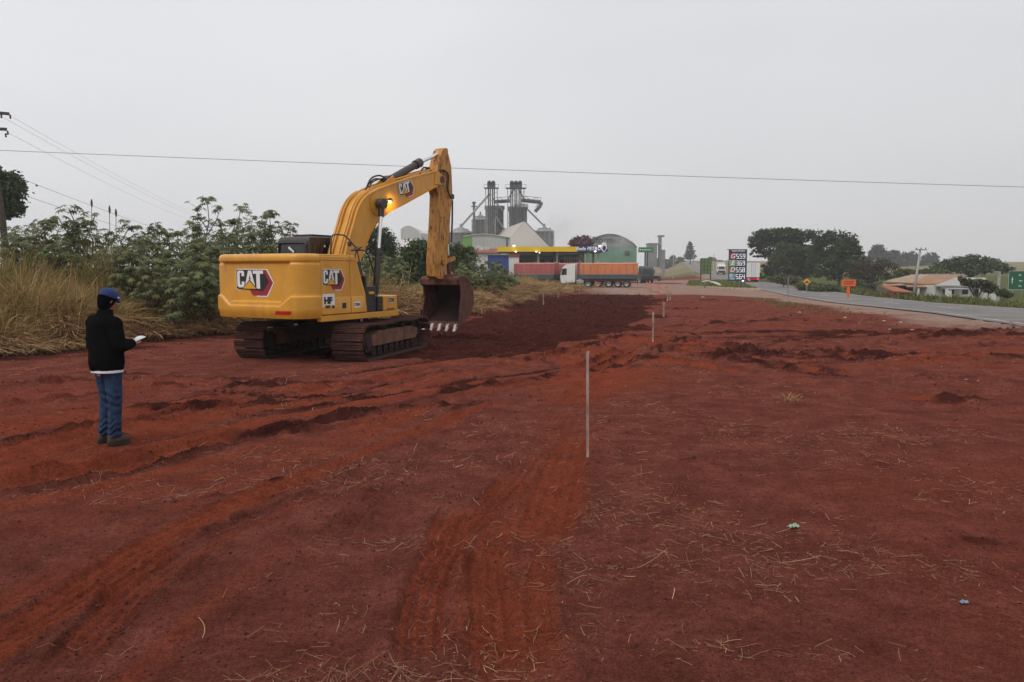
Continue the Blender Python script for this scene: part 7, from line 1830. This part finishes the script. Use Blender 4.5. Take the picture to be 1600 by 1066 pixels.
# street lamps far down the drive
for i, px in enumerate((1052, 1083, 1115)):
    Y = 240.0 + 30 * i; x = pxx(px, Y); t = thing('lamp_post', ['thin pale post nearest the station drive', 'thin pale post behind the olive billboard', 'thin pale post just left of the price board'][i], 'post', (x, Y, H(x, Y)), 0, 'pale posts down the road'); b = MB(); b.tube([(0, 0, -0.3), (0, 0, pz(397, Y) - H(x, Y))], [0.2, 0.13], 7); b.build('shaft', CONC, t)

# ---------- island kerb, fallen white posts
isl = gp([(1072, 449), (1110, 450), (1192, 453)])
KERB = mat('kerb_cream', (0.50, 0.40, 0.27), (0.40, 0.31, 0.21), 0.9, 0.85)
t = thing('island_kerb', 'cream kerb along the near edge of the grass island', 'kerb', (isl[0][0], isl[0][1], 0), 0)
for a, c in zip(isl[:-1], isl[1:]):
    n = max(2, int(np.hypot(*(c - a)) / 1.0))
    for k in range(n):
        p, q = a + (c - a) * (k + 0.02) / n, a + (c - a) * (k + 0.97) / n; m_ = (p + q) / 2; an = math.atan2(q[1] - p[1], q[0] - p[0]); b = MB(); g = float(base_h(*m_))
        b.box((m_[0] - isl[0][0], m_[1] - isl[0][1], g + 0.07), (np.hypot(*(q - p)), 0.3, 0.3), Matrix.Rotation(an, 3, 'Z')); b.build('kerbstone', KERB, t)
n = 4500
u = rng.random(n); v = rng.random(n) ** 0.8
nx = isl[0][0] + (isl[2][0] - isl[0][0]) * u; ny = isl[0][1] + (isl[2][1] - isl[0][1]) * u + 0.3
ex = nx + v * 70 * 0.24; ey = ny + v * 70
blades('island_grass', ex, ey, base_h(ex, ey) - 0.02, rng.uniform(0.12, 0.42, n), rng.uniform(0, 6.28, n), np.full(n, 0.3), rng.uniform(0.1, 0.6, n), 0.0012 * ey, tcol(n, (0.10, 0.14, 0.03), (0.18, 0.19, 0.05), 0.2), K=3, label='short bright green grass on the traffic island', cat='grass')
for i, ((ax, ay), (bx, by)) in enumerate((((1098, 431.5), (1109, 440)), ((1111, 441.5), (1125, 446.5)))):
    pa, pb = ground_at(ax, ay + 1), ground_at(bx, by + 1)
    if pa.y > 150: pa = at(ax, ay, 150)
    b = MB(); pa.z = float(base_h(pa.x, pa.y)) + 0.22; pb.z = float(base_h(pb.x, pb.y)) + 0.22; b.tube([pa, pa.lerp(pb, 0.5) + Vector((0, 0, 0.06)), pb], [0.19, 0.2, 0.19], 9); tag(b.build('white_pole', WWALL, smooth='all'), ['upper one of two white poles lying on the grass island', 'lower one of two white poles lying on the grass island'][i], 'pole', 'white poles lying on the island')
# ---------- wooden stakes along the works, orange net fences
STK = mat('stake_wood', (0.47, 0.37, 0.31), (0.20, 0.12, 0.09), 14.0, 0.85, stretch=(1, 1, 0.2))
NET = mat('orange_net', (0.62, 0.19, 0.10), (0.5, 0.15, 0.08), 2.0, 0.8)
def stake(px, py0, py1, label, lean=0.0, w=0.022):
    p = ground_at(px, py1); top = pz(py0, p.y) - p.z; g = H(p.x, p.y)
    b = MB(); b.box((0, 0, top / 2 - 0.06), (w, w * 0.8, top + 0.12), Matrix.Rotation(lean, 3, 'Y')); b.box((0.0, 0, top - 0.012 * 0), (w * 0.96, w * 0.76, 0.03), Matrix.Rotation(lean, 3, 'Y'))
    o = b.build('stake', STK, None, bevel=0.002, loc=(p.x, p.y, g)); o.rotation_euler = (0, 0, random.uniform(-.5, .5)); return tag(o, label, 'stake', 'marker stakes along the dug strip')
stake(917.5, 553, 716, 'tall wooden marker stake nearest the camera', R(-0.6), 0.028)
stake(1020, 490, 536, 'second nearest wooden stake, right of the dark soil corner', 0, 0.05)
stake(1037, 473, 496, 'third wooden stake, right of the dark dug strip', R(1), 0.07)
stake(1043, 457, 470, 'left one of the paired stakes at the net end', 0, 0.09); stake(1047, 456, 469, 'right one of the paired stakes at the net end', R(2), 0.09)
for i, (px, a, c, lab) in enumerate(((849, 458, 477, 'thin stake at the left edge of the dug strip below the grass'), (872, 455, 466, 'thin stake where the dry grass bank ends'), (821, 451, 464, 'thin stake standing in front of the grass bank'), (905.5, 444, 458, 'stake in front of the wheels of the orange trailer truck'), (925, 450, 460, 'short stake at the left end of the net fence'), (896, 451, 458, 'short orange-tipped stake below the white cab'))): stake(px, a, c, lab, R(1) * (i % 3 - 1), 0.07)
def net(pts, label, hgt=0.9, rows_=3):
    P = [ground_at(a, c) for a, c in pts]; o = P[0]; t = thing('net_fence', label, 'fence', o, 0)
    for p in P: b = MB(); b.tube([p - o - Vector((0, 0, 0.2)), p - o + Vector((0, 0, hgt + 0.1))], 0.045, 5); b.build('post', NET, t)
    for k in range(rows_):
        L = []
        for a, c in zip(P[:-1], P[1:]):
            for i in range(5): f = i / 5; q = a.lerp(c, f); q.z = a.z + (c.z - a.z) * f + hgt * (0.25 + 0.7 * k / (rows_ - 1)) - 0.16 * math.sin(math.pi * f); L.append(q - o)
        L.append(P[-1] - o + Vector((0, 0, hgt * (0.25 + 0.7 * k / (rows_ - 1))))); b = MB(); b.tube(L, 0.05, 4); b.build('band', NET, t)
net([(930, 451), (946, 448.5), (962, 449), (986, 448.5)], 'sagging orange net fence before the orange trailer truck')
net([(1010, 449.5), (1018, 455), (1030, 458), (1042, 462)], 'orange net fence running towards the paired stakes', 0.8, 2)
# ---------- overhead wires and the leaning pole at the left
WIRE = mat('wire', (0.12, 0.12, 0.13), (0.09, 0.09, 0.10), 2.0, 0.5)
def wire(P, label, sag, r=0.012):
    a, c = Vector(P[0]), Vector(P[1]); L = []
    for k in range(25): f = k / 24; q = a.lerp(c, f); q.z -= sag * 4 * f * (1 - f); L.append(q)
    b = MB(); b.tube(L, r, 5); return tag(b.build('power_wire', WIRE, smooth='all'), label, 'wire')
def ext(pa, pb, Y): return [at(pa[0], pa[1], Y), at(pb[0], pb[1], Y)]
wire(ext((-260, 224), (1860, 300), 36), 'long single wire crossing the whole sky', 0.12, 0.011)
Yp = 36.0; pb_ = at(4, 345, Yp); px_ = at(-26, 160, Yp); g0 = float(base_h(pb_.x, Yp))
t = thing('wooden_pole', 'leaning dark wooden power pole at the left edge', 'pole', (pb_.x, Yp, g0), 0); rel = lambda v: Vector(v) - Vector((pb_.x, Yp, g0))
b = MB(); b.tube([(0.15, 0, -0.3), rel(pb_), rel(px_) + Vector((0, 0, 0.35))], [0.16, 0.15, 0.11], 9); b.build('shaft', BARK, t, smooth='all')
arm_dir = Vector((0.92, -0.35, 0)).normalized(); tips = []
for (ax, ay, bx, by) in ((-62, 172, 17, 179), (-56, 201, 13, 203)):
    a, c = at(ax, ay, Yp), at(bx, by, Yp); b = MB(); d = rel(c) - rel(a); b.box((rel(a) + rel(c)) / 2 + Vector((0, -0.14, 0)), (d.length, 0.10, 0.13), Matrix.Rotation(-math.atan2(d.z, d.x), 3, 'Y')); b.build('crossarm', BARK, t); tips.append(c)
for (ax, ay) in ((16, 181), (12, 206), (2, 180), (9, 210)):
    p = rel(at(ax, ay, Yp - 0.14)); b = MB(); b.lathe([(0.02, -0.14), (0.05, -0.10), (0.03, -0.05), (0.05, 0.0), (0.02, 0.05)], p, 8); b.build('insulator', STEELD, t)
far = at(345, 372, 110)
for i, ((ax, ay), (bx, by), lab) in enumerate((((21, 184), (352, 352), 'upper wire descending right from the leaning pole'), ((2, 182), (346, 354), 'middle wire descending right from the leaning pole'), ((13, 208), (340, 358), 'lower wire descending right from the leaning pole'), ((0, 266), (345, 382), 'low telephone wire below the power wires at left'), ((0, 292), (345, 392), 'lowest telephone wire passing the dark tree at left'))):
    wire([at(ax, ay, Yp - 0.14), at(bx, by, 110)], lab, 0.5, 0.006 if i < 3 else 0.010)
t = thing('wooden_pole', 'distant wooden power pole hidden behind the castor thicket', 'pole', (at(346, 372, 110).x, 110, 0), 0); b = MB(); b.tube([(0, 0, -0.3), (0, 0, at(346, 348, 110).z)], [0.16, 0.11], 8); b.build('shaft', BARK, t); b = MB(); b.box((0, -0.12, at(346, 353, 110).z), (2.0, 0.1, 0.12)); b.build('crossarm', BARK, t)
# ================================================================== straw, clods, litter, smoke, haze
def scatter_ground(n, x0, x1, y0, y1):
    """denser towards the camera, in drifts"""
    y = np.exp(rng.uniform(math.log(y0), math.log(y1), n)); half = 0.76 * y + 0.8
    x = rng.uniform(-1, 1, n) * half
    return x, y
def straw(n_try, drift_lo):
    x, y = scatter_ground(n_try, 0, 0, 2.6, 24)
    d = fbm(x * 0.55, y * 0.55, 301, 3) + 0.4 * fbm(x * 2.5, y * 2.5, 303, 2)
    P, fr, du, gr, gn = None, *terrain(x, y)[1:]
    for (px, py, rx, ry, an, k) in ((420, 755, 1.3, 0.16, 35, 1.2), (520, 725, 0.9, 0.14, 30, 1.0), (640, 650, 1.2, 0.2, 28, 0.7), (640, 850, 0.9, 0.14, 0, 0.9), (1280, 645, 0.5, 0.25, 0, 1.3), (1400, 690, 0.9, 0.3, -8, 1.0), (1150, 1020, 0.5, 0.16, 0, 1.0), (1100, 890, 0.8, 0.2, 0, 0.9), (800, 850, 0.4, 0.12, 0, 1.0), (1300, 880, 1.0, 0.25, -5, 0.7), (620, 1050, 0.6, 0.12, 10, 1.2), (1050, 830, 1.2, 0.3, 0, 0.5)):
        d = d + 0.55 * k * blob(x, y, px, py, rx, ry, an)
    keep = rng.random(n_try) < np.clip((d - drift_lo) * 2.2, 0.02, 1) * np.clip(1.05 - 0.8 * fr, 0.1, 1) * (1 - 0.7 * du)
    return x[keep], y[keep]
def straw_mesh(name, x, y, L0, L1, w, label, K=3):
    n = len(x); z = terrain(x, y)[0]
    a = rng.uniform(0, 2 * np.pi, n) * 0.5 + rng.normal(0, 0.9, n); L = L0 + (L1 - L0) * rng.random(n) ** 2.7
    bend = rng.normal(0, 0.4, n); t = np.linspace(-0.5, 0.5, K + 1)
    ang = a[:, None] + bend[:, None] * t[None]
    cx = x[:, None] + np.cumsum(np.cos(ang), 1) * (L / K)[:, None] - L[:, None] / 2 * np.cos(a)[:, None]; cy = y[:, None] + np.cumsum(np.sin(ang), 1) * (L / K)[:, None] - L[:, None] / 2 * np.sin(a)[:, None]
    zg = terrain(cx.ravel(), cy.ravel())[0].reshape(cx.shape)
    tilt = rng.normal(0, 0.10, n)
    cz = zg + 0.006 + rng.uniform(0, 0.006, n)[:, None] + np.abs(tilt)[:, None] * (t[None] + 0.5) * L[:, None]
    ww = (w * (0.6 + 0.8 * rng.random(n)) * (0.7 + 0.10 * y))[:, None] / 2
    V = np.zeros((n, K + 1, 3, 3), np.float32)
    px_, py_ = -np.sin(ang), np.cos(ang)
    for k, (s, up) in enumerate(((-1, 0), (0, 1), (1, 0))):
        V[:, :, k, 0] = cx + s * ww * px_; V[:, :, k, 1] = cy + s * ww * py_; V[:, :, k, 2] = cz + up * ww * 0.8
    base = (np.arange(n) * (K + 1) * 3)[:, None]; q = []
    for i in range(K):
        for k in range(2): q.append(base + np.array([3 * i + k, 3 * i + k + 1, 3 * (i + 1) + k + 1, 3 * (i + 1) + k])[None])
    q = np.concatenate(q, 1).reshape(-1, 4)
    C = np.repeat(tcol(n, (0.47, 0.30, 0.18), (0.20, 0.08, 0.05), 0.28), (K + 1) * 3, 0)
    return tag(np_obj(name, V.reshape(-1, 3), q, GRASM, None, None, C), label, 'straw', None, 'stuff')
x, y = straw(42000, 0.02)
straw_mesh('straw_litter', x, y, 0.012, 0.15, 0.0025, 'dry straw bits strewn over the red earth')
x, y = straw(330, 0.06)
straw_mesh('straw_stalks', x, y, 0.10, 0.36, 0.0040, 'longer dry stalks lying on the red earth', 5)
# clods of soil: dense on the dug strip and heaps, sparse elsewhere
def clods(n, seed, y0=3, y1=70, base=0.20, s0=0.0028, s1=0.013, pw=5, label='loose crumbs and clods of red and dark soil'):
    g = np.random.default_rng(seed)
    y = np.exp(g.uniform(math.log(y0), math.log(y1), n)); x = g.uniform(-1, 1, n) * (0.72 * y + 0.8)
    z, fr, du, gr, gn = terrain(x, y)
    keep = (g.random(n) < np.clip(base + 0.5 * du, 0, 1)) & (gn < 0.3) & (gr < 0.4)
    x, y, z, du = x[keep], y[keep], z[keep], du[keep]; n = len(x)
    s = (s0 + s1 * g.random(n) ** pw) * (0.6 + 0.085 * y) * (0.8 + 0.5 * du)
    ico = np.array([(0, 0, 1), (0.9, 0, 0.45), (0.28, 0.85, 0.45), (-0.72, 0.53, 0.45), (-0.72, -0.53, 0.45), (0.28, -0.85, 0.45), (0.8, 0.3, -0.3), (0, 0.9, -0.3), (-0.85, 0, -0.3), (0, -0.9, -0.3)])
    fc = np.array([(0, 1, 2), (0, 2, 3), (0, 3, 4), (0, 4, 5), (0, 5, 1), (1, 6, 2), (2, 6, 7), (2, 7, 3), (3, 7, 8), (3, 8, 4), (4, 8, 9), (4, 9, 5), (5, 9, 6), (5, 6, 1)])
    V = ico[None] * (s[:, None, None] * g.uniform(0.6, 1.35, (n, 10, 3))) + np.stack([x, y, z + s * 0.25], 1)[:, None]
    Fq = (fc[None] + (np.arange(n) * 10)[:, None, None]).reshape(-1, 3)
    t = np.clip(du + g.normal(0, 0.15, n), 0, 1)[:, None]
    C = np.array((0.17, 0.05, 0.037))[None] * (1 - t) + np.array((0.062, 0.020, 0.0155))[None] * t
    C = C * g.uniform(0.6, 1.35, (n, 1))
    return tag(np_obj('soil_clods', V.reshape(-1, 3), Fq, GRASM, None, None, np.repeat(C, 10, 0)), label, 'soil', None, 'stuff')
clods(75000, 5)
clods(70000, 6, 2.6, 13, 0.36, 0.0022, 0.010, 6, 'fine soil crumbs scattered over the near red earth')
# pale stones on the rough ground
STN = mat('pale_stone', (0.50, 0.40, 0.35), (0.30, 0.20, 0.17), 9.0, 0.9)
def lump(name, px, py, s, m, label, cat, group=None, flat=0.5, seed=1):
    r = random.Random(seed); p = ground_at(px, py); b = MB(); n = 8
    rows = []
    for i in range(5):
        ph = -1.2 + 2.4 * i / 4; rows.append([(s * math.cos(ph) * math.cos(2 * math.pi * j / n) * r.uniform(0.75, 1.25), s * math.cos(ph) * math.sin(2 * math.pi * j / n) * r.uniform(0.75, 1.25), s * flat * math.sin(ph)) for j in range(n)])
    b.grid(rows, closed=True); b.f += [tuple(range(n - 1, -1, -1)), tuple(range(4 * n, 5 * n))]; b.m += [0, 0]
    o = b.build(name, m, None, smooth=True, loc=(p.x, p.y, H(p.x, p.y) + s * flat * 0.4)); return tag(o, label, cat, group)
for i, (px, py) in enumerate(((1249, 489), (1320, 498), (1381, 504), (1407, 504), (1425, 518), (1440, 513), (1315, 546), (1510, 594), (1098, 465), (1390, 519))):
    lump('stone', px, py, 0.0022 * ground_at(px, py).y, STN, 'pale stone lying on the rough red ground towards the road', 'stone', 'pale stones towards the road', 0.5, i)
def crumple(name, px, py, s, m, label, cat, seed):
    r = random.Random(seed); p = ground_at(px, py); b = MB(); rows = []
    for i in range(6): rows.append([((i - 2.5) * s * 0.4, (j - 2.5) * s * 0.22, abs(r.gauss(0, 0.25)) * s + 0.004) for j in range(6)])
    b.grid(rows); o = b.build(name, m, None, recalc=False, loc=(p.x, p.y, H(p.x, p.y) + 0.006), rot=(0, 0, r.uniform(-.4, .4))); md = o.modifiers.new('s', 'SOLIDIFY'); md.thickness = 0.002; return tag(o, label, cat)
crumple('leaf_scrap', 1239, 821, 0.042, mat('scrap_green', (0.33, 0.42, 0.33), (0.25, 0.33, 0.25), 9.0, 0.6), 'pale green scrap lying on the red earth at right', 'scrap', 3)
crumple('plastic_scrap', 1506, 942, 0.026, mat('scrap_blue', (0.28, 0.36, 0.44), (0.10, 0.14, 0.20), 30.0, 0.4), 'crumpled bluish scrap near the lower right corner', 'scrap', 4)
# small dry tuft
p = ground_at(1240, 628); n = 60
blades('dry_tuft', p.x + rng.normal(0, 0.08, n), p.y + rng.normal(0, 0.05, n), np.full(n, H(p.x, p.y) - 0.01), rng.uniform(0.08, 0.22, n), rng.uniform(0, 6.28, n), np.full(n, 0.5), rng.uniform(0.2, 0.8, n), np.full(n, 0.006), tcol(n, DRY, (0.2, 0.1, 0.06)), label='small dry tuft of grass on the bare red ground', cat='grass')

# ---------- steam drifting from the plant
def puff(name, c, size, dens, col, seed, label):
    b = MB(); b.box((0, 0, 0), (2, 2, 2)); m = bpy.data.materials.new(name); m.use_nodes = True; nt = m.node_tree; N = nt.nodes.new; L = nt.links.new
    nt.nodes.remove(nt.nodes['Principled BSDF']); v = N('ShaderNodeVolumePrincipled'); v.inputs['Color'].default_value = (*col, 1); v.inputs['Anisotropy'].default_value = 0.2
    t = N('ShaderNodeTexCoord'); n = N('ShaderNodeTexNoise'); n.inputs['Scale'].default_value = 1.7; n.inputs['Detail'].default_value = 4
    mp = N('ShaderNodeMapping'); mp.inputs['Location'].default_value = (seed, seed * 2, 0); L(t.outputs['Object'], mp.inputs[0]); L(mp.outputs[0], n.inputs['Vector'])
    ln = N('ShaderNodeVectorMath'); ln.operation = 'LENGTH'; L(t.outputs['Object'], ln.inputs[0])
    mr = N('ShaderNodeMapRange'); mr.inputs[1].default_value = 0.35; mr.inputs[2].default_value = 1.0; mr.inputs[3].default_value = 1.0; mr.inputs[4].default_value = 0.0; L(ln.outputs['Value'], mr.inputs[0])
    m1 = N('ShaderNodeMath'); m1.operation = 'MULTIPLY_ADD'; L(n.outputs['Fac'], m1.inputs[0]); m1.inputs[1].default_value = 3.2; m1.inputs[2].default_value = -1.35
    m2 = N('ShaderNodeMath'); m2.operation = 'MULTIPLY'; m2.use_clamp = True; L(m1.outputs[0], m2.inputs[0]); L(mr.outputs[0], m2.inputs[1])
    m3 = N('ShaderNodeMath'); m3.operation = 'MULTIPLY'; L(m2.outputs[0], m3.inputs[0]); m3.inputs[1].default_value = dens; L(m3.outputs[0], v.inputs['Density'])
    L(v.outputs[0], nt.nodes['Material Output'].inputs['Volume'])
    o = b.build(name, m, None, loc=c); o.scale = size; return tag(o, label, 'steam', None, 'stuff')
Ys = 268.0
puff('steam', at(884, 366, Ys), (9, 7, 9), 0.10, (0.95, 0.95, 0.96), 1.3, 'white steam drifting right of the conical silo')
puff('steam', at(905, 352, Ys + 5), (11, 7, 12), 0.04, (0.95, 0.95, 0.96), 4.1, 'thin steam rising above the purple flowering tree')
puff('steam', at(968, 378, 222), (6, 4, 5), 0.14, (0.95, 0.95, 0.96), 7.7, 'white steam in front of the green hall')
puff('smoke', at(870, 352, 262), (5, 4, 5.5), 0.05, (0.25, 0.25, 0.27), 2.9, 'dark smoke wisps above the conical silo')
# ---------- air
hz_b = MB(); hz_b.bb(-1650, 1650, -60, 1560, -6, 60)
hm = bpy.data.materials.new('haze_air'); hm.use_nodes = True; nt = hm.node_tree; nt.nodes.remove(nt.nodes['Principled BSDF'])
v = nt.nodes.new('ShaderNodeVolumePrincipled'); v.inputs['Color'].default_value = (0.93, 0.95, 0.98, 1); v.inputs['Density'].default_value = 0.00042
nt.links.new(v.outputs[0], nt.nodes['Material Output'].inputs['Volume'])
tag(hz_b.build('haze', hm), 'thin pale haze in the air over the whole site', 'haze', None, 'stuff')
